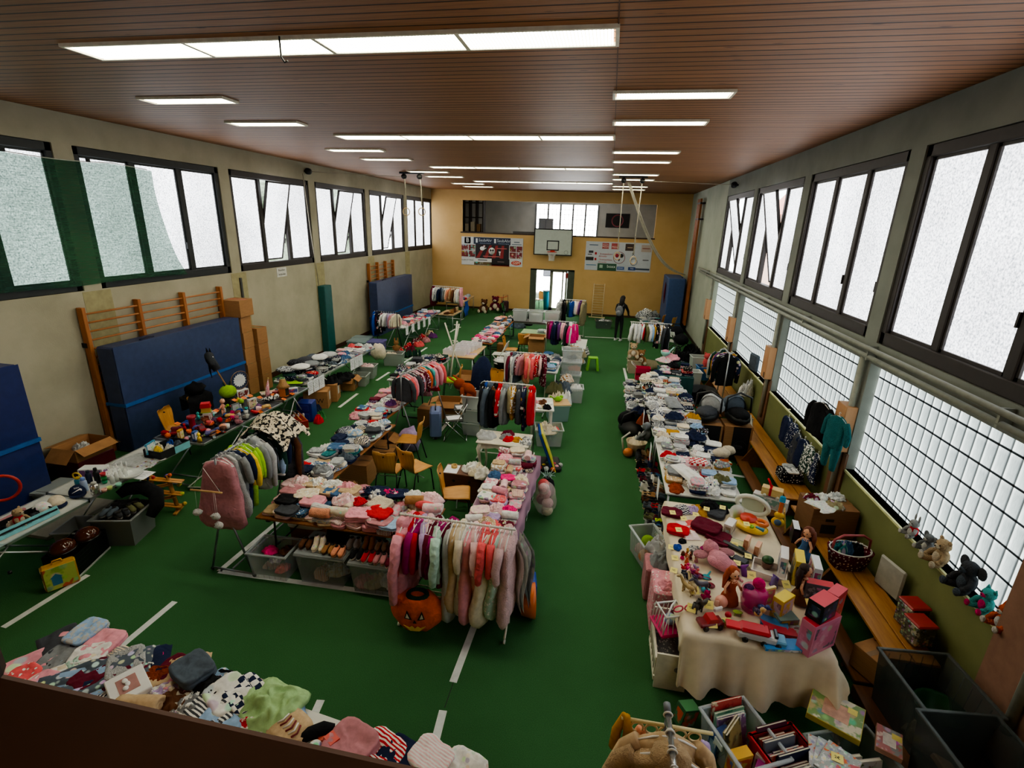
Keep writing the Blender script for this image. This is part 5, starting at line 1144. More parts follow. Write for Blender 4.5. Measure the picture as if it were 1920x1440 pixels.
solo('ceiling_hook',MB().tube([(0,0,0),(0,0,-.16),(.03,0,-.2),(.06,0,-.19)],.008,6),plain('#141212'),'small dark hook hanging at the nearest ceiling light','hook',(-2.99,4.62,H-.02))
mb=MB().tube([(XL+.06,14.4,5.55),(XL+.08,14.5,4.0),(XL+.06,14.75,2.2)],.012,6);solo('bell_rope',mb,plain('#b0aa98'),'cord hanging down beside the teal column pad','cord')
t=mat_('blue foam mat standing in the far right corner beneath the rolled wall bars',22.6,24.8,2.6,3.3,.0,2.3,0,col=plain('#3b5688',.5));obj('red_bib',MB().ell((-.38,-.3,1.6),(.03,.12,.42),10,8,0,None,.4,2),fab('burgundy'),t)
t=thing('wooden_ladder','slim white-wood ladder leaning on the far wall near the person','ladder',(-.35,D-.35,0))
for q in(-1,1):obj('rail',MB().tube([(q*.26,-.15,0),(q*.26,.28,1.62)],.02,6),wood('#c8b48e','#dccba8'),t)
for k in range(13):obj('rung',MB().tube([(-.26,-.13+k*.033,.12+k*.12),(.26,-.13+k*.033,.12+k*.12)],.013,6),wood('#c8b48e','#dccba8'),t)
obj('foot',MB().bx(-.4,.4,-.22,-.1,0,.03),wood('#c8b48e','#dccba8'),t)
p0,p1=aty(1137,400,GY),aty(1179,428,GY)
t=solo('dark_poster',MB().bx(p0.x,p1.x,GY-.03,GY-.002,p1.z,p0.z),plain('#14161f',.6),'dark poster with red round emblem on the gallery wall','poster')
cx_,cz_=(p0.x+p1.x)/2,(p0.z+p1.z)/2
obj('round_emblem',MB().tube([(cx_+.3*math.cos(k*PI/16),GY-.035,cz_+.3*math.sin(k*PI/16))for k in range(32)],.035,6,closed=True),plain('#8a4450'),t)
p0,p1=aty(867,376,D+2.),aty(905,430,D+2.)
t=thing('shelf_unit','dark shelf unit with boxes at the left of the far gallery','shelf',(p0.x,D+2.,3.0));w_=p1.x-p0.x
mb=MB();mb.bx(0,w_,.0,.5,0,.05)
for k in range(4):mb.bx(0,w_,0,.5,.05+k*.75,.1+k*.75)
for k in range(4):mb.bx(k*w_/3-.03,k*w_/3+.03,0,.5,0,2.6)
obj('frame',mb,plain('#2a2420',.7),t)
for k in range(7):carton('%s carton in the gallery shelf'%ORD[k],(p0.x+.25+(k%4)*w_*.27,D+2.22,3.1+.75*(k//4)),0,w_*.2,.3,.4+.1*(k%2),col=('#b0b0a8' if k%3 else '#8a7050'),group='cartons in the gallery shelf')
p0,p1=aty(1010,409,D+1.0),aty(1036,429,D+1.0)
for k in range(2):carton(('left','right')[k]+' of two pale cartons standing at the gallery window',(p0.x+(p1.x-p0.x)*(.25+.5*k),D+1.2,3.0),0,(p1.x-p0.x)*.48,.4,p0.z-3.0,col='#7d8390',group='pale cartons at the gallery window')
solo('gallery_bench',MB().bx(0,1.6,0,.4,.85,.95).bx(.1,.2,.1,.3,0,.85).bx(1.4,1.5,.1,.3,0,.85),plain('#4a4c4e'),'grey bench behind the gallery parapet left of the backboard','bench',(-4.9,D+.5,3.0))
p=aty(1020,560,D+1.6);t=thing('blue_bin','tall turquoise bin standing in the open far doorway','bin',(-3.0,D+.95,0))
obj('body',MB().lathe([(.2,0),(.27,.95),(.28,1.0)],n=16),plastic('#1c7f9c'),t);obj('rim',MB().tube([(.28*math.cos(k*PI/10),.28*math.sin(k*PI/10),1.0)for k in range(20)],.02,6,closed=True),plastic('#17303e'),t)
chair('wooden chair in the lobby behind the far door',(-3.55,D+1.6,0),2.6)
chair('plywood chair facing left beside the nearest boys beer table',(-3.36,8.12,0),PI/2+.1)
chair('plywood chair seen from behind at the baby girl table, front one of two',(-3.24,6.95,0),.05)
chair('plywood chair close behind the front one, turned right',(-2.86,7.1,0),-.45)
chair('plywood chair between the baby girl table and the purple cloth table',(-1.97,6.45,0),-PI/2+.25)
chair('plywood chair with yellow cushion by the dark clothes table',(-3.68,11.8,0),PI/2+.2)
solo('seat_cushion',MB().box((0,0,.02),(.36,.34,.05),0,0,.02),fab('lime green'),'yellow-green cushion on the plywood chair by the dark clothes','cushion',(-3.72,11.8,.46),.2)
chair('plywood chair half hidden left of the chrome rack of pink jackets',(-2.55,11.6,0),2.9)
chair('plywood chair at the green school table',(-2.6,16.5,0),.1)
chair('plywood chair beside the far pink tables',(-2.9,15.6,0),-PI/2)
a=foldchair('black folding chair with paper on its seat, nearer of two in the aisle',(-2.86,9.35,0),PI/2+.25)
b=foldchair('black folding chair with paper on its seat, farther of two in the aisle',(-2.86,10.0,0),PI/2+.25)
for k,y in enumerate((9.35,10.0)):paper('white sheet on the seat of the %s black folding chair'%('nearer','farther')[k],(-2.88,y,.463),(0,0,.5),.30,.22,lines=False)
foldchair('white folding chair behind the desk of white boxes',(-3.1,14.9,0),PI/2,'#c9cdc8',framec=plain('#d5d5d0'))
foldchair('white folding chair by the strollers in the far right corner',(2.5,18.6,0),-.7,'#c9cdc8',framec=plain('#d5d5d0'))
carton('open brown carton in the aisle beside the lilac suitcase',(-3.36,10.55,0),.15,.55,.42,.42,True)
carton('closed brown carton behind the lilac suitcase',(-3.62,9.95,0),0,.45,.4,.42)
carton('open brown carton behind the plywood chair with cushion',(-3.35,12.5,0),.1,.6,.45,.5,True)
carton('tall brown carton standing in the middle of the far aisle',(-2.1,16.1,0),.05,.5,.45,.85,True)
carton('brown carton under the nearer pink beer table',(-3.2,15.9,0),0,.35,.3,.55)
for k,(x,y,w,h)in enumerate(((-3.75,6.4,.5,.35),(-3.75,7.2,.5,.4),(-3.85,8.3,.45,.38),(-3.6,8.0,.4,.3))):
 carton(('brown carton under the near end of the boys beer table','brown carton under the middle of the boys beer table','brown carton between the first two beer tables','small carton by the plywood chair')[k],(x-.2,y,0),.05*k,w,.4,h,k%2==0)
t=thing('suitcase','lilac blue hard suitcase standing by the pink girls rack','suitcase',(-3.28,9.35,0),.3)
obj('shell',MB().box((0,0,.33),(.24,.42,.58),0,0,.04),plastic('#6f7fae'),t);obj('handle',MB().tube([(0,-.1,.62),(0,-.1,.68),(0,.1,.68),(0,.1,.62)],.014,6),plastic('#1d1e22'),t)
for s in(-1,1):obj('wheel',MB().cyl((-.03,s*.16,.02),(.03,s*.16,.02),.03,n=10),plastic('#1a1a1a'),t)
solo('shopping_bag',MB().ell((0,0,.24),(.22,.16,.25),12,8,0,None,.4,1),fab('lilac'),'pale lilac cloth bag under the second beer table','bag',(-3.55,8.55,0))
t=thing('ornate_table','cream antique-style side table with curved legs in front of the arched rack','table',(-1.53,7.98,0));mc=plain('#d8d2c2',.5)
obj('tabletop',MB().box((0,0,.725),(.92,.56,.03),0,0,.012),mc,t)
ap=MB().prism([(-.40,.71),(-.40,.60),(-.25,.615),(-.12,.64),(0,.60),(.12,.64),(.25,.615),(.40,.60),(.40,.71)],.22,.24,0,RX_(PI/2)).prism([(-.40,.71),(-.40,.60),(0,.60),(.40,.60),(.40,.71)],-.24,-.22,0,RX_(PI/2)).bx(-.41,-.39,-.23,.23,.6,.71).bx(.39,.41,-.23,.23,.6,.71)
obj('apron',ap,mc,t)
for q in(-1,1):
 for s in(-1,1):obj('leg',MB().tube([(q*.39,s*.22,.71),(q*.42,s*.25,.6),(q*.40,s*.23,.42),(q*.375,s*.21,.2),(q*.40,s*.235,.02)],[.034,.038,.026,.018,.024],8),mc,t)
OT='costumes on the ornate table'
for(k,c,pt,x,y,s,lb)in(('rump','light grey',None,-1.86,7.95,1.3,'pale grey satin heap at the left of the ornate table'),('rump','grey',None,-1.5,8.0,.9,'grey cloth in the middle of the ornate table'),('rump','red',None,-1.45,7.92,.8,'red costume piece on the ornate table'),('rump','mustard',None,-1.3,7.92,.7,'golden yellow cloth on the ornate table'),('rump','grey','patterned',-1.15,7.9,1.0,'grey patterned heap at the right of the ornate table'),('rump','burgundy',None,-1.5,8.15,.9,'dark red costume at the back of the ornate table')):
 garment(k,c,pt,(x,y,.741),rnd.uniform(0,3),s,label=lb,group=OT)
for k,(c,x)in enumerate((('green',-1.4),('brown',-1.65),('lime green',-1.25))):garment('rump',c,None,(x,8.0,0.02),k,1.5,label='%s costume bundle on the floor under the ornate table'%c,group='bundles under the ornate table')
mb=MB();y0,y1,x0,x1=4.98,7.44,-1.51,-.82
mb.grid(lambda u,v:(x0+(x1-x0)*min(u,.8)/.8+(.015*math.sin(v*30)if u>.8 else 0)+(.02 if u>.8 else 0),y0+(y1-y0)*v,.735-(max(0,u-.8)/.2)*.2),20,40)
def stripes():
 t=NT('purple_striped_cloth');b=t.bsdf(Roughness=.9);v=t.co();w=t.n('ShaderNodeTexWave',Scale=1.1);w.bands_direction='X';t.l(v,w.inputs[0])
 t.l(t.ramp(w.outputs[0],[(.0,lin('#8a6a80')),(.55,lin('#9a7a8e')),(.62,lin('#e0d8d8')),(.78,lin('#e0d8d8')),(.84,lin('#a68a98'))]),b.inputs['Base Color']);return t.m
solo('tablecloth',mb,stripes(),'purple and white striped cloth draped over the beer table of rolled baby clothes','tablecloth')
for k in range(3):paper('white tag hanging at the aisle side of the purple cloth, %s'%('nearest','middle','farthest')[k],(-.785,5.3+k*.55,.60),(0,PI/2+.1,0),.13,.08,group='tags on the purple cloth')
solo('baby_bath',MB().bx(-.2,.2,-.15,.15,0,.32,0,.02),plastic('#23429a'),'blue box with white dots leaning at the near end of the purple table','box',(-.72,4.95,.0),.2)
solo('orange_basket',MB().lathe([(.16,0),(.19,.1),(.20,.16),(.17,.16),(.15,.02)],n=18),plastic('#d8702a'),'round orange bucket lid standing on edge beside the pink rack','bucket',(-.66,4.72,.2),0,None,(0,PI/2,.2))
for k,(x,c,pt)in enumerate(((-.72,'white','striped'),(-.66,'light grey','printed'))):
 solo('garment_bag',MB().grid(lambda u,v:(.02*math.sin(v*7+k),-.2+.4*u,-.75*v),8,12).grid(lambda u,v:(.05+.02*math.sin(v*6),-.2+.4*u,-.75*v),8,12),fab(c,pt),('white striped','see-through')[k]+' clothes bag hanging at the right end of the pink rack','garment bag',(x,4.62+.1*k,1.0),.5)
t=thing('pumpkin_costume','orange pumpkin costume with jack-o-lantern face hung low on the pink rack','costume',(-1.72,4.22,.10),.12);of=fab('orange')
pb_=MB();R_=[]
for j in range(10):
 f=j/9;z=f*.40;r=.29*math.sin(PI*(.10+.80*f))**.55
 R_.append([(r*math.cos(a)*(1+.05*math.cos(a*6)),.13*math.sin(a)*(.6+r*1.6)*(1+.06*math.cos(a*8)),z+.015*math.sin(a*3))for a in[2*PI*i/28 for i in range(28)]])
pb_.rings(R_);obj('body',pb_,of,t)
fy=-.155
for q in(-1,1):obj('eye',MB().prism([(q*.11,.22),(q*.03,.2),(q*.08,.32)],-fy,-fy+.006,0,RX_(PI/2)),plain('#1a0f0a'),t);obj('eye_light',MB().prism([(q*.095,.23),(q*.055,.22),(q*.08,.285)],-fy+.006,-fy+.009,0,RX_(PI/2)),plain('#e8e0d0'),t)
obj('nose',MB().prism([(-.02,.16),(.02,.16),(0,.2)],-fy,-fy+.006,0,RX_(PI/2)),plain('#1a0f0a'),t);obj('mouth',MB().prism([(-.12,.13),(-.05,.06),(.05,.06),(.12,.13),(.06,.10),(.03,.12),(0,.09),(-.03,.12),(-.06,.10)],-fy,-fy+.006,0,RX_(PI/2)),plain('#e8c03a'),t)
obj('collar',MB().tube([(.1*math.cos(k*PI/8),.07*math.sin(k*PI/8),.40)for k in range(16)],.028,7,closed=True),fab('dark green'),t)
t=thing('baby_mobile','wooden baby mobile with white sheep hanging at the front of the pink sleeping bags','baby mobile',(-4.36,4.42,1.28))
obj('crossbar',MB().tube([(-.2,0,0),(.2,.02,0)],.012,7),wood('#c49a64','#d8b280'),t);obj('cord',MB().tube([(-.18,0,0),(0,.02,.3),(.18,.02,0)],.003,4),plain('#d8d8d8'),t)
for k,(x,z)in enumerate(((-.14,-.28),(.10,-.30),(.12,-.42))):
 s=obj('sheep',MB().ell((x,-.02,z),(.055,.04,.042),10,7,0,None,.4,k),fab('white','fluffy'),t);obj('thread',MB().tube([(x,0,0),(x,-.02,z)],.002,4),plain('#e0e0e0'),s)
t=MB();t.grid(lambda u,v:(-4.34+(-.36+.72*u),5.35+.62*v+.03*math.sin(u*9),1.66+.12*math.sin(PI*v)-abs(u-.5)**2*1.1+.035*math.sin(v*16+u*3)),16,22)
solo('throw_blanket',t,fab('cream','patterned','black'),'cream blanket with black leaf lines over the far end of the grey rack','blanket')
crate('see-through crate of toys at the left under the baby girl table',(-3.84,4.78,0),.05,.50,.38,.38,'#c2cacf',alpha=.3,group='crates under the baby girl table')
crate('see-through crate of pink blankets under the baby girl table, shoes on its lid',(-3.16,4.88,0),.04,.62,.46,.42,'#b8c0c6',True,.24,group='crates under the baby girl table')
crate('see-through crate of white fabric under the baby girl table, shoes on its lid',(-2.44,4.86,0),.02,.62,.46,.42,'#b8c0c6',True,.24,group='crates under the baby girl table')
crate('grey lidded crate behind the shoe crates',(-2.95,5.5,0),.1,.7,.4,.42,'#7f868c',True,.75,group='crates under the baby girl table')
for k,(x,y,z,c,pt)in enumerate(((-3.93,4.8,.05,'pale pink','floral'),(-3.75,4.76,.06,'coral',None),(-3.85,4.8,.17,'lilac','patterned'),(-3.92,4.8,.27,'hot pink',None),(-3.72,4.85,.27,'brown',None),(-3.22,4.83,.04,'peach','striped'),(-3.05,4.85,.08,'cream','checked'),(-2.5,4.8,.05,'cream',None),(-2.3,4.8,.1,'white',None),(-2.62,4.8,.03,'pink',None))):
 garment('rump',c,pt,(x,y,z),k,1.05 if k>4 else .7,label='%s cloth inside the %s crate under the baby girl table'%(colword(c,pt),'toy' if k<5 else 'pink blanket' if k<7 else 'white fabric'),group='cloths in the see-through crates')
t=thing('toy_keyboard','white children keyboard with black keys on a box under the beer table','toy keyboard',(-3.72,5.36,.36),.05)
obj('body',MB().prism([(.27*math.copysign(abs(math.cos(a))**.5,math.cos(a)),.15*math.copysign(abs(math.sin(a))**.5,math.sin(a)))for a in[2*PI*k/28 for k in range(28)]],0,.05,0,None,False),plastic('#d8d8d4'),t)
for k in range(8):obj('black_key',MB().box((-.16+k*.04+(.02 if k>2 else 0),-.06,.055),(.022,.06,.012)),plastic('#101010'),t)
for q in(-1,1):obj('speaker',MB().cyl((q*.2,.08,.05),(q*.2,.08,.056),.045,n=14),plastic('#b8a23a'),t)
obj('sticker',MB().box((0,.06,.051),(.24,.07,.003)),printmat('#d8c07a','#8aa0b8','#c46a5a',30.),t)
solo('cardboard_tray',MB().bx(-.2,.2,-.14,.14,0,.355,0,.004),card('#8a5a3a'),'brown box carrying the white toy keyboard','box',(-3.72,5.36,0),.05)
SG='children shoes on the crate lids'
for(lb,x,y,k,c,s,sole,pt)in(('brown lace-up shoe on the left crate lid',-3.38,4.78,'low','brown',1.05,'#4a3428',None),('cream boot with flowers on the left crate lid',-3.20,4.76,'boot','cream',1.,'#e0d8c8','floral'),('brown strap shoe on the left crate lid',-3.06,4.74,'low','tan',.95,'#5a4030',None),('salmon slip-on shoe on the left crate lid',-2.92,4.72,'low','peach',1.,'#d8a088',None),('black ankle shoe behind on the left crate lid',-3.16,4.98,'boot','black',.9,'#1a1a1a',None),('black fur-lined boot in the back row of the left lid',-3.0,4.98,'boot','black',1.,'#1a1a1a','fluffy'),('pale grey strap shoe beside the black boots',-2.82,4.92,'low','light grey',1.05,'#c8c0b8',None),('black shoe with white sole on the right crate lid',-2.68,4.72,'low','black',.95,'#d8d8d8',None),('red canvas shoe with white laces on the right crate lid',-2.52,4.70,'low','red',1.,'#e8e4e0',None),('dusty pink shoe on the right crate lid',-2.37,4.70,'low','dusty pink',1.,'#b89a8a',None),('burgundy shoe at the right end of the crate lid',-2.21,4.68,'low','burgundy',1.,'#d8c8c8',None),('tan ankle boot in the back row of the right lid',-2.62,4.92,'boot','tan',.95,'#8a6a4a',None),('beige fur boot in the back row of the right lid',-2.46,4.94,'low','beige',1.,'#8a7a6a','fluffy'),('dark brown sandal in the back row of the right lid',-2.3,4.92,'low','brown',1.,'#3a2a20',None)):
 shoes(lb,(x,y,.457),PI+.1,k,c,sole,s*1.12,pat=pt,group=SG)
GC='storage crates along the middle row'
crate('clear crate with white fleece on the aisle side, nearest',(-.92,9.6,0),.2,.55,.42,.38,'#c9d2d0',group=GC);garment('rump','cream','fluffy',(-.95,9.5,.30),.3,1.6,label='cream fleece overflowing the nearest clear aisle crate',group='things in the aisle crates',sz=2.0);garment('rump','coral',None,(-.82,9.7,.25),.9,.9,label='coral cloth in the nearest clear aisle crate',group='things in the aisle crates')
crate('mint green crate with wooden lid on the aisle side',(-.88,11.0,0),.3,.5,.4,.40,'#8fb0ae',alpha=.85,group=GC);solo('crate_board',MB().box((0,0,.01),(.54,.44,.02),0,0,.004),wood('#c29a68','#d4b080'),'light wooden board on the mint green crate','board',(-.88,11.0,.402),.3)
solo('toy_frog',MB().ell((0,0,.06),(.1,.07,.06),12,7,0,None,.3,2).ell((.08,.02,.1),(.05,.05,.04),10,6).tube([(-.08,0,.05),(-.18,.05,.12),(-.2,.0,.02)],.02,6),plastic('#7fbf1f'),'bright green toy on the wooden lid of the mint crate','toy',(-.88,11.05,.425),.4)
crate('see-through crate with white plastic bag on the aisle side',(-.55,12.4,0),.1,.36,.4,.4,'#cdd3d6',group=GC);garment('rump','white',None,(-.55,12.4,.3),.3,1.25,label='white plastic bag crumpled in an aisle crate',group='things in the aisle crates',sz=1.8)
crate('dark grey crate beside the crate with white bag',(-.98,12.5,0),.1,.44,.4,.36,'#5c6668',alpha=.8,group=GC)
for k in range(3):crate('clear crate of the stack of three beside the white middle table, %s from the floor'%ORD[k],(-.78,13.7,k*.36),.06*k,.56,.4,.35,'#cdd3d6',k<2,.34,group=GC)
garment('cardigan','dark grey',None,(-.78,13.7,.80),.3,1.1,label='dark grey clothes in the topmost crate of three',group='things in the aisle crates')
for k in range(2):crate('clear crate left of the white middle table, %s'%('lower','upper')[k],(-2.25,13.2,k*.4),.05,.5,.42,.38,'#cdd3d6',k<1,.36,group=GC)
garment('rump','slate',None,(-2.25,13.2,.68),.4,1.2,label='slate grey clothes in the upper crate left of the white table',group='things in the aisle crates');garment('rump','pale pink',None,(-2.42,13.2,.74),.4,.8,label='pale pink cloth over the rim of the upper crate',group='things in the aisle crates')
AW='bags and jackets heaped behind the arched rack'
for k,(c,pt,x,y,z,s,zz)in enumerate((('olive','fluffy',-1.05,12.05,.3,1.7,3.),('cream','fluffy',-1.0,11.65,.15,1.8,3.),('white',None,-.75,11.85,.1,1.3,3.5),('slate',None,-.85,12.25,.28,1.6,3.),('tan','striped',-.8,12.5,.5,1.3,2.),('dark grey','patterned',-1.0,12.9,.1,1.9,3.),('navy',None,-.95,12.2,.0,1.8,3.))):
 garment('rump',c,pt,(x,y,z),k*.7,s,label='%s padded jacket heaped right of the chrome rack'%colword(c,pt),group=AW,sz=zz)
solo('white_table_small',MB().box((0,0,.66),(.5,.8,.03),0,0,.004).bx(-.22,-.18,-.35,-.31,0,.65).bx(.18,.22,-.35,-.31,0,.65).bx(-.22,-.18,.31,.35,0,.65).bx(.18,.22,.31,.35,0,.65),m_wht,'small white table with sunglasses between the two middle racks','table',(-1.15,10.1,0),.15)
for k in range(6):
 garment(('rump','tshirt')[k%2],('white','beige','black','dusty pink','brown','white')[k],(None,'printed')[k%2],(-1.25+.12*(k%3),9.85+.3*(k//3),.677),k,.8,label='%s piece on the small white table between the middle racks'%('white','beige printed','black','dusty pink printed','brown','white printed')[k],group='things on the small white table')
t=thing('folded_tent','big dark blue pop-up bag leaning beside the ornate table','bag',(-.72,8.55,0),.2)
obj('panel',MB().box((0,0,.42),(.05,.5,.8),0,0,.02,RY_(-.35)),fab('blue'),t);obj('edge',MB().box((.04,0,.40),(.03,.52,.82),0,0,.01,RY_(-.35)),plastic('#d8d05a'),t);obj('base',MB().box((-.05,0,.05),(.4,.5,.1),0,0,.03),plain('#17181c'),t)
for k in range(9):ball('play_ball','small %s ball heaped at the foot of the dark blue bag'%('red','white','orange','yellow','navy','pink','green','crimson','silver')[k],'ball',(-.92+.1*(k%3)+.02*k,8.3+.1*(k//3),.03),.045,plastic(('#c82a2a','#e0e0e0','#e0782a','#e0c83a','#24346a','#d88aa0','#3a8a4a','#a01a30','#b0b4b8')[k]),'balls by the dark blue bag')
for k in range(3):crate('clear drawer crate of the stack behind the arched rack, %s from the floor'%ORD[k],(-2.42,9.75,k*.3),0,.72,.42,.29,'#d5dadc',False,.45,group='drawer crates behind the arched rack')
t=plush('plush_deer','brown plush deer lying on the clear drawer crates',(-2.55,9.75,.90),1.2,1.3,'rust','cream','long',lie=-1.2)
solo('laundry_bag',MB().tube([(0,0,0),(0,0,.35),(0,0,.75),(.03,0,1.0),(.04,0,1.06)],[.3,.31,.26,.12,.03],14),fab('navy'),'tall navy sack standing beside the open cartons','bag',(-2.98,12.2,0))
t=thing('grey_basket','round grey laundry basket behind the navy sack','basket',(-2.65,12.7,0));obj('body',MB().lathe([(.15,0),(.2,.38),(.21,.4),(.19,.38),(.14,.02)],n=18),plain('#a8aaa8',.8),t)
t=thing('black_tub','black tub full of white fleece beside the desk','tub',(-2.62,13.2,.4));obj('body',MB().lathe([(.24,0),(.3,.32),(.31,.33),(.28,.31),(.22,.02)],n=18),plastic('#121315'),t);solo('white_stool',MB().lathe([(.2,0),(.18,.38),(.2,.4)],n=14),plastic('#d8dadb'),'white bucket stool beneath the black tub','stool',(-2.62,13.2,0))
garment('rump','white','fluffy',(-2.62,13.2,.66),.2,1.9,label='white fleece heaped in the black tub',group='fleece in the black tub',sz=2.)
for k in range(5):
 t=thing('white_tray','white sorting tray on the school table, %s from the near end'%ORD[k],'tray',(-4.08+.05*k,13.35+.26*k,.742));mb=MB();w,d,h=.62,.24,.14
 for s in(-1,1):mb.bx(s*w/2-.006,s*w/2+.006,-d/2,d/2,0,h);mb.bx(-w/2,w/2,s*d/2-.006,s*d/2+.006,0,h)
 for q in range(3):mb.bx(-w/2+w*(q+1)/4-.004,-w/2+w*(q+1)/4+.004,-d/2,d/2,0,h*.9)
 mb.bx(-w/2,w/2,-d/2,d/2,0,.008);obj('tray',mb,plastic('#dcd8dc'),t);obj('contents',MB().box((-.15,0,.05),(.2,.18,.06),0,0,.02).box((.12,0,.05),(.25,.18,.05),0,0,.02),fab(('white','pale pink','lilac','white','light grey')[k],'floral'),t)
paper('sheet of paper on the wooden desk top beside the trays',(-3.62,13.5,.743),(0,0,.3),.3,.22,plain('#c8a8c0'))
t=thing('coat_tree','white wooden coat tree with pegs standing left of the desk','coat stand',(-4.0,13.0,0));
for k in range(3):
 a=k*2.1+.4;ca,sa=math.cos(a),math.sin(a)
 obj('pole',MB().tube([(ca*.32,sa*.32,0),(-ca*.0,-sa*.0,.95),(-ca*.24,-sa*.24,1.72)],.022,8),plain('#d8d4c8',.5),t)
 for z,f in((1.62,.21),(1.2,.08)):obj('peg',MB().tube([(-ca*f-.08*sa,-sa*f+.08*ca,z),(-ca*f+.08*sa,-sa*f-.08*ca,z)],.012,6),plain('#d8d4c8',.5),t)
for k in range(3):crate('clear box of folded linen on the dark table before the far door, %s from the left'%ORD[k],(-3.2+.62*k,19.25,.73),0,.56,.42,.42,'#d2d6d8',False,.36,group='clear boxes before the far door')
for k in range(9):garment(('sweater','blanket')[k%2],('grey','white','light grey','burgundy','slate','beige','dark grey','white','dusty pink')[k],None,(-3.2+.62*(k%3),19.25,.75+.09*(k//3)),0,1.2,label='%s linen in the %s clear box before the far door, layer %s'%(('grey','white','light grey','burgundy','slate','beige','dark grey','white','dusty pink')[k],ORD[k%3],('one','two','three')[k//3]),group='linen in the clear boxes')
for k in range(10):shoes('pale shoe in the row under the clear boxes, %s pair from the left'%ORD[k],(-2.1+.13*k,18.9,.735),PI,'low',('white','light grey','black','cream','brown')[k%5],'#e8e8e8',1.,group='shoes before the clear boxes')
t=thing('step_stool','lime green plastic step stool at the aisle','stool',(-.22,15.5,0),.1)
obj('seat',MB().box((0,0,.40),(.3,.26,.03),0,0,.01),plastic('#7ac22a'),t)
for q in(-1,1):obj('leg',MB().prism([(q*.2,0),(q*.13,0),(q*.09,.38),(q*.15,.39)],-.13,.13,0,RX_(PI/2)),plastic('#7ac22a'),t)
solo('orange_bag',MB().ell((0,0,.12),(.2,.14,.13),12,7,0,None,.5,4),fab('orange'),'orange bundle on the floor behind the stack of three clear crates','bag',(-.75,14.9,0))
plush('plush_dog','beige plush dog sitting below the hot pink rack',(-.8,15.05,.25),-.5,1.4,'beige',None,'round')
for k,(c,pt,x,y,z,s)in enumerate((('grey','patterned',-.75,16.3,.2,2.0),('khaki',None,-.65,15.9,.5,1.6),('white',None,-1.0,17.0,.7,1.6),('teal','patterned',-1.1,16.8,.65,1.5),('dark grey','striped',-.6,16.7,.4,1.8),('pale pink',None,-.9,17.4,.7,1.4))):
 garment('rump',c,pt,(x,y,z-.2),k,s,label='%s clothes heaped behind the hot pink rack'%colword(c,pt),group='heap behind the hot pink rack',sz=3.2)
table('white table under the heap behind the hot pink rack',-.85,16.9,0,.7,1.5,.5,'steel')
t=thing('childrens_bike','green and red children bike parked at the far wall','bicycle',(-4.95,24.3,0),.4)
for y in(-.42,.42):
 obj('wheel',MB().tube([(0,y+.24*math.cos(k*PI/10),.26+.24*math.sin(k*PI/10))for k in range(20)],.024,7,closed=True).tube([(0,y-.22,.26),(0,y+.22,.26)],.005,4).tube([(0,y,.04),(0,y,.48)],.005,4),plastic('#1a1a1a'),t)
obj('frame',MB().tube([(0,-.42,.26),(0,-.05,.28),(0,.32,.56),(0,-.12,.52),(0,-.05,.28)],.022,7).tube([(0,-.42,.26),(0,-.12,.52),(0,-.16,.66)],.018,7),plastic('#2f7a3a'),t)
obj('fork',MB().tube([(0,.42,.26),(0,.3,.62),(0,.26,.8)],.02,7),plastic('#b03426'),t);obj('handlebar',MB().tube([(-.26,.18,.9),(-.1,.26,.82),(.1,.26,.82),(.26,.18,.9)],.015,7),plastic('#c03a28'),t);obj('saddle',MB().ell((0,-.18,.69),(.07,.13,.035),10,6),plastic('#141414'),t)
plush('teddy_bear','beige-bellied brown teddy sitting against the far wall near the bike',(-5.95,24.6,0),PI-.2,1.6,'brown','cream','round');plush('teddy_bear','dark red teddy sitting against the far wall right of the brown one',(-5.45,24.9,.1),PI,1.7,'burgundy','cream','round')
solo('trolley_case',MB().box((0,0,.3),(.36,.24,.55),0,0,.04).tube([(-.12,.1,.56),(-.12,.1,.85),(.12,.1,.85),(.12,.1,.56)],.012,6),plain('#3a1a20'),'small dark red trolley case by the far wall','trolley case',(-5.0,25.1,0))
solo('blue_sheet',MB().grid(lambda u,v:(.03*math.sin(v*9+u*3),-.35+.7*u,.75-.72*v),10,10),fab('blue'),'blue sheet hanging down from the far left corner table','sheet',(-6.5,23.2,0))
for k,(c,x,y)in enumerate((('navy',-3.9,23.4),('black',-3.5,23.8),('lime green',-3.2,23.9),('denim blue',-3.95,21.6),('slate',-3.6,21.4),('black',-3.4,22.2))):garment('rump',c,None,(x,y,0.0),k,2.1,label='%s bundle on the floor behind the far pink tables, %s'%(c,ORD[k]),group='bundles before the far wall',sz=4.)
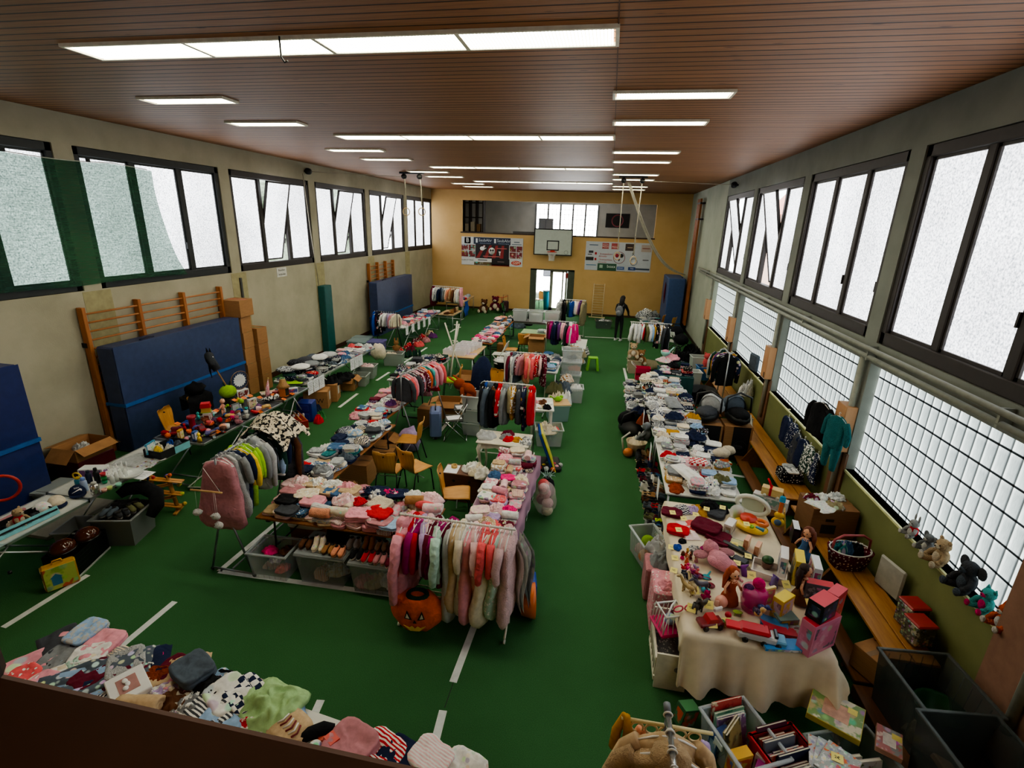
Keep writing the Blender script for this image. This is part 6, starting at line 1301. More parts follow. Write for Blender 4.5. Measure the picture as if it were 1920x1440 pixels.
def person():
 t=thing('person','person in black hooded jacket with grey backpack bending over the far right table','person',(.62,20.15,0),-.35)
 J=[((0,0,.92),.135),((0,.02,1.1),.125),((0,.07,1.28),.14),((0,.12,1.42),.11),((0,.16,1.5),.058),((0,.2,1.6),.09),((0,.22,1.68),.085),((-.17,.12,1.38),.065),((-.24,.2,1.16),.05),((-.18,.42,1.02),.04),((-.16,.5,.98),.032),((.17,.12,1.38),.065),((.25,.22,1.16),.05),((.2,.45,1.0),.04),((.18,.53,.96),.032),((-.09,0,.86),.095),((-.1,.01,.5),.062),((-.1,-.03,.12),.045),((-.1,.09,.045),.035),((.09,0,.86),.095),((.1,.02,.5),.062),((.11,-.02,.12),.045),((.11,.1,.045),.035)]
 E=[(0,1),(1,2),(2,3),(3,4),(4,5),(5,6),(3,7),(7,8),(8,9),(9,10),(3,11),(11,12),(12,13),(13,14),(0,15),(15,16),(16,17),(17,18),(0,19),(19,20),(20,21),(21,22)]
 for hx,w0,s in((-.16,10,-1),(.18,14,1)):
  for k in range(5):
   b=Vector(J[w0][0]);off=Vector(((k-2)*.016,.05+.01*(k!=0 and k!=4),-.012))if k else Vector((-s*.035,.02,-.01))
   J.append((tuple(b+off),.009));E.append((w0,len(J)-1));J.append((tuple(b+off*1.7+Vector((0,0,-.02))),.007));E.append((len(J)-2,len(J)-1))
 me=bpy.data.meshes.new('body');me.from_pydata([j[0]for j in J],E,[]);me.update()
 o=bpy.data.objects.new('body',me);COL.objects.link(o);o.parent=t
 sk=o.modifiers.new('skin','SKIN');sk.use_smooth_shade=True
 for i,j in enumerate(J):me.skin_vertices[0].data[i].radius=(j[1],j[1])
 me.skin_vertices[0].data[0].use_root=True
 o.modifiers.new('sub','SUBSURF').levels=1;o.modifiers['sub'].render_levels=2
 dm=NT('person_clothes');b=dm.bsdf(Roughness=.85);s_=dm.n('ShaderNodeSeparateXYZ');dm.l(dm.co(),s_.inputs[0])
 cl=dm.ramp(s_.outputs[2],[(0,lin('#b9bcc0')),(.07,lin('#b9bcc0')),(.09,lin('#16181d')),(.6,lin('#16181d')),(.97,lin('#101114'))]);dm.l(cl,b.inputs['Base Color']);me.materials.append(dm.m)
 skn=plain('#c89a80',.5,0,.05)
 hd=MB().ell((0,.225,1.64),(.075,.085,.105),16,10).ell((0,.315,1.63),(.016,.022,.022),8,5).ell((-.078,.21,1.63),(.014,.02,.03),8,5).ell((.078,.21,1.63),(.014,.02,.03),8,5)
 h=obj('head',hd,skn,t)
 for q in(-1,1):obj('eye',MB().ell((q*.03,.298,1.655),(.011,.008,.009),8,5),plastic('#1a1512'),h)
 obj('mouth',MB().ell((0,.302,1.595),(.025,.008,.007),8,4),plain('#8a4a44'),h)
 obj('hair',MB().ell((0,.19,1.68),(.095,.10,.09),14,9,0,None,.15,1).tube([(0,.10,1.68),(0,.06,1.55),(0,.05,1.4),(0,.03,1.3)],[.085,.09,.07,.03],10),plain('#15110f',.6,0,.3),t)
 bp=obj('backpack',MB().ell((0,-.11,1.2),(.15,.10,.21),14,10).ell((0,-.2,1.12),(.11,.045,.11),12,7),plain('#6e7076',.7),t)
 for q in(-1,1):obj('strap',MB().tube([(q*.09,-.05,1.36),(q*.1,.08,1.45),(q*.11,.2,1.3),(q*.11,.1,1.1)],.018,6),plain('#5a5c62'),bp)
 for q in(-1,1):obj('shoe',MB().ell((q*.105,.04,.05),(.048,.125,.05),12,7).box((q*.105,.04,.012),(.09,.25,.024),0,0,.01),plain('#c2c4c6',.6),t)
 for q,b in((-1,(-.16,.5,.98)),(1,(.18,.53,.96))):obj('hand',MB().ell((b[0],b[1]+.03,b[2]),(.035,.05,.02),10,6),skn,t)
person()
t=thing('wooden_crate','dark wooden box with two round holes between the chair and the purple table','wooden box',(-2.02,7.1,0),0);wd2=wood('#4a2a1a','#6a3e26',(3,20,20))
obj('body',MB().box((0,0,.25),(.66,.34,.5),0,0,.008),wd2,t)
for q in(-1,1):obj('hole',MB().cyl((q*.13,-.165,.38),(q*.13,-.173,.38),.025,n=14),plain('#120a06'),t)
paper('white paper pad on the dark wooden box',(-2.22,7.08,.502),(0,0,.05),.22,.28,lines=False)
solo('tape_roll',MB().lathe([(.05,0),(.05,.045),(.035,.045),(.035,0)],n=20,cap0=False,cap1=False),plain('#c9a86a',.5),'roll of brown tape on the paper pad','tape roll',(-2.2,7.14,.505))
for k in range(3):garment('rump',('white','cream','white')[k],'dotted' if k==2 else None,(-1.9+.1*k,7.12-.06*k,.505),k,1.15,label=('white ruffled dress','cream ruffled dress','white spotted blouse')[k]+' heaped on the dark wooden box',group='white dresses on the wooden box',sz=1.5)
solo('toy_bag_clear',MB().ell((0,0,.27),(.18,.17,.28),16,10,0,None,.25,5),clearp('#e8d8d8',.3),'clear sack bulging with pink soft toys at the aisle by the purple table','bag',(-.66,6.9,0))
for k,(c,x,y,z)in enumerate((('pink',0,0,.3),('pale pink',.05,-.05,.16),('dusty pink',-.05,.03,.18),('pale pink',-.02,-.04,.40),('cream',.05,-.08,.06),('coral',-.04,.05,.42))):ball('stuffed_toy','%s soft toy in the clear sack, %s from the bottom'%(c,ORD[(3,1,2,4,0,5)[k]]),'soft toy',(-.66+x,6.9+y,z-.02),.09,fab(c,'fluffy'),'soft toys in the clear sack')
t=thing('pompom_bag','black bag with tinsel tuft standing behind the clear sack','bag',(-.68,7.35,0));obj('bag',MB().ell((0,0,.2),(.13,.12,.2),12,8,0,None,.3,2),fab('black'),t)
tf=MB()
for k in range(14):a=k*.45;tf.tube([(0,0,.36),(.07*math.cos(a),.07*math.sin(a),.46),(.13*math.cos(a),.13*math.sin(a),.44+.05*(k%3))],[.008,.006,.003],4)
obj('tinsel',tf,plastic('#a8c0c0'),t)
Z=.731
def on(px,py,z=Z):p=at(px,py,z);return(p.x,p.y,z)
solo('red_hoop',MB().tube([(.17*math.cos(k*PI/12),0,.17+.17*math.sin(k*PI/12))for k in range(24)],.02,8,closed=True),plastic('#b9332a'),'red plastic ring standing at the near end of the far left table','ring',(at(8,930,.8).x,at(8,930,.8).y,Z+.01),.9)
def cap(label,p,rz,c,brim,pat=None,extra=None):
 t=thing('baseball_cap',label,'cap',p,rz);obj('crown',MB().ell((0,0,.02),(.095,.105,.10),14,8),fab(c,pat),t)
 obj('brim',MB().prism([(.09*math.cos(a),.06+.12*math.sin(a))for a in[PI*k/10 for k in range(11)]],.012,.022),fab(brim),t)
 if extra:extra(t)
 return t
def swoosh(t):obj('logo',MB().prism([(-.05,.0),(-.035,-.018),(.06,.028),(-.025,.004),(-.045,.022)],0,.002,0,TR(0,.09,.085)@RX_(-.9)),plain('#e8e8e8'),t);text('NIKE',.025,plain('#e8e8e8'),t,(0,.075,.113),(-.75,0,0))
cap('dark navy cap with white swoosh logo on the left camping table',on(146,925),-2.2,'navy','navy',None,swoosh)
cap('cream cap with navy brim beside the dark navy cap',on(107,945),-2.0,'cream','navy')
cap('white cap with pale pattern lying near the table edge',on(80,958),-1.4,'white','cream','floral')
def tray(label,p,rz,w,d,txt,h=.07):
 t=thing('display_tray',label,'tray',p,rz);mb=MB()
 for s in(-1,1):mb.bx(s*w/2-.005,s*w/2+.005,-d/2,d/2,0,h);mb.bx(-w/2,w/2,s*d/2-.005,s*d/2+.005,0,h)
 mb.bx(-w/2,w/2,-d/2,d/2,0,.006);obj('tray',mb,plain('#1a1b1e',.6),t)
 s_=obj('paper_strip',MB().bx(-w/2-.01,w/2+.01,-.002,.002,-.02,.085),plain('#7fc0cc',.7),t,(0,-d/2-.01,.02),(-.25,0,0))
 l=MB()
 for k in range(3):
  for q in range(2):l.bx(-w*.42+w*.3*k,-w*.42+w*.3*k+w*(.2-.03*q),-.0035,-.002,.05-.03*q,.054-.03*q)
 obj('handwriting',l,plain('#2a4a5a'),s_);return t
tray('black tray with long blue handwritten strip beside the cream cap',(-6.66,4.05,Z),PI/2-.1,.62,.3,0)
tray('black tray with blue paper strip at the near end of the far left table',(-6.72,3.42,Z),PI/2-.1,.34,.26,0)
for k,(c,x,y)in enumerate((('black',-6.66,3.85),('cream',-6.7,4.02),('dark grey',-6.62,4.18),('black',-6.72,4.25),('slate',-6.72,3.38),('grey',-6.66,3.48))):
 garment('rump',c,None,(x,y,Z+.01),k,.5,label='%s %s in the %s black tray with blue strip'%(c,('gloves','hat','scarf','gloves bundle','cloth','socks')[k],('long',)*4+('short',)*2 and('long' if k<4 else 'short')),group='small knitwear in the black trays',sz=.8)
plush('plush_monkey','small plush in red shirt sitting at the near corner of the far left table',on(38,985),-1.2,.55,'beige','cream','round',coat='red')
for k in range(3):solo('scarf',MB().tube([(-.02+.03*k,-.3,.015),(.01+.03*k,0,.02),(.02*k,.3,.015)],.016,6),fab('dusty pink'),'dusty pink belt lying behind the black trays, %s'%('left','middle','right')[k],'belt',(-6.92,4.0,Z+.01),.1*k,'dusty pink belts on the left table')
bottle('blue-lidded clear drinking bottle on the left table',on(160,920),.20,.04,'#9fb2d6','#6f8fd8');bottle('silver metal drinking bottle on the left table',on(180,925),.17,.05,'#c8c8c4','#b0b0ac',met=True)
bottle('tall black thermos bottle on the left table',on(184,905),.23,.035,'#15161a','#15161a');bottle('dark navy bottle behind the blue-lidded one',on(169,905),.19,.036,'#1c2746','#1c2746');
t=bottle('teal cup with yellow handle ring on the left table',on(149,910),.13,.045,'#2a7a90','#d8b83a');obj('handle',MB().tube([(.07*math.cos(k*PI/8),0,.14+.05*math.sin(k*PI/8))for k in range(16)],.01,6,closed=True),plastic('#d8b83a'),t)
for k,(c,px,py,zz)in enumerate((('#c83a4a',196,903,.09),('#2f8a4a',197,905,.045),('#2f9a6a',197,906,0),('#d8a8a0',196,922,0),('#c8d88a',206,918,0),('#8ac8b8',223,912,0))):
 p=on(px,py);solo('plastic_cup',MB().lathe([(.028,0),(.036,.045),(.034,.045),(.026,.004)],n=14),plastic(c),('crimson cup topping the small cup stack','green cup in the middle of the small cup stack','sea-green cup at the bottom of the cup stack','salmon cup at the table edge','pale lime cup at the table edge','mint cup by the white bottle rack')[k],'cup',(p[0],p[1],Z+zz+.001),0,'plastic cups on the left table')
toybox('white and purple carton on the left table behind the bottles',on(178,890),.3,.32,.16,.12,'#d8d8d8',('#d8d8d8','#7a4a8a','#3a2a4a'),'#dedee0',name='toy_box')
t=thing('bottle_rack','white drying rack with upright pins on the left table','drying rack',on(218,892));mb=MB().box((0,0,.03),(.34,.24,.06),0,0,.02)
obj('base',mb,plastic('#dfe2e0'),t)
for k in range(12):obj('peg',MB().cyl((-.12+.08*(k%4),-.08+.08*(k//4),.06),(-.12+.08*(k%4),-.08+.08*(k//4),.10+.1*(k in(7,10,11,6))),.007,n=6),plastic('#eceeee'),t)
t=thing('steriliser','round white steriliser dish at the end of the bottle rack','dish',on(246,893));obj('bowl',MB().lathe([(.10,0),(.15,.04),(.15,.06),(.12,.02)],n=20),clearp('#e6eaea',.7),t)
for k in range(4):solo('baby_bottle',MB().lathe([(.028,0),(.03,.09),(.02,.11),(.012,.135)],n=12),clearp('#e8ecec',.65),'clear baby bottle by the white drying rack, %s'%('leftmost','second from left','third from left','rightmost')[k],'baby bottle',(on(212+8*k,906-4*k)[0],on(212+8*k,906-4*k)[1],Z),0,'baby bottles on the left table')
paper('white sheet lying over the edge of the left table below the drying rack',(-6.38,5.4,Z+.003),(0,.06,.1),.3,.24)
for k in range(4):paper('printed leaflet on the left table before the black toy box, %s'%('nearest','second','third','farthest')[k],(-6.55+.04*(k%2),5.55+.1*k,Z+.003+.003*k),(0,0,.3*k),.2,.14,printmat('#7a8290','#c8ccd0','#8a6a4a',22.))
garment('tee','light grey',None,(-6.85,5.75,Z),1.3,.9,label='light grey shirt laid flat behind the leaflets on the left table',group='things on the left table')
t=thing('open_box','black cardboard tray with blue strip holding baby toys on the left table','box',(-6.6,6.12,Z),PI/2-.1);mb=MB();w,d,h=.5,.34,.13
for s in(-1,1):mb.bx(s*w/2-.006,s*w/2+.006,-d/2,d/2,0,h);mb.bx(-w/2,w/2,s*d/2-.006,s*d/2+.006,0,h)
obj('tray',mb,plain('#1c1d20',.6),t);obj('paper_strip',MB().bx(-.02,w/2,-d/2-.012,-d/2-.008,.01,.12),plain('#7fc0cc',.7),t)
for k,(c,dx,dy,s)in enumerate((('yellow',-.12,.05,.5),('white',.0,-.05,.5),('blue',.12,.05,.5),('slate',.15,-.06,.55),('cream',-.05,.1,.45))):garment('rump',c,None,(-6.6-dy,6.12+dx,Z+.06),k,s*.9,label='%s baby toy in the black cardboard tray'%c,group='baby toys in the black tray',sz=1.)
toybox('light blue picture-book set standing in the black cardboard tray',(-6.72,5.95,Z+.06),PI/2+.2,.2,.03,.17,'#4a9ac0',('#4a9ac0','#d8e0e0','#3a7a4a'),cat='book',name='picture_book')
m_or='#ef7f3c'
def tn(label,px,py,z=Z+.004,**k):p=at(px,py,z);return note(label,p,rnd.uniform(-.4,.4)+PI/2,(.35,0),.085,m_or,**k)
for k,(px,py,zz)in enumerate(((333,794,.80),(408,809,.78),(405,770,.95),(440,750,.92),(457,746,1.0),(469,742,1.0),(488,772,.75),(504,764,.75),(487,745,.82),(512,740,.82),(532,748,.75),(548,738,.76))):
 tn('orange price note on the black toy table, %s from the near end'%ORD[k],px,py,zz)
car('dark red toy tractor at the wall side of the black table',(-7.02,6.75,Z),.4,.26,'#8a1f2c','#6a1420');car('dark red toy fire engine on the black table',(-6.72,6.95,Z),1.2,.22,'#a0202c','#7a1820')
solo('red_tower',MB().lathe([(.07,0),(.05,.05),(.05,.18),(.075,.2),(.07,.24),(.05,.22)],n=14),plastic('#9a1c2c'),'dark red toy tower with flared top on the black table','toy tower',(-6.95,7.02,Z),0)
toybox('white toy carton with dog picture on the black table',on(392,792),PI/2+.35,.15,.11,.20,'#d8d4d2',('#d8d4d2','#8a4a3a','#c03a3a'),'#d8d8d8')
t=thing('toy_house','red-roofed toy house on the white toy carton','toy house',(on(392,792)[0]-.02,on(392,792)[1],Z+.205),.6);obj('wall',MB().box((0,0,.05),(.14,.12,.1)),plastic('#c9a24a'),t);obj('roof',MB().prism([(-.085,.09),(.085,.09),(.07,.17),(-.07,.17)],-.07,.07,0,RX_(PI/2)),plastic('#c8242c'),t);obj('base',MB().box((0,0,.005),(.17,.14,.01)),plastic('#8aa83a'),t)
doll('naked baby doll seated on the black table by the red toy house',on(420,780),PI/2,.75,'#d8a890',None,'#e6a58c',longhair=False)
for k,(px,py,h,d,lb)in enumerate(((432,790,'#6a3a20','hot pink','doll in hot pink lying on the black table'),(398,800,'#7a3a24','coral','brown-haired doll lying by the white toy carton'),(452,783,'#c8a060','pink','doll in pink dress at the middle of the black table'),(418,805,'#5a3020','peach','doll lying near the edge of the black table'),(480,772,'#d8b070','pale pink','pale pink doll lying near the far end of the black table'))):doll(lb,(on(px,py)[0],on(px,py)[1],Z+.05),k*1.3,.6,h,d,lie=-1.4,group='dolls lying on the black table')
for k,(c,px,py)in enumerate((('pink',445,795),('white',463,785),('light grey',450,790),('hot pink',438,785))):plush('plush_animal','%s little plush animal lying among the dolls on the black table'%c,(on(px,py)[0],on(px,py)[1],Z),k,.4,c,None,'round',group='little plush animals on the black table')
for k,(c,px,py)in enumerate((('#3a4a9a',350,798),('#4a5aa0',372,805),('#5a5a98',395,815),('#46508c',412,808))):solo('game_case',MB().box((0,0,.035),(.16,.12,.05),0,0,.01).box((0,0,.062),(.12,.09,.01)),plastic(c),'blue-violet plastic play case on the black table, %s from the near end'%ORD[k],'play case',on(px,py),.4*k,'blue play cases on the black table')
for k,(c,pr,px,py)in enumerate((('#d8a02a',('#d8a02a','#e8d8b0','#7a4a2a'),340,822),('#2a5aa8',('#2a5aa8','#d8d8e0','#c8b84a'),367,825))):toybox('%s toy package standing on the black table'%('mustard yellow','blue')[k],on(px,py),PI/2+.2,.1,.05,.16,c,pr)
for k in range(7):
 px,py=322+16*k,812+5*(k%3);car('%s little toy car on the black table, %s from the near end'%(('white','brown','black','yellow','green','silver','red')[k],ORD[k]),on(px,py),k*.8,.09,('#d0d0d0','#6a4a2a','#1a1a1a','#d8c83a','#7aa83a','#a8acb0','#b02a2a')[k],'#8a9aa8',group='little toy cars on the black table')
solo('white_mug',MB().lathe([(.035,0),(.04,.08),(.036,.08),(.03,.01)],n=14),plastic('#e2e2de'),'white mug at the edge of the black toy table','mug',on(427,803))
t=thing('plush_caterpillar','lime green round plush with big black eyes on the black table','soft toy',(on(438,755)[0]-.05,on(438,755)[1]-.05,Z+.12),PI/2-.5);obj('head',MB().ell((0,0,.13),(.16,.14,.13),18,11),fab('lime green','fluffy'),t)
for q in(-1,1):obj('eye',MB().ell((q*.06,.125,.14),(.025,.015,.028),10,6),plastic('#0c0c0c',.1),t);obj('antenna',MB().tube([(q*.04,0,.25),(q*.07,0,.33)],.012,6),fab('dark green'),t)
solo('plush_stand_box',MB().box((0,0,.06),(.2,.2,.12),0,0,.005),plain('#1a1a1c'),'black box under the lime green plush','box',(on(438,755)[0]-.05,on(438,755)[1]-.05,Z))
p=on(460,750);t=thing('dream_catcher','round dream catcher with white crocheted centre standing on the black table','dream catcher',(p[0]-.15,p[1]+.1,Z+.38),PI/2-.3)
obj('hoop',MB().tube([(.19*math.cos(k*PI/16),0,.0+.19*math.sin(k*PI/16))for k in range(32)],.009,6,closed=True),wood('#6a5040','#80644e'),t)
st_=[((.14 if k%2 else .115)*math.cos(k*PI/16),(.14 if k%2 else .115)*math.sin(k*PI/16))for k in range(32)];obj('doily',MB().prism(st_,-.003,.003,0,RX_(PI/2)),plain('#d2d6da',.8),t)
obj('thread',MB().tube([(q,0,w)for k in range(16)for(q,w)in((.14*math.cos(k*PI/8+.1),.14*math.sin(k*PI/8+.1)),(.19*math.cos(k*PI/8+.3),.19*math.sin(k*PI/8+.3)))],.002,3),plain('#b8a898'),t)
toybox('white carton under the dream catcher on the black table',(p[0]-.15,p[1]+.1,Z),PI/2-.3,.26,.12,.18,'#d8d8d8',('#c8c8cc','#7a2a2a','#e0dcd8'),'#e2e2e2')
toybox('grey framed ship picture card leaning on the black table',(on(443,772)[0],on(443,772)[1],Z),PI/2-.3,.15,.03,.17,'#7a7e80',('#8a8e90','#c0c2c2','#5a5c5e'),name='picture_card',cat='picture')
toybox('white picture frame with red triangle picture on the black table',(on(474,765)[0],on(474,765)[1],Z),PI/2-.2,.18,.05,.2,'#dadada',('#5a2024','#d8c0a0','#7a2a2c'),name='framed_picture',cat='picture')
p=(-6.5,8.98,Z);t=thing('doll_hut','orange doll hut with straw roof and chalkboard on the small folding table','doll house',p,PI/2-.2)
obj('wall',MB().prism([(.11*math.cos(a),.11*math.sin(a))for a in[PI/3*k for k in range(6)]],0,.2),plastic('#d8782a'),t);obj('blackboard',MB().box((0,-.098,.1),(.09,.006,.15)),plain('#1f2420'),t)
obj('roof',MB().lathe([(.14,.19),(.10,.24),(.07,.30),(.055,.36)],n=18),wood('#8a6238','#b08450',(40,40,3)),t);obj('ring',MB().tube([(.05*math.cos(k*PI/8),.05*math.sin(k*PI/8),.38)for k in range(16)],.006,5,closed=True),plastic('#7ab87a'),t)
t=thing('pennant','pink spotted pointed hat beside the straw roof','paper hat',(-6.72,8.78,Z),.3);obj('cone',MB().tube([(0,-.06,.02),(0,.0,.22),(.02,.04,.40)],[.05,.035,.004],12),fab('pink','dotted'),t);obj('bobble',MB().ell((.02,.04,.41),(.016,.016,.016),8,6),plain('#d8c080'),t)
for k,(lb,px,py,c,pr)in enumerate((('white toy carton with red and blue print on the small folding table',550,738,'#d4d4d8',('#c03a4a','#4a5aa0','#d8d8dc')),)):toybox(lb,on(px,py),.6,.2,.09,.13,c,pr)
solo('white_cup',MB().lathe([(.04,0),(.055,.11),(.05,.11),(.036,.01)],n=14),plastic('#d8d6d0'),'white pot on the small folding table','pot',on(530,740));solo('red_box',MB().box((0,0,.05),(.1,.12,.1),0,0,.004),plastic('#b0242c'),'red box beside the white pot','box',on(518,742));solo('board_game',MB().box((0,0,.02),(.3,.22,.03),0,0,.004),printmat('#d8c8b0','#c89a8a','#e0d8c8',9.),'flat pale board game on the small folding table','board game',on(503,738),.8)
t=thing('plush_dog','white and black plush dog lying at the far end of the black table','soft toy',on(505,752),.7);obj('body',MB().ell((0,0,.05),(.14,.07,.05),12,8,0,None,.3,1).ell((.14,0,.09),(.06,.05,.05),12,8),fab('white','patterned','black'),t)
t=thing('rattle_tower','wooden marble rattle tower with rolling slopes on the floor by the left table','wooden toy',(-6.3,5.62,0),.35);wd_=wood('#b57d42','#cb9758',(3,14,14))
for s in(-1,1):obj('post',MB().tube([(s*.17,0,0),(s*.11,0,.62)],.034,4),wd_,t);obj('foot',MB().box((s*.17,0,.015),(.05,.26,.03),0,0,.004),wd_,t)
for k in range(5):obj('slope',MB().box((0,-.03,.12+k*.105),(.44,.05,.012),0,0,0,RY_((-1)**k*.17)).box((0,.03,.12+k*.105),(.44,.05,.012),0,0,0,RY_((-1)**k*.17)),wd_,t)
for k,(x,z,c)in enumerate(((-.2,.56,'#c8a83a'),(-.14,.575,'#3a4a9a'),(-.09,.585,'#c03040'),(.1,.60,'#5a4a9a'),(.14,.61,'#c85a2a'),(-.24,.42,'#c03040'),(.25,.45,'#c8b83a'),(.26,.29,'#b8c83a'),(.27,.12,'#c8a83a'))):obj('bead',MB().cyl((x,-.02,z),(x,.02,z),.028,n=14),plastic(c),t)
crate('big opaque grey crate of dark shoes under the left table',(-6.30,4.98,0),.25,.52,.52,.42,'#7a7e80',alpha=.93,group='crates by the left table');crate('grey open crate behind the black folding crate by the left table',(-6.68,4.72,0),.25,.5,.4,.3,'#9a9ea0',alpha=.85,group='crates by the left table')
t=thing('folding_crate','black folding crate with white rim holding brown bicycle helmets','crate',(-6.38,4.36,0),.3+PI/2);mb=MB();w,d,h=.58,.36,.3
for s in(-1,1):
 for k in range(5):mb.bx(-w/2,w/2,s*d/2-.006,s*d/2+.006,.03+k*.058,.07+k*.058);mb.bx(s*w/2-.006,s*w/2+.006,-d/2,d/2,.03+k*.058,.07+k*.058)
 mb.bx(-w/2,w/2,s*d/2-.004,s*d/2+.004,0,h-.01)
mb.bx(-w/2,w/2,-d/2,d/2,0,.02);obj('body',mb,plastic('#131416'),t);obj('base_rim',MB().bx(-w/2-.01,w/2+.01,-d/2-.01,-d/2+.01,0,.025),plastic('#b8bcbc'),t)
for k in range(2):
 t=thing('ski_helmet','glossy brown helmet in the black folding crate, %s one'%('nearer','farther')[k],'helmet',(-6.38+.03*k,4.22+.28*k,.28),.3,'helmets in the folding crate');obj('shell',MB().ell((0,0,.05),(.13,.15,.10),18,11),plain('#4a2418',.12,.0,.03),t);obj('rim',MB().tube([(.13*math.cos(a*PI/10),.15*math.sin(a*PI/10),.03)for a in range(20)],.012,6,closed=True),plastic('#141414'),t)
for k,(c,x,y)in enumerate((('black',-6.42,5.05),('dark grey',-6.22,4.9),('black',-6.3,5.12),('slate',-6.4,4.88),('olive',-6.18,5.06))):shoes('%s shoe heaped in the big grey crate, %s pair'%(c,ORD[k]),(x,y,.39),k*1.1,'low',c,'#8a8a88',1.25,group='shoes in the big grey crate')
t=thing('nursing_pillow','big black curved pillow laid over the grey crate and rattle tower side','pillow',(-6.22,5.12,.52),.3);obj('pillow',MB().tube([(-.28,.12,0),(-.2,.2,.05),(0,.22,.06),(.2,.14,.0),(.28,-.02,-.1),(.24,-.14,-.2)],[.06,.09,.1,.1,.09,.06],12),fab('black'),t)
t=thing('toy_suitcase','yellow-green picture suitcase standing on the green floor','toy suitcase',(-6.17,3.98,0),1.0)
obj('case',MB().box((0,0,.16),(.32,.12,.32),0,0,.02),plain('#b98f2e',.5),t);obj('picture',MB().box((0,-.061,.16),(.29,.004,.29)),printmat('#8fae4a','#b8c86a','#c05a3a',8.),t);obj('side_pattern',MB().box((-.161,0,.16),(.004,.1,.28)),printmat('#a08a4a','#c8b87a','#4a4a3a',20.),t);obj('handle',MB().tube([(-.05,0,.32),(-.04,0,.36),(.04,0,.36),(.05,0,.32)],.009,6),plain('#c8982e'),t);obj('house_picture',MB().box((-.04,-.065,.12),(.09,.004,.1)).prism([(-.1,.17),(.02,.17),(-.04,.22)],.063,.067,0,RX_(PI/2)),plain('#3a7aa0'),t)
solo('football_pitch_toy',MB().box((0,0,.03),(.75,.5,.03),0,0,.005).tube([(-.37,-.25,.06),(.37,-.25,.06),(.37,.25,.06),(-.37,.25,.06)],.012,6,1,True),[plain('#2f6a2f',.7),plastic('#c8c8c4')],'table football pitch lying on the floor behind the rattle tower','table football',(-6.15,6.55,0),.2)
for k,(c,x,y,s)in enumerate((('dark grey',-6.5,7.6,1.6),('brown',-6.3,7.2,1.4),('black',-6.7,7.9,1.6))):garment('rump',c,'striped' if k==1 else None,(x,y,0),k,s,label='%s bundle on the floor under the black toy table'%c,group='bundles under the black toy table',sz=2.6)
pp=at(545,800,0)
for k in range(6):
 solo('bowling_pin',MB().lathe([(.03,0),(.05,.06),(.045,.12),(.02,.2),(.026,.26),(.02,.29)],n=14),plastic('#b9b9c0'),'pale grey toy bowling pin on the floor, %s from the left'%ORD[k],'bowling pin',(pp.x+.1*(k%3)+.05*(k//3),pp.y+.12*(k//3),0),0,'toy bowling pins on the floor')
garment('rump','grey',None,(pp.x-.1,pp.y-.4,0),.4,1.4,label='grey cloth crumpled on the floor in front of the bowling pins',group='bundles by the bowling pins')
t=thing('toy_fire_engine','big red toy fire engine on the floor behind the bowling pins','toy fire engine',(-6.25,9.05,0),.9);obj('body',MB().box((0,0,.14),(.2,.55,.2),0,0,.015),plastic('#9a241c'),t);obj('ladder',MB().tube([(-.05,-.3,.27),(-.05,.25,.3)],.012,5).tube([(.05,-.3,.27),(.05,.25,.3)],.012,5),plastic('#c87a3a'),t);obj('bumper',MB().box((0,-.285,.05),(.2,.02,.04)),plastic('#c8c0b4'),t)
for q in(-1,1):
 for s in(-.18,.18):obj('wheel',MB().cyl((q*.09,s,.05),(q*.11,s,.05),.05,n=12),plastic('#151515'),t)
solo('blue_toy_garage',MB().box((0,0,.22),(.34,.3,.44),0,0,.01).box((0,-.16,.12),(.2,.02,.16)).box((0,-.16,.33),(.2,.02,.12)),plastic('#23338a'),'dark blue toy garage on the floor under the small folding table','toy garage',(-6.35,9.5,0),.2)
for k,(c,px,py)in enumerate((('red',585,765),('navy',600,770),('green',610,785),('purple',575,755),('burgundy',590,775),('red',605,792))):
 q=at(px,py,0);garment('rump',c,None,(q.x-.1,q.y,0),k,.9,label='%s toy bundle on the floor before the grey jumper table, %s'%(c,ORD[k]),group='toy bundles before the grey jumper table',sz=1.8)
def nw(t,w,d,h):text('NEW',.16,plain('#2a1e16'),t,(0,-d/2-.002,h*.45),(PI/2,0,0));obj('label',MB().box((w/2+.001,.05,h*.6),(.002,.14,.2)),plain('#d8d8d8'),t)
carton('brown carton marked NEW under the grey jumper table',(-6.6,10.35,0),.35,.55,.42,.42,mark=nw,group='cartons under the jumper tables');carton('brown carton right of the NEW carton',(-6.55,10.85,0),.3,.4,.4,.44,mark=lambda t,w,d,h:obj('label',MB().box((w/2+.001,0,h*.6),(.002,.14,.2)),plain('#d8d8d8'),t),group='cartons under the jumper tables');carton('open brown carton under the second jumper table',(-6.55,11.75,0),.2,.4,.4,.34,True,mark=lambda t,w,d,h:obj('label',MB().box((w/2+.003,0,h*.6),(.002,.14,.18)),plain('#d8d8d8'),t),group='cartons under the jumper tables')
for k,(y,z)in enumerate(((10.9,.44),(11.55,.36))):garment('rump','black',None,(-6.6,y,z-.05),k,2.0,label='black puffy jacket lying on the cartons, %s one'%('nearer','farther')[k],group='jackets on the cartons',sz=2.4)
for(x,y,w,h,lb)in((-6.4,12.15,.4,.3,'small clear crate beyond the cartons'),(-6.55,12.85,.5,.36,'grey-green crate of pink clothes beyond the cartons'),(-6.35,14.3,.6,.4,'big clear crate with cream toys at the end of the jumper tables')):crate(lb,(x,y,0),.15,w,.42,h,'#a8b2b0',alpha=.55,group='crates along the jumper tables')
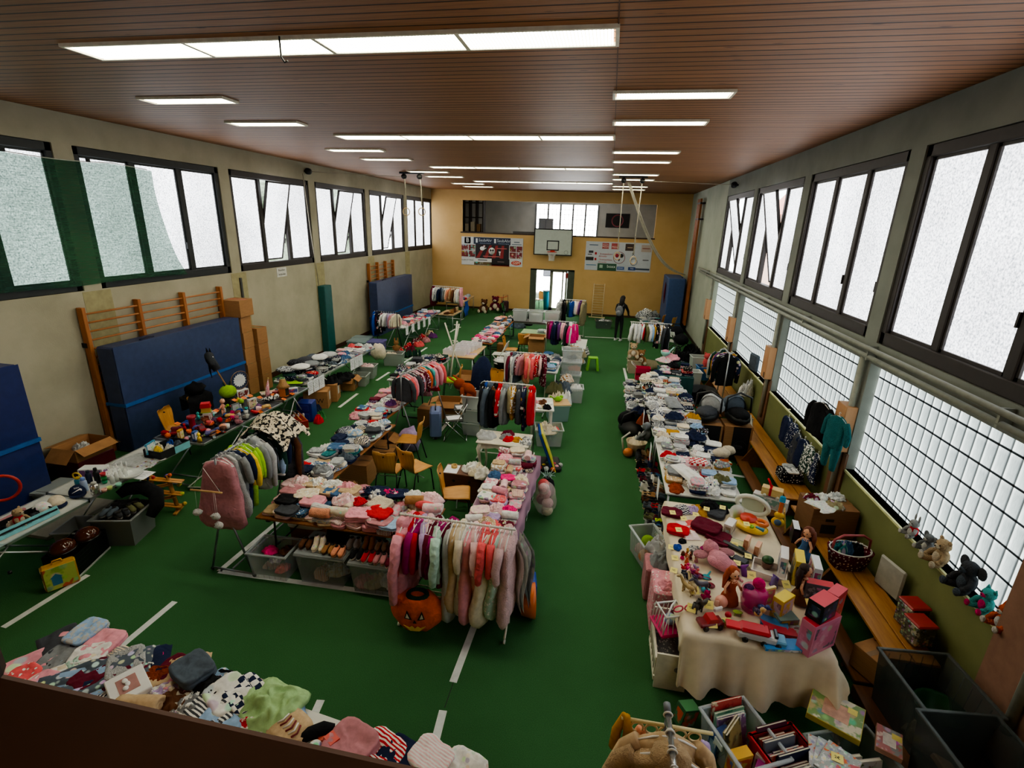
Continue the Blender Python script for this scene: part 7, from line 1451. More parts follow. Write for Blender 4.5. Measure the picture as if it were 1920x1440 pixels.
garment('rump','pale pink',None,(-6.55,12.85,.28),.2,1.3,label='pale pink clothes in the grey-green crate',group='clothes in the jumper table crates',sz=1.6);garment('rump','cream',None,(-6.45,14.3,.28),.2,1.2,label='cream clothes in the big clear crate',group='clothes in the jumper table crates',sz=1.5)
plush('plush_donkey','cream plush animal on the big clear crate',(-6.3,14.4,.42),.4,.8,'tan','cream','long');solo('cream_cushion',MB().ell((0,0,.2),(.24,.16,.26),14,9,0,None,.3,6),fab('cream'),'cream cushion leaning at the side of the big clear crate','cushion',(-6.72,14.0,.25))
for k in range(3):paper('printed sheet hanging at the grey jumper table, %s'%('left','middle','right')[k],(-6.465,9.9+.24*k,.62),(PI/2,0,PI/2),.22,.31,group='price sheets on the jumper tables');
for k in range(3):paper('printed sheet hanging at the second jumper table, %s'%('left','middle','right')[k],(-6.50,11.95+.24*k,.62),(PI/2,0,PI/2),.22,.31,group='price sheets on the jumper tables')
for k in range(5):paper('white sheet hanging along the price-sheet table, %s from the near end'%ORD[k],(-6.79+.028*k,16.5+.5*k,.62),(PI/2,0,PI/2-.04),.22,.31,group='white sheets on the price-sheet table')
for k in range(9):garment('rump',('red','burgundy','red','coral','burgundy','dusty pink','red','purple','beige')[k],('floral',None)[k%2],(-6.75+.25*(k%2),15.7+.38*k,0),k,1.3,label='%s clothes heaped on the floor at the price-sheet table, %s from the near end'%(('red','burgundy','red','coral','burgundy','dusty pink','red','purple','beige')[k],ORD[k]),group='clothes on the floor at the price-sheet table',sz=2.2)
for k in range(4):shoes('dark green rubber boot standing by the clear crate, %s pair'%ORD[k],(-6.5+.16*k,15.2+.1*k,0),.3,'boot','dark green','#1c2a28',1.6,group='rubber boots on the floor')
for k,(x,y,c,w)in enumerate(((-8.0,15.2,'#8ea4a8',.6),(-7.4,15.35,'#7a76b0',.5),(-8.1,15.7,'#8ea4a8',.6))):crate('%s storage crate by the wall near the teal pad, %s'%(('blue-lidded','violet-lidded','grey')[k],ORD[k]),(x,y,0),.1,w,.45,.45,c,True,.55,group='crates by the wall')
solo('blue_bag',MB().box((0,0,.2),(.5,.3,.4),0,0,.12),fab('blue'),'dark blue bag on the floor at the wall behind the jumper tables','bag',(-8.2,12.2,0),.2)
garment('rump','brown',None,(-8.3,11.9,0),.3,1.5,label='brown bundle at the wall behind the jumper tables',group='bundles at the wall',sz=2.5)
for k in range(7):shoes('brown shoe on the low wooden table, %s pair'%ORD[k],(-6.5+.15*(k%2),20.1+.17*k,.621),PI/2,('low','boot')[k%2],('brown','tan','beige')[k%3],'#6a5440',1.4,group='brown shoes on the low wooden table')
for k in range(8):solo('cushion',MB().ell((0,0,.05),(.22,.2,.06),14,7,0,None,.2,k),fab(('light grey','white','black','grey','dark grey','white','slate','light grey')[k],('patterned',None)[k%2],'dark grey'),'%s pillow at the wall side of the grey jumper table, %s from the near end'%(('pale grey patterned','white','black patterned','grey','dark grey patterned','plain white','slate patterned','pale grey')[k],ORD[k]),'pillow',(-7.1+.25*(k%2),9.98+.2*k,.93+.03*(k%3)),k,'pillows on the grey jumper table')
solo('green_cloth',MB().grid(lambda u,v:(-.2+.4*u,-.15+.3*v,.01+.02*math.sin(u*9)*math.sin(v*7)),10,8),fab('lime green'),'lime green cloth hanging at the near corner of the jumper table','cloth',(-6.75,9.75,.77),.3)
TN=('building brick','plastic figure','rattle','puzzle ball','toy cup','finger puppet','toy phone')
TC=('red','yellow','blue','pink','white','orange','lime green','purple','brown','turquoise','black','coral')
for k in range(46):
 j,i=k//6,k%6;x,y=-7.14+.145*i+rnd.uniform(-.05,.05),6.62+.25*j+rnd.uniform(-.08,.08);c=TC[(k*5+j)%12];n=TN[(k*3+j)%7];m_=plastic(PAL[c])if k%3 else fab(c);s_=rnd.uniform(.8,1.3);mb=MB()
 if 'brick' in n:mb.box((0,0,.03),(.09,.06,.06),0,0,.006).cyl((-.02,0,.06),(-.02,0,.07),.014,n=8).cyl((.02,0,.06),(.02,0,.07),.014,n=8)
 elif 'figure' in n:mb.tube([(0,0,0),(0,0,.06),(0,0,.08)],[.03,.022,.01],8).ell((0,0,.10),(.022,.022,.024),8,6).tube([(-.04,0,.05),(0,0,.07),(.04,0,.05)],.009,5)
 elif n=='rattle':mb.ell((0,0,.035),(.035,.035,.035),10,7).tube([(.03,0,.03),(.1,.02,.015)],.01,6)
 elif 'ball' in n:mb.ell((0,0,.045),(.045,.045,.045),12,8,0,None,.25,k)
 elif 'cup' in n:mb.lathe([(.025,0),(.035,.06),(.03,.06),(.022,.01)],n=12)
 elif 'puppet' in n:mb.ell((0,0,.03),(.07,.045,.03),10,6,0,None,.5,k).ell((.06,.01,.045),(.03,.03,.03),9,6)
 else:mb.box((0,0,.015),(.05,.12,.03),0,0,.01).tube([(0,-.05,.03),(0,-.03,.055),(0,.03,.055),(0,.05,.03)],.012,6)
 o=solo(n.replace(' ','_'),mb,m_,'%s %s among the clutter of the black toy table, %s row from near, %s from the wall'%(c,n,ORD[j],ORD[i]),n,(x,y,Z),k*1.7,'clutter on the black toy table');o.scale=(s_,s_,s_)
CX,CY,CW,CL,CR_=1.69,5.27,1.30,2.42,-.02
def cloth():
 ov=(.16,.42,.56,.02)
 X0,X1,Y0,Y1=-CW/2-ov[0],CW/2+ov[1]*.5,-CL/2-ov[2],CL/2+ov[3]
 def f(u,v):
  x=X0+(X1-X0)*u;y=Y0+(Y1-Y0)*v;ox=max(0,-CW/2-x)+max(0,x-CW/2);oy=max(0,-CL/2-y);d=math.hypot(ox,oy)
  px=max(-CW/2,min(CW/2,x));py=max(-CL/2,y);z=.706+.0015*nz(x*7,y*7,1)
  if d>0:
   fo=.028*math.sin(x*11+1)+.02*math.sin(x*23)if oy>ox else .02*math.sin(y*13)
   spread=.10+.16*(x>CW/2-.05)*(oy>.05);k=d/.5
   sx=(-1 if x<0 else 1)*ox/max(d,1e-6);sy=-oy/max(d,1e-6)
   px+=sx*(.012+spread*k+fo*k*2*.6);py+=sy*(.012+spread*k+fo*k*2);z-=d*.98
  return(px,py,z)
 return MB().grid(f,44,60)
solo('tablecloth',cloth(),plain('#d9cdb6',.9,0,.05),'cream linen cloth hanging over the near end of the long toy table','tablecloth',(CX,CY,0),CR_)
Z2=.712
def on2(px,py,z=Z2):p=at(px,py,z);return Vector((p.x,p.y,z))
def z1(x,y):return(1230+x/9.6,930+y/9.6)
def z3(x,y):return(1230+x/9.6,1040+y/9.6)
def z4(x,y):return(1400+x/6.857,1030+y/6.857)
TG='clothes on the long toy table'
for(k,c,pt,zx,zy,s,rz,lb)in(('jeans','burgundy',None,280,320,1.05,-.2,'dark burgundy trousers with price label at the far left of the toy table'),('jeans','red',None,390,640,1.05,-.2,'crimson folded trousers with price label in front of the burgundy ones'),('rump','navy','striped',480,260,.9,.3,'navy and teal striped swimwear beside the burgundy trousers'),('rump','lilac',None,640,260,.8,.8,'pale lilac top behind the coral leggings'),('trouser','pale pink','striped',560,620,.9,.2,'thin pale pink striped trousers between the crimson and coral clothes'),('leggings','coral',None,660,560,1.,1.4,'coral pink leggings folded on the toy table'),('sweater','burgundy',None,900,620,1.35,-.5,'burgundy sports jacket with white logo on the toy table'),('shirt','burgundy',None,1120,760,1.1,-.5,'burgundy sports trousers right of the burgundy jacket'),('shirt','burgundy',None,1150,850,.8,-.5,'smaller burgundy piece at the front of the sports jacket'),('trouser','mustard',None,820,270,.7,.4,'yellow felt giraffe-like strip on the toy table'),('rump','black',None,940,230,.9,.2,'black cap and belt heap at the far end of the toy table'),('jeans','dark grey',None,1080,330,1.1,1.2,'dark grey trousers at the far end of the toy table'),('rump','black',None,1190,260,.8,1.2,'black bundle beside the dark grey trousers'),('rump','magenta',None,900,950,.5,.4,'raspberry knitted hat on the toy table'),('rump','grey','patterned',690,960,.55,.4,'grey animal hat on the toy table'),('rump','black',None,470,820,.4,.4,'black mask with white eyes on the toy table'),('rump','blue',None,380,930,.45,1,'blue denim doll trousers on the toy table')):
 p=on2(*z1(zx,zy));garment(k,c,pt,(p.x,p.y,Z2+(.05 if 'cap' in lb else 0)),rz,s*.95,label=lb,group=TG)
NL=[(z1(300,295),.80,'on the burgundy trousers'),(z1(410,605),.80,'on the crimson trousers'),(z1(500,405),.76,'on the pale pink trousers'),(z1(715,330),.77,'on the lilac top'),(z1(910,230),.79,'on the black cap'),(z1(1200,205),.79,'on the black bundle'),(z1(280,920),.72,'beside the blue doll trousers'),(z1(340,1110),.72,'at the left edge by the princess figures'),(z1(320,1335),.72,'at the left edge by the pink trinkets'),(z1(1420,870),.75,'on the green toy tablet'),(z1(1460,1205),.80,'on the black toy camera'),(z1(1630,500),.87,'on the red and yellow play drum'),(z1(1660,1080),.77,'on the long black toy')]
for(q,zz,w)in NL:p=at(q[0],q[1],zz);note('pale yellow price note '+w,p,rnd.uniform(-.3,.3),(.25,0))
NL=[(z3(700,640),.78,'by the beige toy horses'),(z3(640,960),.77,'in front of the dark toy horses'),(z3(950,900),.79,'on the pink ball toy'),(z3(1020,1240),.78,'on the red toy tractor'),(z3(1280,1215),.74,'on the plastic fruit'),(z3(1720,370),.94,'on top of the hot pink bag'),(z4(510,450),.80,'behind the yellow toy carton'),(z4(820,690),1.0,'on the black toy carton')]
for(q,zz,w)in NL:p=at(q[0],q[1],zz);note('yellow sticky price note '+w,p,rnd.uniform(-.3,.3),(.7,0),.085)
t=thing('plush_elephant','big pink plush elephant lying on its back on the toy table','soft toy',on2(*z1(1090,1230)),.35);pf=fab('pink','fluffy')
obj('body',MB().ell((0,-.05,.09),(.11,.17,.085),16,10).ell((-.09,-.06,.10),(.06,.09,.05),12,7).ell((.08,-.14,.09),(.055,.09,.05),12,7),pf,t)
hd=obj('head',MB().ell((0,.15,.11),(.09,.09,.085),16,10).tube([(0,.14,.17),(0,.20,.16),(.01,.26,.10),(.02,.28,.05)],[.04,.036,.03,.024],10),pf,t)
for q in(-1,1):obj('ear',MB().ell((q*.13,.13,.09),(.09,.075,.025),14,7,0,RZ_(q*-.3)),fab('dusty pink','fluffy'),t)
obj('tail',MB().tube([(.06,-.2,.06),(.1,-.3,.02),(.11,-.33,.02)],.014,6),pf,t)
for k,(hair,dr,zx,zy)in enumerate((('#6a3a20','hot pink',470,1130),('#c89a3a','coral',545,1080),('#3a2418','burgundy',610,1130),('#a86a2a','orange',550,1200),('#8a5a3a','dusty pink',720,1190))):doll('tiny princess figure in %s dress at the left of the toy table'%dr,on2(*z1(zx,zy)),k,.24,hair,dr,group='tiny princess figures')
for k in range(12):
 zx,zy=490+75*(k%4),260+85*(k//4);p=on2(*z3(zx,zy));c=('red','hot pink','pale pink','lilac','navy','pink','magenta','coral','dark grey','navy','slate','purple')[k]
 solo('toy_trinket',MB().ell((0,0,.02),(.03,.02,.02),10,6,0,None,.4,k).ell((.02,.01,.05),(.016,.016,.016),8,5).tube([(0,0,.03),(-.03,.015,.05)],.008,5),plastic(PAL[c]),'%s little trinket at the left edge of the toy table, %s of its row'%(c,ORD[k%4]),'trinket',p,k*.9,'little trinkets on the toy table')
for k,(zx,zy,c)in enumerate(((600,270,'#b02a4a'),(780,390,'#8a2a4a'),(900,410,'#3aa8b8'),(890,650,'#3aa8c0'),(980,560,'#8a3040'))):p=on2(*z3(zx,zy));solo('hand_mirror',MB().cyl((0,0,.004),(0,0,.012),.045,n=16).box((0,-.08,.008),(.014,.09,.01)),plastic(c),'%s round toy mirror on the toy table'%('crimson','plum','turquoise','sky blue','wine red')[k],'toy mirror',p,k*1.3)
def horse(label,p,rz,s,c,mane):
 t=thing('toy_horse',label,'toy horse',p,rz);t.scale=(s,s,s);m_=plastic(c);
 obj('body',MB().tube([(0,-.11,.125),(0,-.09,.14),(0,-.02,.13),(0,.06,.14),(0,.10,.17),(0,.14,.22),(0,.17,.235),(0,.215,.205),(0,.235,.19)],[.012,.042,.04,.044,.036,.027,.027,.018,.013],12),m_,t)
 for q in(-1,1):
  obj('leg',MB().tube([(q*.022,.07,.125),(q*.024,.075,.07),(q*.024,.07,.03),(q*.024,.075,0)],[.024,.014,.011,.014],8),m_,t);obj('leg',MB().tube([(q*.022,-.075,.13),(q*.026,-.06,.085),(q*.026,-.095,.045),(q*.026,-.085,0)],[.034,.018,.011,.014],8),m_,t)
  obj('ear',MB().tube([(q*.014,.16,.25),(q*.017,.155,.275)],[.009,.002],6),m_,t)
 obj('mane',MB().tube([(0,.16,.265),(0,.12,.24),(0,.085,.195)],[.012,.014,.01],7),plain(mane),t);obj('tail',MB().tube([(0,-.115,.14),(0,-.145,.11),(0,-.14,.04)],[.012,.016,.006],7),plain(mane),t)
for(lb,zx,zy,rz,c,m2)in(('beige toy horse in front of the pink trinkets',560,690,.8,'#b39a6a','#d8c8a0'),('cream toy horse beside the beige one',640,640,.3,'#c8b48c','#8a6a4a'),('dark grey toy horse nearest the left table edge',730,1010,2.6,'#33332f','#1c1c1a'),('dark brown toy horse beside the dark grey one',850,980,2.3,'#3c362c','#1c1c1a'),('slate grey toy horse with saddle behind the pink ball toy',810,640,1.8,'#5a5a6a','#2a2a34')):horse(lb,on2(*z3(zx,zy)),rz,.62,c,m2)
ball('ball_toy','salmon pink round piggy toy on short feet on the toy table','toy',on2(*z3(1160,930)),.062,plastic('#e0a090'));obj('ear',MB().ell((-.05,-.04,.06),(.03,.012,.04),10,6),plastic('#e8b8a8'),bpy.data.objects['ball_toy'])
plush('plush_animal','small hot pink plush beside the salmon ball toy',on2(*z3(900,830)),0,.3,'hot pink',None,'point')
doll('doll with long ginger hair seated in the middle of the toy table',on2(*z3(1300,880)),PI+.4,.95,'#a8481c','rust','#e6b090')
doll('brown-haired doll in blue dress sitting at the wall side of the toy table',on2(1503,1050),PI/2+.6,.95,'#6a3420','denim blue','#d8a080')
doll('doll with long dark brown hair at the wall side behind the black carton',on2(1498,1130),PI+.9,1.0,'#2e1a14','brown','#c89878')
t=thing('pink_basket','see-through hot pink bag stuffed with purple and pink toys','toy bag',on2(*z4(60,760)));obj('bag',MB().lathe([(.10,0),(.12,.1),(.125,.22),(.10,.25)],n=18),clearp('#d83a90',.55),t)
for k,(c,x,y,z,r)in enumerate((('hot pink',.03,.02,.28,.06),('hot pink',.05,-.01,.20,.06),('purple',-.06,0,.22,.05),('white',-.02,-.05,.2,.04),('lilac',-.04,.03,.12,.06),('pink',.03,-.04,.10,.06),('magenta',.0,.02,.05,.07))):p=on2(*z4(60,760));ball('toy_ball','%s fuzzy toy in the hot pink bag, %s'%(c,ORD[k]),'soft toy',(p.x+x,p.y+y,Z2+z-r+.01),r,fab(c,'fluffy'),'fuzzy toys in the hot pink bag')
for k,(c,zx,zy)in enumerate((('#6a3a9a',330,470),('#6a5a9a',350,490),('#7a2a9a',-20,330))):solo('plastic_ribbon',MB().tube([(0,0,0),(.03,.02,.09),(-.02,.0,.15)],[.04,.03,.004],8),plastic(c),'violet pointed toy on the toy table, %s'%('near the black bag','beside the yellow carton','left of the hot pink bag')[k],'toy',on2(*z4(zx,zy)),k)
tb=toybox
tb('yellow toy carton with photo of a doll near the front of the toy table',on2(*z4(430,840)),.75,.20,.11,.23,'#d9b92a',('#d9b92a','#c8b8c8','#8a6a7a'),'#e0c83a');tb('tall yellow toy carton standing at the wall side of the toy table',on2(*z4(620,380)),PI/2-.25,.26,.09,.30,'#d0b430',('#d0b430','#5a5a3a','#8a8a9a'),'#dcc440');tb('white and blue toy carton beside the tall yellow one',on2(*z4(840,420)),PI/2-.2,.27,.08,.26,'#d8d8dc',('#d8d8dc','#b04a7a','#2a3a8a'),'#dcdce4');tb('white toy carton behind the tall yellow one',on2(*z4(440,270)),PI/2-.3,.26,.08,.24,'#d8d4d8',('#d8d4d8','#5a6a8a','#8a4a5a'),'#e0dcdc')
tb('large pink toy carton with red top at the front corner of the toy table',on2(*z4(870,1250)),.62,.36,.13,.34,'#d07a9a',('#d88aa8','#c8708f','#6a5a6a',9.),'#c0243c');p=on2(*z4(870,1250));tb('black and red toy carton on top of the large pink one',(p.x-.02,p.y+.01,Z2+.342),.72,.24,.14,.19,'#17181c',('#1a1b20','#2a3a5a','#6a2a3a',12.),'#d23a4a');tb('red toy carton behind the black one',(p.x+.17,p.y+.2,Z2),.8,.2,.1,.50,'#b02a3a',('#4a2a5a','#b02a3a','#8a8a9a'),'#d84a5a');tb('clear-fronted red and grey toy carton behind the pink one',on2(*z4(860,740)),-.1,.26,.1,.30,'#5a6068',('#6a7076','#4a5056','#8a8f90'),'#c82a34')
tb('blue and white toy carton lying in front of the yellow one',on2(*z4(480,900)),.3,.2,.16,.06,'#6a8a8a',('#6a8a9a','#c8c83a','#8a8a7a'),'#7a9a90');tb('picture puzzle leaning left of the yellow carton',on2(*z4(240,720)),.5,.16,.03,.22,'#d8c88a',('#d8c88a','#c85a7a','#8aa06a'),name='puzzle',cat='puzzle')
tb('dark brown toy carton with ovals at the wall side',on2(1487,1010),PI/2-.2,.22,.07,.2,'#2c161c',('#2c161c','#3a2226','#c8c8b8',8.),'#d8d8e0');tb('long white toy carton beyond the play drum',on2(1442,950),-.5,.44,.12,.16,'#d0ccce',('#d0ccce','#7a9a94','#b8b0b4'));tb('white carton with red seal by the play globe',on2(*z1(1310,650)),PI/2-.5,.2,.1,.15,'#d8d4d0',('#d8d4d0','#a89878','#6a6a5a'),'#e0dcd8')
for k in range(2):tb('small salmon wooden-look carton, %s'%('left of the pair by the play drum','right of the pair by the play drum')[k],on2(*z1(1620+190*k,930+120*k)),PI/2-.5,.15,.05,.14,'#d09a78',('#c8785a','#d8a888','#b85a3a'),'#dca888')
t=thing('play_globe','clear dome rain toy with green and orange bars on the toy table','toy',on2(*z1(1430,400)),.4);obj('dome',MB().ell((0,0,.10),(.10,.07,.10),16,10),clearp('#e8ecec',.45),t);obj('bars',MB().box((-.03,-.02,.08),(.03,.04,.1)).box((.03,-.02,.07),(.03,.04,.1),0,1),[plastic('#6ab02a'),plastic('#e08a2a')],t)
t=thing('play_drum','yellow and red baby music toy with buttons on the toy table','musical toy',on2(*z1(1690,600)),-.5);obj('base',MB().ell((0,0,.05),(.21,.15,.06),18,9),plastic('#e2b92a'),t);obj('drum',MB().cyl((-.05,.05,.08),(-.05,.05,.14),.10,n=20),plastic('#c83a2a'),t);obj('button',MB().ell((.03,-.09,.10),(.03,.03,.025),10,6),plastic('#8ac23a'),t);obj('button',MB().box((.12,-.06,.09),(.1,.04,.03)),plastic('#2a7a9a'),t);obj('dial',MB().tube([(.1+.07*math.cos(k*PI/6),.06+.06*math.sin(k*PI/6),.11)for k in range(12)],.025,7,closed=True),plastic('#d8702a'),t)
t=thing('activity_arch','white round-handled activity frame behind the play drum','toy',on2(*z1(1690,330)),-.5);obj('frame',MB().tube([(.2*math.cos(k*PI/12),.05,.12+.12*math.sin(k*PI/12))for k in range(24)],.03,8,closed=True),plastic('#d8dcd4'),t);obj('panel',MB().box((0,.06,.12),(.28,.02,.18),0,0,.008),plastic('#b8c4b4'),t)
t=thing('toy_guitar','yellow and blue toy guitar leaning at the wall side of the toy table','toy guitar',on2(1457,985),-.4);obj('body',MB().ell((0,0,.05),(.08,.04,.07),14,8).ell((0,0,.15),(.06,.035,.05),14,8),plastic('#e0b62e'),t);obj('neck',MB().box((0,0,.26),(.05,.03,.18),0,0,.01),plastic('#c8642a'),t);obj('head',MB().box((0,.0,.38),(.07,.035,.1),0,0,.02),plastic('#3a9ac8'),t);obj('pad',MB().ell((0,-.035,.06),(.045,.02,.045),12,7),plastic('#4a6a8a'),t)
t=thing('pull_along_toy','wooden pull-along wagon with red ribbon on the white toy carton','wooden toy',on2(1442,950,Z2)+Vector((0,0,.165)),-.4);obj('box',MB().box((0,0,.075),(.26,.12,.11),0,0,.006),wood('#d0b070','#e0c48a'),t);obj('ribbon',MB().box((-.02,0,.08),(.03,.125,.115)).tube([(-.02,0,.13),(-.05,0,.2),(-.08,.02,.24)],.014,6),fab('red'),t)
for q in(-1,1):
 for s in(-.08,.08):obj('wheel',MB().cyl((s,q*.055,.022),(s,q*.075,.022),.024,n=12),plastic('#d8d4c8'),t)
solo('book',MB().box((0,0,.01),(.13,.3,.018),0,0,.002),wood('#b08a4a','#c8a468'),'wooden puzzle board standing behind the toy guitar','puzzle',on2(1470,975),-.4,None,(PI/2-.2,0,PI/2-.3))
t=thing('toy_tablet','green-edged toy tablet lying on the toy table','toy tablet',on2(*z1(1420,870)),-.4);obj('case',MB().box((0,0,.02),(.24,.16,.03),0,0,.01),plastic('#2f6a5a'),t);obj('screen',MB().box((0,0,.037),(.18,.11,.004)),plain('#c8c89a'),t)
t=thing('toy_gun','long black plastic toy with green tip on the toy table','toy',on2(*z1(1500,1010)),-.7);obj('barrel',MB().box((0,0,.03),(.42,.05,.045),0,0,.01),plastic('#1b2526'),t);obj('grip',MB().box((.12,-.06,.025),(.06,.12,.04),0,0,.01),plastic('#1b2526'),t)
t=thing('toy_camera','black toy camera with yellow note on the toy table','toy',on2(*z1(1500,1240)),-.6);obj('body',MB().box((0,0,.04),(.17,.12,.08),0,0,.015),plastic('#14181a'),t);obj('handle',MB().box((-.11,0,.03),(.07,.04,.03),0,0,.008),plastic('#14181a'),t)
t=thing('tray_toy','white open carton holding a plastic cactus pot','box',on2(*z4(280,320)),-.35);mb=MB();w,d,h=.34,.26,.08
for s in(-1,1):mb.bx(s*w/2-.006,s*w/2+.006,-d/2,d/2,0,h);mb.bx(-w/2,w/2,s*d/2-.006,s*d/2+.006,0,h)
mb.bx(-w/2,w/2,-d/2,d/2,0,.008);obj('tray',mb,plain('#d8d0c8',.6),t)
t=thing('cactus_pot','green plush leaf in a brown pot inside the white open carton','toy plant',on2(*z4(250,240))+Vector((0,0,.01)),0);obj('pot',MB().lathe([(.045,0),(.06,.07),(.05,.07)],n=14),plastic('#6a4a3a'),t);obj('leaf',MB().ell((0,0,.10),(.065,.05,.05),12,8),plastic('#2f5a30'),t)
car('red toy tractor with black wheels and yellow note at the front of the toy table',on2(*z3(960,1280)),1.9,.24,'#7a1a22','#b02a30',wheel='#2a1214');t=solo('toy_trailer',MB().box((0,0,.1),(.1,.03,.05),0,0,.01),plastic('#d8d8d8'),'white plastic lorry bed beside the red tractor','toy',on2(*z3(1090,1130)),.5)
for k,(c,x,y)in enumerate((('#b8243a',1290,1130),('#e0862a',1290,1300),('#c83a5a',1390,1300),('#3a7a3a',1190,1250))):ball('plastic_fruit','%s plastic fruit near the front edge of the toy table'%('crimson','orange','raspberry','green')[k],'plastic fruit',on2(*z3(x,y)),.026+.006*(k==0),plastic(c),'plastic fruit on the toy table')
solo('green_insect',MB().ell((0,0,.035),(.05,.03,.012),12,6).tube([(-.03,-.02,0),(-.02,0,.03)],.005,4).tube([(.03,-.02,0),(.02,0,.03)],.005,4).tube([(.0,.03,0),(0,0,.03)],.005,4),plastic('#9ab84a'),'tiny lime green plastic table between fruit and pink bag','toy',on2(*z3(1460,1080)))
t=thing('toy_rescue_truck','red and white toy rescue truck with light blue front on the near edge of the cloth','toy truck',on2(*z4(110,1150)),1.45);obj('body',MB().box((0,0,.06),(.14,.34,.07),0,0,.015),plastic('#c8ccd2'),t);obj('roof',MB().box((0,.02,.11),(.14,.26,.05),0,0,.02),plastic('#b8202c'),t);obj('front',MB().box((0,-.2,.045),(.13,.10,.06),0,0,.012),plastic('#6aa8d0'),t);obj('cab_window',MB().box((0,-.158,.105),(.11,.03,.03),0,0,.006),plain('#1c2a3a',.15),t);obj('bridge',MB().box((-.0,.2,.10),(.1,.14,.03),0,0,.006),plastic('#c82a34'),t)
for q in(-1,1):
 for s in(-.18,-.06,.1):obj('wheel',MB().cyl((q*.06,s,.025),(q*.08,s,.025),.027,n=12),plastic('#121214'),t)
t=thing('toy_parking_ramp','curved red toy parking ramp behind the rescue truck','toy ramp',on2(*z4(430,1090)),.2);obj('ramp',MB().grid(lambda u,v:(-.2+.4*u,-.05+.1*v,.02+.12*(1-u)**2),12,2).grid(lambda u,v:(-.2+.4*u,-.05,(.02+.12*(1-u)**2)*v),12,1),plastic('#b01e34'),t);obj('road',MB().box((.18,.02,.012),(.2,.14,.02),0,0,.004),printmat('#5a2a2a','#8a8a88','#b0302a',20.),t)
for k,(lb,zx,zy,c,rz)in enumerate((('bright blue picture box lying flat on the near edge of the cloth',440,1245,'#3a8ad0',.15),('blue toy packet behind the red parking ramp',350,970,'#3a7ab0',-.3))):tb(lb,on2(*z4(zx,zy)),rz,.34-.1*k,.14,.03,c,(c,'#8a9aa0','#d0d4d8',12.),c,name='picture_book',cat='book')
solo('pink_disc',MB().ell((0,0,.012),(.10,.08,.012),18,6),plastic('#d8587a'),'flat pink plastic shell in front of the hot pink bag','toy',on2(*z4(0,1010)))
for k,(x,y,c)in enumerate(((80,960,'#3a2a4a'),(160,920,'#2a3a7a'),(110,1000,'#c8a870'))):solo('toy_dog',MB().ell((0,0,.03),(.03,.045,.03),10,6).ell((0,-.045,.06),(.026,.026,.026),10,6).ell((0,-.07,.055),(.012,.016,.012),8,5),plastic(c),'%s tiny toy dog on the rescue truck'%('dark','blue','tan')[k],'toy',on2(*z4(x,y))+Vector((0,0,.13 if k<2 else .135)),k,'tiny toy dogs on the truck')
t=thing('doll_bed','white toy doll bed with grey star cover beneath the cloth corner','doll bed',(.94,4.32,0),0);mb=MB()
for y in(-.26,.26):mb.bx(-.15,.15,y-.01,y+.01,.0,.52 if y>0 else .42)
for x in(-.15,.15):mb.bx(x-.012,x+.012,-.26,.26,.30,.36);mb.bx(x-.012,x+.012,-.26,.26,.08,.13)
for k in range(7):
 for x in(-.15,.15):mb.bx(x-.008,x+.008,-.24+.08*k,-.22+.08*k,.1,.34)
obj('frame',mb,plain('#d8d4c6',.5),t);obj('mattress',MB().box((0,0,.22),(.27,.5,.08),0,0,.02),fab('grey','dotted'),t);obj('star',MB().ell((.05,-.275,.26),(.03,.004,.03),8,5),plain('#8a8a92'),t)
t=thing('toy_cage','white toy pet cage with bright pink rim on the doll bed','toy cage',(.93,4.42,.43),.35);mb=MB();w=.26
for k in range(6):
 for s in(-1,1):mb.tube([(-w/2+w*k/5,s*w/2,.03),(-w/2+w*k/5,s*w/2*.8,.22)],.006,4);mb.tube([(s*w/2,-w/2+w*k/5,.03),(s*w/2*.8,-w/2+w*k/5,.22)],.006,4)
mb.tube([(-w/2*.8,-w/2*.8,.22),(w/2*.8,-w/2*.8,.22),(w/2*.8,w/2*.8,.22),(-w/2*.8,w/2*.8,.22)],.012,6,closed=True).tube([(-w/2*.8,-w/2*.8,.22),(0,0,.27),(w/2*.8,w/2*.8,.22)],.01,5);obj('bars',mb,plastic('#d8dcdc'),t)
obj('rim',MB().box((0,0,.015),(.30,.30,.04),0,0,.012),plastic('#d0286e'),t);ball('toy_ball','pale blue toy inside the white pet cage','toy',(.93,4.42,.47),.06,fab('light blue','printed'))
solo('sunglasses',MB().tube([(.05*math.cos(k*PI/8)-.06,0,.035*math.sin(k*PI/8))for k in range(16)],.008,5,closed=True).tube([(.05*math.cos(k*PI/8)+.06,0,.035*math.sin(k*PI/8))for k in range(16)],.008,5,closed=True),plastic('#d84a6a'),'pink toy glasses at the corner of the cloth above the pet cage','toy glasses',(1.03,4.35,.745),.4)
for(lb,c,pt,x,y,w,d,h)in(('pink dotted fold-out box by the left edge of the toy table','pink','dotted',.93,4.98,.26,.42,.55),('pink fabric box behind the pink dotted one','dusty pink',None,.88,5.45,.24,.36,.45)):solo('fabric_box',MB().box((0,0,h/2),(w,d,h),0,0,.02),fab(c,pt),lb,'fabric box',(x,y,0))
garment('rump','pink',None,(.95,4.9,.551),1,.7,label='pink doll dress on the pink dotted box',group='things by the toy table edge')
for k in range(2):garment('rump',('light grey','grey')[k],None,(.95,5.75-.28*k,.42),k,1.2,label='%s blanket stuffed beside the toy table, %s'%(('pale grey','mid grey')[k],('farther','nearer')[k]),group='blankets beside the toy table',sz=1.8)
carton('brown carton under the grey blankets at the toy table',(1.0,5.6,0),0,.3,.6,.40,False)
crate('clear crate of soft toys at the left edge of the toy table',(.86,6.12,0),.35,.34,.5,.38,'#cdd6d8',alpha=.36)
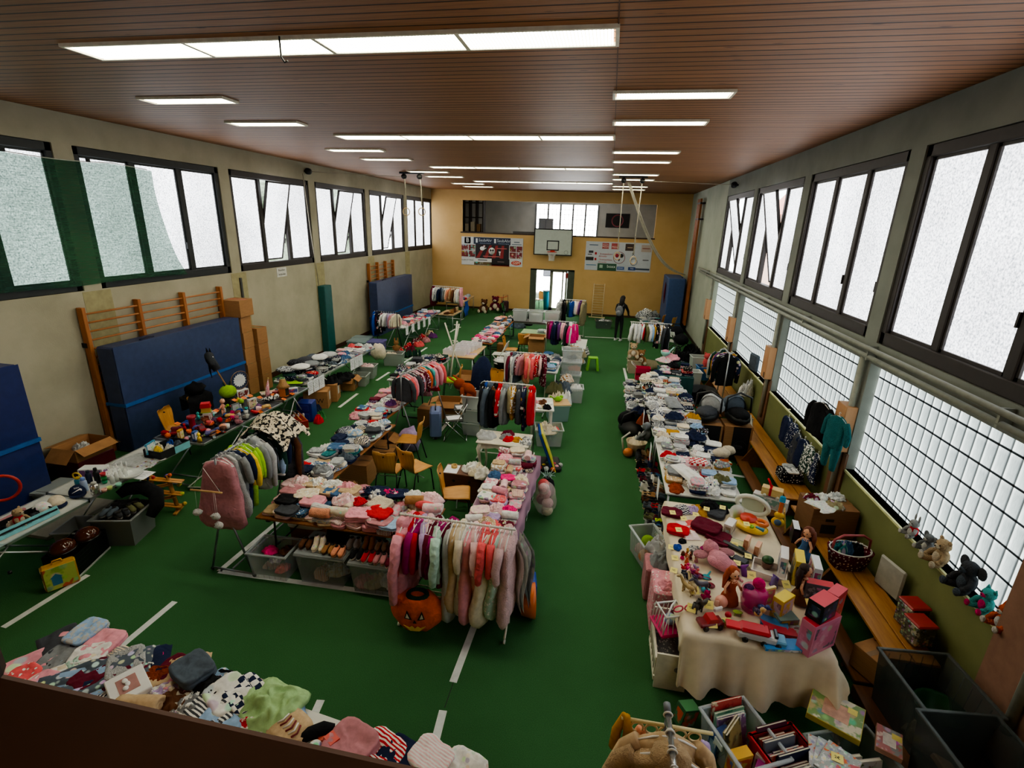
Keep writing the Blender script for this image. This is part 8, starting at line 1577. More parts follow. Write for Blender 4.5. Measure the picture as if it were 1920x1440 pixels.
for k,(c,x,y)in enumerate((('lime green',.86,6.2),('peach',.82,6.0),('pink',.78,6.15))):ball('soft_ball','%s soft toy in the clear crate by the toy table'%c,'soft toy',(x,y,.03+.1*(k==0)),.09,fab(c,'fluffy'),'soft toys in the clear crate')
cols=['black','navy','brown','dark grey','red','beige','grey','black','white','olive','tan','denim blue','black','dark grey','burgundy','slate']
n_=0
for j in range(17):
 for i in range(3):
  y=6.6+j*.175;x=1.02-.045*(j*.3)*.35+.105*i-.02;c=cols[(j*3+i*5)%16];n_+=1
  shoes('%s shoe on the aisle floor, %s row from the toy table, %s'%(c,ORD[j],('aisle side','middle','table side')[i]),(x+rnd.uniform(-.02,.02),y+rnd.uniform(-.03,.03),0),-PI/2+rnd.uniform(-.4,.4),rnd.choice(['low','low','boot']),c,rnd.choice(['#d8d4cc','#8a8078','#2a2826','#c8b89a']),1.25,group='shoes on the aisle floor')
solo('lime_laces',MB().tube([(.05*math.cos(k),.04*math.sin(k*1.7),.02+.01*math.sin(k*2.3))for k in range(12)],.012,5),plastic('#b8d02a'),'bright lime shoelaces among the shoes near the toy table','shoelaces',(1.08,6.95,.10))
crate('grey crate under the side pile at the aisle, nearer',(.88,11.1,0),0,.36,.6,.45,'#8a9092',alpha=.7,group='crates under the side pile');crate('grey crate under the side pile at the aisle, farther',(.88,11.9,0),0,.36,.6,.45,'#8a9092',alpha=.7,group='crates under the side pile');crate('grey crate under the side pile at the aisle, farthest',(.9,12.6,0),0,.36,.6,.4,'#8a9092',alpha=.7,group='crates under the side pile')
fill('on the low side pile at the aisle',.88,11.8,0,.34,2.1,.46,[('light grey',4),('white',4),('grey',3),('navy',2),('beige',2),('mint',1)],K1,(.2,.22),(1,3),1.)
t=thing('infant_carrier','black baby car seat on the aisle floor beside the side pile','baby car seat',(.78,10.45,0),.6);obj('shell',MB().ell((0,0,.16),(.22,.34,.17),16,9),plain('#17181b',.6),t);obj('hood',MB().ell((0,.18,.32),(.2,.16,.18),14,9),fab('black'),t);obj('handle',MB().tube([(-.23,.05,.25),(-.22,-.02,.5),(0,-.04,.58),(.22,-.02,.5),(.23,.05,.25)],.018,7),plastic('#2a2c30'),t)
garment('rump','navy',None,(.95,10.6,.5),.3,1.3,label='navy jacket lying over the baby car seat',group='jackets at the side pile',sz=1.6);garment('rump','rust','fluffy',(1.02,10.2,.4),.3,1.,label='orange-brown fox scarf by the baby car seat',group='jackets at the side pile',sz=2.6)
t=thing('wicker_basket','pale woven basket of bibs on the aisle floor','basket',(.86,9.55,0));obj('body',MB().lathe([(.14,0),(.2,.24),(.21,.27),(.19,.26),(.13,.02)],n=18),plain('#c9bda4',.85,0,.2),t);garment('rump','cream',None,(.86,9.55,.2),0,1.1,label='cream bibs in the pale woven basket',group='things at the side pile',sz=1.6)
plush('plush_koala','grey plush koala hanging at the corner of the second white table',(1.0,9.2,.45),1.2,.9,'grey','white','big')
solo('pumpkin_toy',MB().ell((0,0,.09),(.1,.1,.09),14,8),plastic('#c8702a'),'small orange pumpkin toy on the aisle floor before the woven basket','toy',(.70,9.35,0));solo('baby_gym_arch',MB().tube([(.0,0,0),(-.05,.05,.3),(.1,.1,.42)],.02,7),plastic('#b8b8b0'),'grey carry handle on the aisle floor beside the pumpkin toy','handle',(.62,9.5,0))
for k in range(3):paper('white price sheet hanging at the aisle side of the clothes tables, %s'%('nearest','middle','farthest')[k],(1.03-.02*k,7.1+1.3*k+.4*(k>1),.58),(0,PI/2,0),.30,.21,group='price sheets on the right tables',lines=False)
solo('white_bear_hat',MB().ell((0,0,.07),(.15,.12,.08),14,8,0,None,.3,1).ell((.16,.06,.08),(.12,.1,.07),12,7,0,None,.3,2),fab('cream','fluffy'),'cream fleece overall heaped at the wall side of the striped-shirt table','overall',(2.08,8.0,.80),.4)
for(k,c,pt,x,y,z,s,rz,lb)in(('trouser','white','striped',1.42,7.15,.86,1.15,.45,'white shirt with blue pinstripes spread over the near pile of the right tables'),('shirt','red','checked',1.62,7.45,.90,1.,0,'red and black checked shirt on top of a pile on the right tables'),('trouser','grey',None,1.55,10.2,.92,1.3,.1,'grey trousers spread over the second white table'),('rump','navy',None,1.48,9.4,.90,1.2,0,'navy sweatshirt on top of the second white table'),('rump','navy',None,1.75,8.55,.88,1.3,0,'dark navy jacket on the striped-shirt table far side'),('rump','light blue',None,1.85,9.1,.86,.8,0,'light blue top at the wall edge of the second white table'),('rump','olive',None,1.9,7.05,.85,1.0,0,'olive grey shorts at the near wall corner of the right tables')):
 garment(k,c,pt,(x,y,z),rz,s,label=lb,group='standout clothes on the right tables')
mb=MB().grid(lambda u,v:(1.98+(-.42+.84*u),12.92-.02*math.sin(u*20)*v,.705-.62*v),24,6).grid(lambda u,v:(1.98+(-.42+.84*u),12.92+1.06*v,.709),6,6)
solo('tablecloth',mb,plain('#1d4f52',.8),'dark teal cloth over the table by the right wall','tablecloth')
t=thing('push_trolley','bright pink toy shopping trolley at the aisle beyond the clothes tables','toy trolley',(1.25,14.5,0));mb=MB()
for z in(.12,.34):
 for s in(-1,1):mb.bx(-.2,.2,s*.14-.006,s*.14+.006,z,z+.14);mb.bx(s*.2-.006,s*.2+.006,-.14,.14,z,z+.14)
 mb.bx(-.2,.2,-.14,.14,z,z+.012)
obj('basket',mb,plastic('#c81e4e'),t);obj('handle',MB().tube([(-.2,-.1,.48),(-.34,-.1,.6),(-.34,.1,.6),(-.2,.1,.48)],.014,6),plastic('#d8d0c8'),t)
for q in(-1,1):
 for s in(-1,1):obj('wheel',MB().cyl((q*.16-.01,s*.12,.04),(q*.16+.01,s*.12,.04),.04,n=10),plastic('#1c1c1c'),t)
t=thing('toy_whale','mint green toy pan with spout on the dark clothes by the teal table','toy',(1.75,14.0,.98),.5);obj('bowl',MB().lathe([(.06,0),(.12,.08),(.13,.14),(.11,.13)],n=16),plastic('#8fd0c4'),t);obj('handle',MB().tube([(.1,0,.1),(.3,.05,.22)],.016,6),plastic('#a8e0d8'),t);obj('contents',MB().ell((0,0,.13),(.1,.1,.05),12,6),fab('pink'),t)
for k,(c,pt,x,y,z)in enumerate((('pale pink','floral',1.75,13.9,.86),('black',None,2.0,13.75,.80),('navy',None,1.55,13.2,.66),('dark green',None,2.2,13.7,.80),('pink',None,1.95,14.0,.92))):garment('rump',c,pt,(x,y,z),k,1.6,label='%s heap on the teal-cloth table, %s'%(colword(c,pt),ORD[k]),group='heaps on the teal-cloth table',sz=1.4)
crate('white translucent laundry crate beyond the teal table',(2.62,14.4,0),.1,.42,.36,.52,'#d8dcd8',alpha=.7,group='crates in the right rear');crate('clear tall crate by the right wall in the rear',(2.95,15.7,.1),.1,.42,.4,.55,'#d0d6d4',alpha=.5,group='crates in the right rear');crate('blue tub crate by the right wall in the rear',(3.02,15.1,.1),.1,.34,.34,.4,'#4a7ab8',alpha=.85,group='crates in the right rear')
plush('plush_figure','red and white soft toy on the blue tub crate',(3.05,15.0,.5),-1,1.,'coral','white');solo('black_tub_low',MB().lathe([(.34,0),(.44,.3),(.45,.32),(.42,.3),(.32,.02)],n=20),plain('#121315',.5),'wide black tub on the floor right of the teal table','tub',(2.75,13.3,0));garment('rump','black',None,(2.75,13.3,.1),0,1.8,label='black bags in the wide black tub',group='bags in the tub',sz=2.4)
t=thing('balance_bike','small balance bike with orange frame lying right of the clothes tables','balance bike',(2.3,12.0,0),1.1)
for y in(-.3,.3):obj('wheel',MB().tube([(0,y+.15*math.cos(k*PI/10),.17+.15*math.sin(k*PI/10))for k in range(20)],.022,7,closed=True),plastic('#151515'),t)
obj('frame',MB().tube([(0,-.3,.17),(0,0,.3),(0,.24,.42),(0,.3,.17)],.02,7),plastic('#c0442a'),t);obj('handlebar',MB().tube([(-.18,.2,.52),(0,.24,.46),(.18,.2,.52)],.014,6),plastic('#1a1a1a'),t)
def seatpic(t,w,d,h):obj('print',MB().box((.06,-d/2-.001,h*.5),(w*.62,.002,h*.98)),plain('#1b1c21',.5),t);obj('seat_drawing',MB().tube([(.06+.12*math.cos(k*PI/8),-d/2-.004,h*.42+.12*math.sin(k*PI/8))for k in range(16)],.004,4,closed=True).ell((.0,-d/2-.003,h*.4),(.12,.003,.05),12,6),plain('#34353c'),t)
carton('big carton with black print carrying the grey hooded baby seat',(2.2,9.85,0),0,.52,.42,.72,mark=seatpic,group='cartons under the baby seats');carton('big carton with black print carrying the dark hooded baby seat',(2.76,9.9,0),.04,.52,.42,.72,mark=seatpic,group='cartons under the baby seats')
for(lb,x,y,hc,sc_)in(('baby car seat with pale grey hood on the left big carton',2.18,9.9,'light grey','dark grey'),('baby car seat with dark blue-grey hood on the right big carton',2.76,9.95,'slate','black')):
 t=thing('baby_car_seat',lb,'baby car seat',(x,y,.722),-.5 if hc=='light grey' else .2);obj('shell',MB().ell((0,0,.12),(.22,.34,.13),16,9),plain('#141517',.5),t);obj('lining',MB().ell((0,-.05,.2),(.19,.28,.10),14,8,0,None,.2,1),fab(sc_),t)
 hb=MB().grid(lambda u,v:(.235*math.cos(PI*u),.18+.02+.20*math.sin(v*1.9)-.06,.16+.30*math.sin(PI*u)*math.cos(v*.5)+.02),16,8);obj('hood',hb.ell((0,.22,.28),(.225,.12,.22),16,9),fab(hc),t);obj('handle',MB().tube([(-.25,.0,.2),(-.24,.02,.5),(0,.03,.6),(.24,.02,.5),(.25,.0,.2)],.02,7),plastic('#1c1d20'),t)
m_bn=wood('#a36a30','#c08a48',(16,1.6,16),.35);m_bn2=wood('#6b4526','#86582f',(16,1.6,16),.45)
for k,(y0,y1)in enumerate(((4.45,7.3),(7.5,11.5),(11.9,16.2))):
 t=thing('gym_bench','long varnished gym bench along the right wall, %s of three'%('nearest','middle','farthest')[k],'bench',(3.22,(y0+y1)/2,0),0);L=y1-y0;s=MB()
 for q in range(2):s.box((-.115+.23*q,0,.435),(.215,L,.03),0,0,.004)
 obj('seat',s,m_bn,t);obj('lower_board',MB().box((-.36,0,.10),(.20,L,.03),0,0,.004),m_bn2,t)
 for q in range(3):obj('leg',MB().prism([(-.44,0),(.2,0),(.2,.42),(-.2,.42)],-.02,.02,0,TR(0,-L/2+.3+q*(L-.6)/2,0)@RX_(PI/2)),m_bn2,t)
BZ=.452
def fleaf(t,w,d,h):obj('print',MB().box((-.06,-d/2-.001,h*.3),(w*.32,.002,h*.32)),plain('#23242c',.5),t);obj('grip_hole',MB().box((-.06,-d/2-.001,h*.62),(w*.18,.002,h*.1),0),plain('#2a1c12'),t)
carton('large brown carton with clothes on top on the nearest gym bench',(3.22,6.72,BZ),.08,.58,.44,.42,mark=fleaf,col='#8a6242')
for k,(c,pt,x,y)in enumerate((('burgundy','printed',3.02,6.75),('white',None,3.14,6.8),('khaki','printed',3.25,6.6),('light grey','patterned',3.36,6.85),('white','floral',3.08,6.6))):garment(('rump','tee')[k==4],c,pt,(x,y,BZ+.424),k,.8,label='%s shirt heaped on the large brown bench carton'%colword(c,pt),group='shirts on the bench carton')
t=thing('shopping_basket','dark red white-dotted carrying basket with handle on the gym bench','basket',(3.2,5.92,BZ),.2);obj('body',MB().rings([[(r_*1.25*math.copysign(abs(math.cos(a))**.6,math.cos(a)),r_*.85*math.copysign(abs(math.sin(a))**.6,math.sin(a)),z)for a in[2*PI*i/24 for i in range(24)]]for r_,z in((.15,0),(.19,.22),(.195,.24),(.18,.23),(.14,.03))]),fab('burgundy','dotted'),t);obj('handle',MB().tube([(-.23,0,.22),(-.22,0,.36),(-.12,0,.42),(.12,0,.42),(.22,0,.36),(.23,0,.22)],.016,7),plastic('#b0505a'),t);obj('rim',MB().tube([(.24*math.cos(k*PI/12),.165*math.sin(k*PI/12),.235)for k in range(24)],.009,6,closed=True),plastic('#d8d8d8'),t)
for k,(c,x)in enumerate((('teal',3.08),('black',3.28),('denim blue',3.18))):garment('rump',c,'printed' if c=='teal' else None,(x,5.92+.03*k,BZ+.16),k,.75,label='%s cloth in the dark red dotted basket'%c,group='cloths in the dotted basket',sz=1.6)
solo('feeding_tray',MB().box((0,0,.19),(.36,.04,.38),0,0,.03).box((0,-.022,.19),(.27,.006,.28),0,0,0),plain('#a8a8a0',.6),'grey-white plastic frame standing on the bench below the dotted basket','tray',(3.45,5.5,BZ),PI/2+.25)
for k in range(2):
 t=thing('biscuit_tin','dark patterned tin with red lid on the bench, %s'%('upright farther one','nearer one')[k],'tin',(3.42-.06*k,4.98-.24*k,BZ),.2,'red-lidded tins on the bench');obj('body',MB().box((0,0,.13),(.2,.2,.26-.03*k),0,0,.015),printmat('#2a2a26','#5a5a50','#b0b0a0',26.),t);obj('lid',MB().box((0,0,.27-.02*k),(.21,.21,.03),0,0,.012),plain('#a82a2e',.4),t)
carton('brown carton tucked under the nearest gym bench',(3.0,4.6,.13),.5,.34,.3,.26)
crate('large clear crate at the near end of the bench with green tub',(3.12,4.02,.12),.1,.60,.62,.56,'#5c6466',alpha=.42,group='large crates at the near right');crate('large clear crate nearest the camera at the right wall',(3.10,3.3,.14),.12,.60,.72,.58,'#4c5456',alpha=.5,group='large crates at the near right')
solo('floor_plank',MB().bx(2.72,3.5,2.6,4.4,0,.118,0,.004),m_bn2,'brown wooden platform under the large crates at the near right','platform');solo('green_tub',MB().lathe([(.14,0),(.19,.2),(.2,.22),(.18,.2),(.12,.02)],n=18),plastic('#1f5a34'),'green tub inside the farther large clear crate','tub',(3.24,4.05,.14));garment('rump','khaki',None,(3.05,3.9,.14),0,.9,label='khaki bags in the farther large clear crate',group='things in the large crates',sz=1.6);solo('brown_parcel',MB().box((0,0,.03),(.18,.42,.05),0,0,.01),card('#a88462'),'flat brown parcel in the nearest large crate','parcel',(2.98,3.35,.3),.1,None,(0,.5,.1));garment('rump','dark grey',None,(3.2,3.3,.15),0,1.6,label='dark grey cloth in the nearest large crate',group='things in the large crates',sz=1.6)
t=thing('dotted_box','black fabric box with white dots full of white clothes on the middle bench','fabric box',(3.22,8.15,BZ));obj('box',MB().box((0,0,.09),(.34,.3,.18),0,0,.02),fab('black','dotted'),t)
for k in range(3):garment('leggings',('white','grey','light grey')[k],None,(3.22,8.08+.07*k,BZ+.181),PI/2,.9,label='%s trousers folded in the black dotted box'%('white','grey','pale grey')[k],group='trousers in the dotted box')
LG='clothes hanging on the right wall ledge'
for k,(kd,c,pt,y,s,dz)in enumerate((('jacket','navy',None,9.35,.95,.0),('jacket','navy','dotted',9.05,.95,.0),('overall','dark grey',None,8.78,1.0,-.28),('jacket','navy',None,8.5,1.,-.28),('jacket','dark green','patterned',8.25,.95,-.28),('dress','navy','dotted',7.93,.8,-.3))):
 o=inst('hanging_'+HW[kd].replace(' ','_'),gm(kd,k%4),fab(c,pt),'%s hung on the right wall ledge, %s from the far end'%(colword(c,pt)+' '+HW[kd],ORD[k]),HW[kd].split()[-1],(XR-.10,y,1.16+dz*.25),(0,.05,rnd.uniform(-.12,.12)),(s,s,s),LG);obj('hanger',HANG,plastic('#d8d8d8'),o)
for(kd,c,pt,y,z,s,lb)in(('jacket','black',None,7.80,1.98,1.1,'black jacket hung on the pier box next to the turquoise overall'),('overall','teal','fluffy',7.22,1.98,1.0,'turquoise fleece overall hung on the pier box of the right wall')):
 o=inst('hanging_'+HW[kd].replace(' ','_'),gm(kd,1),fab(c,pt),lb,HW[kd],(XR-.26,y,z),(0,0,.25),(s,s,s),LG);obj('hanger',HANG,plastic('#e8e8e8'),o)
t=thing('coat_stand','metal stand of teen coats before the glass blocks','clothes rack',(3.0,12.6,0),PI/2)
obj('post',MB().tube([(-.3,0,0),(-.3,0,1.55)],.016,7),m_steel,t);obj('post',MB().tube([(.3,0,0),(.3,0,1.55)],.016,7),m_steel,t);obj('rail',MB().tube([(-.34,0,1.55),(.34,0,1.55)],.014,7),m_steel,t);obj('base_bar',MB().tube([(-.3,-.22,.03),(-.3,.22,.03)],.014,6).tube([(.3,-.22,.03),(.3,.22,.03)],.014,6),m_steel,t)
hang([('coat','black',None,1.15),('jacket','navy','printed',1.1),('jacket','purple',None),('jacket','mustard',None,1.1),('coat','dark green',None,1.1),('coat','light grey',None,1.2)],(3.0,12.3,1.55),(3.0,12.95,1.55),'on the metal stand by the glass blocks','coats on the metal stand by the glass blocks')
solo('seat_pad',MB().box((0,0,.2),(.4,.08,.42),0,0,.05),fab('slate'),'grey-green padded seat standing on the ledge before the glass blocks','seat pad',(XR+.05,12.5,1.14),PI/2+.2);garment('rump','light grey','patterned',(3.4,11.9,.7),0,1.2,label='pale grey jacket hanging right of the metal coat stand',group='jackets at the metal stand',sz=4.);solo('white_shelf_board',MB().box((0,0,.15),(.04,.3,.02),0,0,.004,RX_(.7)).box((0,-.05,.08),(.1,.02,.16)),plain('#c8c8c0'),'small white plastic stool part on the middle bench','plastic part',(3.2,10.6,BZ))
for(lb,y,s,c,b,e,cat_)in(('grey and red plush donkey at the far end of the ledge',5.45,.75,'light grey','white','long',1),('small grey plush koala beside the beige teddy',5.17,.75,'grey','white','big',1),('beige teddy bear sitting on the ledge by the glass blocks',4.95,1.05,'beige','cream','round',1),('dark grey plush elephant lying on the ledge',4.55,1.15,'dark grey','slate','big',1),('turquoise plush cat with pink bib on the ledge',4.28,.85,'turquoise','hot pink','point',1),('orange plush tiger cub at the near end of the ledge',4.07,.85,'orange','white','point',1)):
 plush('plush_toy',lb,(XR+.03,y+.17,GZ0+.0),PI/2+.1,s*.68,c,b,e,coat='red' if 'donkey' in lb else None)
def book(label,p,rz,w,h,d,c,tilt=0,pr=None,group=None,flat=False,pl=None):
 t=thing('book',label,'book',p,rz,group);m_=printmat(*pr)if pr else plain(c,.4,0,.05)
 if flat:t.rotation_euler=(0,0,rz)
 else:t.rotation_euler=(tilt,0,rz)
 if flat:obj('cover',MB().box((0,0,d/2),(w,h,d),0,0,.002),m_,t);obj('pages',MB().box((.002,0,d/2),(w,h*.985,d*.7)),plain('#d8d2c2',.8),t)
 else:obj('cover',MB().box((0,-d/2+.0015,h/2),(w,.003,h)).box((0,d/2-.0015,h/2),(w,.003,h)).box((-w/2,0,h/2),(.003,d,h)),m_,t);obj('pages',MB().box((.002,0,h/2),(w*.97,d*.75,h*.97)),plain('#d8d2c2',.8),t)
 return t
C1=(1.46,3.47);a1=.45
crate('clear crate of games and books in front of the cream cloth',(C1[0],C1[1],0),a1,.44,.56,.32,'#cfd8e0',alpha=.3,rimcol='#cfd8e0',handle=True)
R1_=Matrix.Rotation(a1,3,'Z')
def inC1(x,y,z):o=R1_@Vector((x,y,0));return(C1[0]+o.x,C1[1]+o.y,z)
BG='books in the clear crate'
for k,(lb,x,y,w,h,c,pr,tl,rz)in enumerate((('red hardback at the far side of the clear book crate',.03,.22,.30,.34,'#a82430',('#a82430','#c84a4a','#d8c8b0',9.),.15,0),('green picture book beside the red hardback',.03,.18,.30,.28,'#4a8a6a',('#4a8a6a','#8ab89a','#c8d8c8',9.),.15,0),('mint picture book third from the far side',.02,.15,.29,.27,'#8ab8a8',None,.15,0),('silver-white book with purple pattern in the clear crate',.0,.07,.28,.30,'#b8b4c4',('#b8b4c4','#8a6a9a','#d8d8e0',14.),.3,0),('brown picture board book standing high in the clear crate',-.05,-.04,.25,.36,'#6a5a3a',('#6a5a3a','#9a8a5a','#3a3a2a',10.),.25,.5),('brown board book just behind the high one',-.05,-.01,.25,.35,'#7a6a4a',('#8a7a4a','#5a4a2a','#b0a070',10.),.25,.5))):book(lb,inC1(x,y,.02),a1+rz,w,h,.02,c,-tl,pr,BG)
for k,(lb,x,y,c,pr)in enumerate((('yellow and orange game box near the front left of the clear crate',-.12,-.12,'#d8a83a',('#d8a83a','#c85a2a','#3a5aa8',14.)),('blue card game at the left of the clear crate',-.15,.08,'#2a4a8a',('#2a4a8a','#8aa8d0','#d8d8d8',14.)),('white and pink game box at the right front of the clear crate',.12,-.14,'#d8d4d8',('#d8d4d8','#c84a9a','#3a3a4a',14.)),('lilac game box at the front of the clear crate',.05,-.2,'#b03a9a',('#c85ab0','#d8c8d8','#5a2a6a',14.)))):toybox(lb,inC1(x,y,.03),a1+.2*k,.18,.09,.25-.02*k,c,pr,c,name='game_box',cat='game',group='games in the clear crate')
p=inC1(-.12,-.29,.26);note('yellow note reading 4 Euro on the clear book crate',p,a1,(.9,0),.10,s='4€')
C2=(1.84,3.28);a2=.45;R2_=Matrix.Rotation(a2,3,'Z')
def inC2(x,y,z):o=R2_@Vector((x,y,0));return(C2[0]+o.x,C2[1]+o.y,z)
t=thing('red_crate','bright red perforated plastic crate packed with books','crate',(C2[0],C2[1],0),a2);mb=MB();w,d,h=.40,.62,.30
for s in(-1,1):
 mb.bx(s*w/2-.008,s*w/2+.008,-d/2,d/2,0,h);mb.bx(-w/2,w/2,s*d/2-.008,s*d/2+.008,0,h);mb.bx(s*(w/2+.008)-.015,s*(w/2+.008)+.015,-d/2-.02,d/2+.02,h-.04,h);mb.bx(-w/2-.02,w/2+.02,s*(d/2+.008)-.015,s*(d/2+.008)+.015,h-.04,h)
mb.bx(-w/2,w/2,-d/2,d/2,0,.012);obj('body',mb,plastic('#b8121e'),t);ho=MB()
for q in range(5):
 for z in range(3):ho.box((-.14+.07*q,-d/2-.0085,.07+.06*z),(.03,.002,.012));ho.box((-w/2-.0085,-.22+.11*q,.07+.06*z),(.002,.04,.012))
obj('hole_pattern',ho,plain('#4a0810'),t)
bc=[('pale wooden-toned','#c8a890',('#c8a890','#8a6a5a','#d8c8b8',12.)),('teal','#3a5a64',('#5a7a84','#3a4a54','#a8b8b0',12.)),('lime-edged','#8a9a4a',('#b0a890','#7a8a3a','#5a5a6a',12.)),('maroon','#5a1a2a',None),('black and white','#1a1c22',('#1a1c22','#d0d0d0','#3a4a5a',8.)),('dark brown','#4a2a24',None),('rose','#b07a7a',('#b07a7a','#8a4a4a','#d8b8a8',12.)),('navy','#232a48',None),('crimson','#8a1e2e',('#8a1e2e','#c85a4a','#3a1a1a',12.)),('violet','#4a2a5a',None),('grey-blue','#6a7484',None),('brick red','#9a3a2a',None),('cream','#d0c4a8',('#d0c4a8','#a86a4a','#8a8a6a',12.)),('plum','#5a2a44',None)]
for k,(nm,c,pr)in enumerate(bc):book('%s book standing in the red crate, %s from the front'%(nm,ORD[k]),inC2(-.02+.03*(k%2),-.27+.041*k,.014),a2,.26+.04*(k%3),.27+.03*((k*2)%3),.022,c,-.2,pr,'books in the red crate')
toybox('small green and red tin box on the floor left of the clear book crate',(1.03,3.72,0),.5,.17,.12,.2,'#3a6a4a',('#4a7a5a','#c85a3a','#8ab8a8',12.),'#4a8a5a',tilt=(0,.25),name='tin_box',cat='box')
t=crate('low clear crate supporting the board games at the near right',(2.36,3.38,0),.35,.58,.62,.30,'#9aa8a8',alpha=.4)
def game(lb,p,rz,w,d,h,c,pr,nt,tl=(0,0),nm='board_game'):
 t=thing(nm,lb,'board game' if nm=='board_game' else 'puzzle',p,rz);t.rotation_euler=(tl[0],tl[1],rz);obj('carton',MB().box((0,0,h/2),(w,d,h),0,0,.003),plain(c,.4,0,.05),t);obj('lid_picture',MB().box((0,0,h+.0008),(w*.97,d*.97,.0016)),printmat(*pr),t);obj('lid_centre',MB().box((0,0,h+.002),(w*.5,d*.5,.0016)),plain(nt,.4,0,.3),t);obj('price_sticker',MB().box((w*.28,d*.22,h+.0035),(.07,.06,.001)),plain('#eadc80'),t);return t
game('large yellow-edged farm board game lying on the low clear crate',(2.29,3.80,.31),-.5,.40,.34,.065,'#c8bc5a',('#b8a878','#7a9a5a','#d8d0b8',9.),'#c89a84',(.1,0));game('small red and white puzzle box right of the farm game',(2.63,3.62,.30),-.45,.18,.26,.05,'#c89a88',('#d8c0b8','#b06a6a','#8a8a8a',14.),'#d8d0cc',(0,0),'puzzle');game('red and grey puzzle box at the bottom right of the picture',(2.32,3.20,.31),-.15,.26,.22,.05,'#c86a74',('#b8b4b8','#c05a68','#8a8a90',12.),'#c8c4c8',(0,0),'puzzle')
for k in range(3):book('white illustrated book in the fanned pile on the low crate, %s'%('lowest','middle','top')[k],(2.06+.03*k,3.38-.03*k,.31+.016*k),-.3-.2*k,.24,.32,.014,'#d8d8d8',0,(('#d8d8dc','#b8b8c0','#c86a3a',22.),('#d0d4d8','#a8b0b8','#8a9aa8',22.),('#dcdcdc','#a0a8a8','#d86a2a',26.))[k],'illustrated books on the low crate',True)
note('yellow note reading 2 Euro on the fanned white books',(2.13,3.36,.362),-.3,(0,0),.085,s='2€')
for k in range(2):book('brown board book inside the low clear crate, %s'%('left','right')[k],(2.3+.15*k,3.42,.02),.3,.2,.26,.03,'#7a4a3a',-.2,('#8a5a4a','#d0c8c0','#6a7a4a',12.),'books in the low clear crate')
t=thing('clothes_rack','chrome clothes rack with white rings at the bottom edge of the picture','clothes rack',(.585,1.85,0),PI/2);L=1.3
obj('rail',MB().tube([(-L/2,0,1.55),(L/2,0,1.55)],.018,12),metal('#d8dadd',.12),t);obj('end_cap',MB().tube([(L/2-.06,0,1.55),(L/2,0,1.55)],.022,12),plain('#6a6e74',.5),t)
for k in range(8):obj('ring',MB().tube([(-L/2+.42+.115*k,.024*math.cos(j*PI/8),1.55+.024*math.sin(j*PI/8))for j in range(16)],.006,6,closed=True),plastic('#d8d8d4'),t)
for s in(-1,1):obj('post',MB().tube([(s*(L/2-.08),0,1.55),(s*(L/2-.08),0,.06)],.016,8),plain('#6a6e74',.5),t);obj('base_bar',MB().tube([(s*(L/2-.08),-.25,.04),(s*(L/2-.08),.25,.04)],.014,6),plain('#6a6e74',.5),t)
t=thing('scarf_hanger','cream scarf hanger with rings and little socks below the chrome rail','scarf hanger',(.585,2.42,1.47),.02);obj('bar',MB().tube([(-.27,0,0),(.27,0,0)],.011,8),plastic('#dccf9c'),t)
for k in range(5):obj('ring',MB().tube([(-.17+.085*k+.036*math.cos(j*PI/8),0,-.05+.036*math.sin(j*PI/8))for j in range(16)],.007,6,closed=True),plastic('#dcc7a0'),t)
FR='clothes on the chrome front rack'
hang([('coat','beige','patterned',1.25,'brown'),('jacket','khaki',None,1.1),('coat','beige','fluffy',1.2),('jacket','beige',None,1.05)],(.585,1.95,1.55),(.585,2.38,1.55),'on the chrome rack at the bottom edge',FR,'#c8ccd0',.0,1.,1.05,.12)
for k,(c,x,dz)in enumerate((('mustard',-.24,0),('peach',-.14,-.08),('burgundy',.09,-.1),('lilac',.24,-.1))):
 solo('scarf',MB().tube([(0,0,.012),(.02,-.01,-.1),(.03,0,-.24),(.0,.0,-.36)],[.025,.03,.045,.03],9).tube([(-.01,.01,.012),(-.05,.0,-.12),(-.05,.01,-.26)],[.02,.03,.035],9),fab(c),'%s baby tights hanging on the cream scarf hanger'%c,'tights',(.585+x,2.42,1.47+dz),0,'tights on the scarf hanger')
t=thing('memory_box','white baby keepsake frame box on the foreground table','picture frame',at(242,1292,.80),-.55);obj('frame',MB().box((0,0,.025),(.31,.25,.05),0,0,.006),plain('#dcdcdc',.4,0,.03),t);obj('inset',MB().box((0,0,.051),(.17,.13,.003)),plain('#a87a76',.6),t);obj('plaster_shape',MB().ell((-.04,-.01,.058),(.03,.02,.01),10,6).ell((.0,.0,.058),(.03,.018,.01),10,6).ell((.04,-.02,.058),(.025,.02,.01),10,6),plain('#dedee0'),t)
t=thing('memory_box','second white frame box half under the first one','picture frame',at(218,1320,.752),-.55);obj('frame',MB().box((0,0,.02),(.31,.25,.04),0,0,.006),plain('#d4d4d4',.4,0,.03),t);obj('inset',MB().box((0,0,.041),(.2,.15,.003)),plain('#8a8580',.6),t)
t=solo('logo_shirt',g_sheet(4,lambda v:(-.13,.13,-.1+.2*v),.02,10,10),fab('white'),'white T-shirt with dark red lettering by the parapet','t-shirt',at(298,1345,.755),-.25);text("Levi's",.085,plain('#7a1424'),t,(0,-.02,.032),(0,0,PI))
t=thing('embroidered_bag','beige folded bag with white and red embroidery on the foreground table','bag',at(545,1376,.76),-.45);obj('bag',MB().rings([[(.15*k_*math.copysign(abs(math.cos(a))**.6,math.cos(a)),.14*k_*math.copysign(abs(math.sin(a))**.6,math.sin(a)),z)for a in[2*PI*i/20 for i in range(20)]]for k_,z in((.95,0),(1,.03),(.97,.06),(.6,.075),(.2,.078))]),fab('beige'),t)
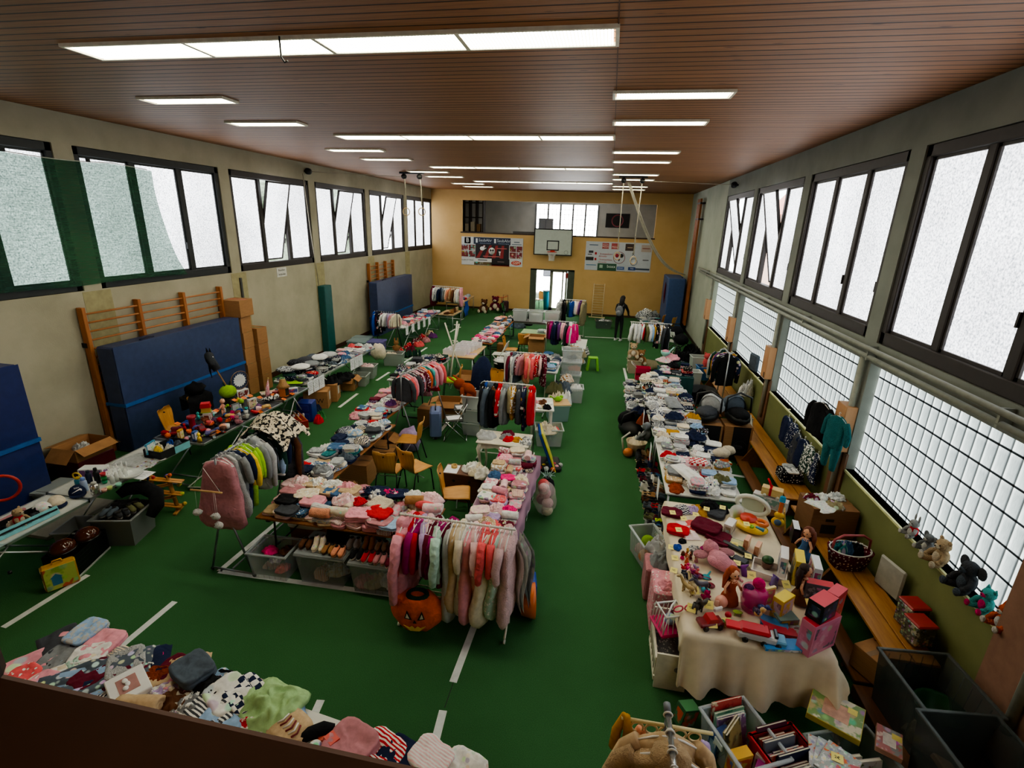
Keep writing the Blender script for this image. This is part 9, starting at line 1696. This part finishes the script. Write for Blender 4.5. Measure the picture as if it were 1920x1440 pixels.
for k in range(6):obj('embroidery',MB().tube([(-.09+.035*k,-.04,.078),(-.075+.035*k,.0,.085),(-.09+.03*k,.05,.078)],.007,5),plain('#7a2028' if k%2 else '#e0dcd4'),t)
solo('black_glove',MB().tube([(-.13,0,.03),(-.04,.01,.045),(.06,.0,.045),(.13,-.02,.03)],[.03,.045,.05,.03],10),fab('black'),'black padded glove beside the embroidered bag','glove',at(592,1382,.755),.7)
car('bright orange-red toy truck on the foreground table',at(622,1405,.735),2.6,.22,'#d8331a','#c82a1a');car('small orange toy tractor beside the orange-red truck',at(603,1394,.735),2.2,.13,'#e0601e','#d8441a');car('small blue toy car at the back edge of the foreground table',at(620,1374,.735),1.2,.12,'#2a5a9a','#8ab0d0');ball('toy_ball','white and turquoise ball in front of the toy truck','ball',at(592,1412,.735),.05,fab('white','printed','turquoise'))
solo('paper_bag',MB().box((0,0,.004),(.2,.14,.006),0,0,.002),plain('#dcd8d0'),'white paper bag at the back edge of the foreground table','paper bag',at(170,1224,.775),.4)  # flat paper bag in plain off-white, gives no light
t=thing('stroller','black baby stroller in the far right corner','stroller',(2.75,18.3,0),.5);bk=fab('black')
obj('seat',MB().ell((0,0,.6),(.22,.36,.2),14,8,0,None,.2,1).ell((0,.28,.82),(.24,.22,.2),14,8),bk,t);obj('frame',MB().tube([(-.24,.5,1.05),(-.24,0,.5),(-.24,-.45,.14)],.016,6).tube([(.24,.5,1.05),(.24,0,.5),(.24,-.45,.14)],.016,6).tube([(-.24,-.1,.5),(-.24,.4,.14)],.016,6).tube([(.24,-.1,.5),(.24,.4,.14)],.016,6),m_dsteel,t);obj('handle',MB().tube([(-.24,.5,1.05),(.24,.5,1.05)],.022,7),plastic('#17181a'),t)
for q in(-1,1):
 for y in(-.45,.4):obj('wheel',MB().tube([(q*.27,y+.11*math.cos(k*PI/8),.13+.11*math.sin(k*PI/8))for k in range(16)],.022,6,closed=True),plastic('#141414'),t)
for k,(x,y,s)in enumerate(((3.1,17.6,2.4),(2.6,17.2,2.2),(3.15,18.4,2.2))):garment('rump','black',None,(x,y,0),k,s,label='black pram bag in the far right corner, %s'%ORD[k],group='black pram bags',sz=5.)
chair('wooden chair leaning by the far right mat, left one',(2.3,22.0,0),1.2);chair('wooden chair leaning by the far right mat, right one',(2.7,21.6,0),1.0)
for k,(c,x,y,z)in enumerate((('light grey',1.55,21.2,.95),('grey',2.0,21.4,.95),('white',1.7,21.3,1.02))):solo('wrapped_seat',MB().ell((0,0,.16),(.26,.22,.2),14,9,0,None,.5,k),fab(c,'patterned','dark grey'),'%s wrapped baby seat on the far right table, %s'%(c,ORD[k]),'baby seat',(x,y,z-.25),0,'wrapped baby seats')
crate('grey-green crate of bags on the floor beside the person',(.0,22.6,0),.1,.7,.5,.35,'#5a6660',alpha=.85);garment('rump','grey','patterned',(.05,22.6,.2),0,1.9,label='grey bags in the crate beside the person',group='bags beside the person',sz=2.5)
for k in range(2):plush('plush_bear',('beige plush hanging below the right-hand white rack','brown plush below the right-hand white rack')[k],(1.0+.25*k,15.75,.45-.2*k),PI,1.1,('beige','tan')[k],'cream')
crate('wire basket of toys at the foot of the right-hand white rack',(1.05,15.6,0),.1,.4,.34,.42,'#c8b8a0',alpha=.5);garment('rump','tan','printed',(1.05,15.6,.1),0,1.2,label='mixed small toys in the wire basket',group='toys in the wire basket',sz=2.5)
solo('grey_beanbag',MB().ell((0,0,.16),(.3,.26,.17),14,9,0,None,.3,3),fab('khaki'),'grey-beige floor cushion under the right-hand white rack','cushion',(1.55,16.0,0))
label_all()
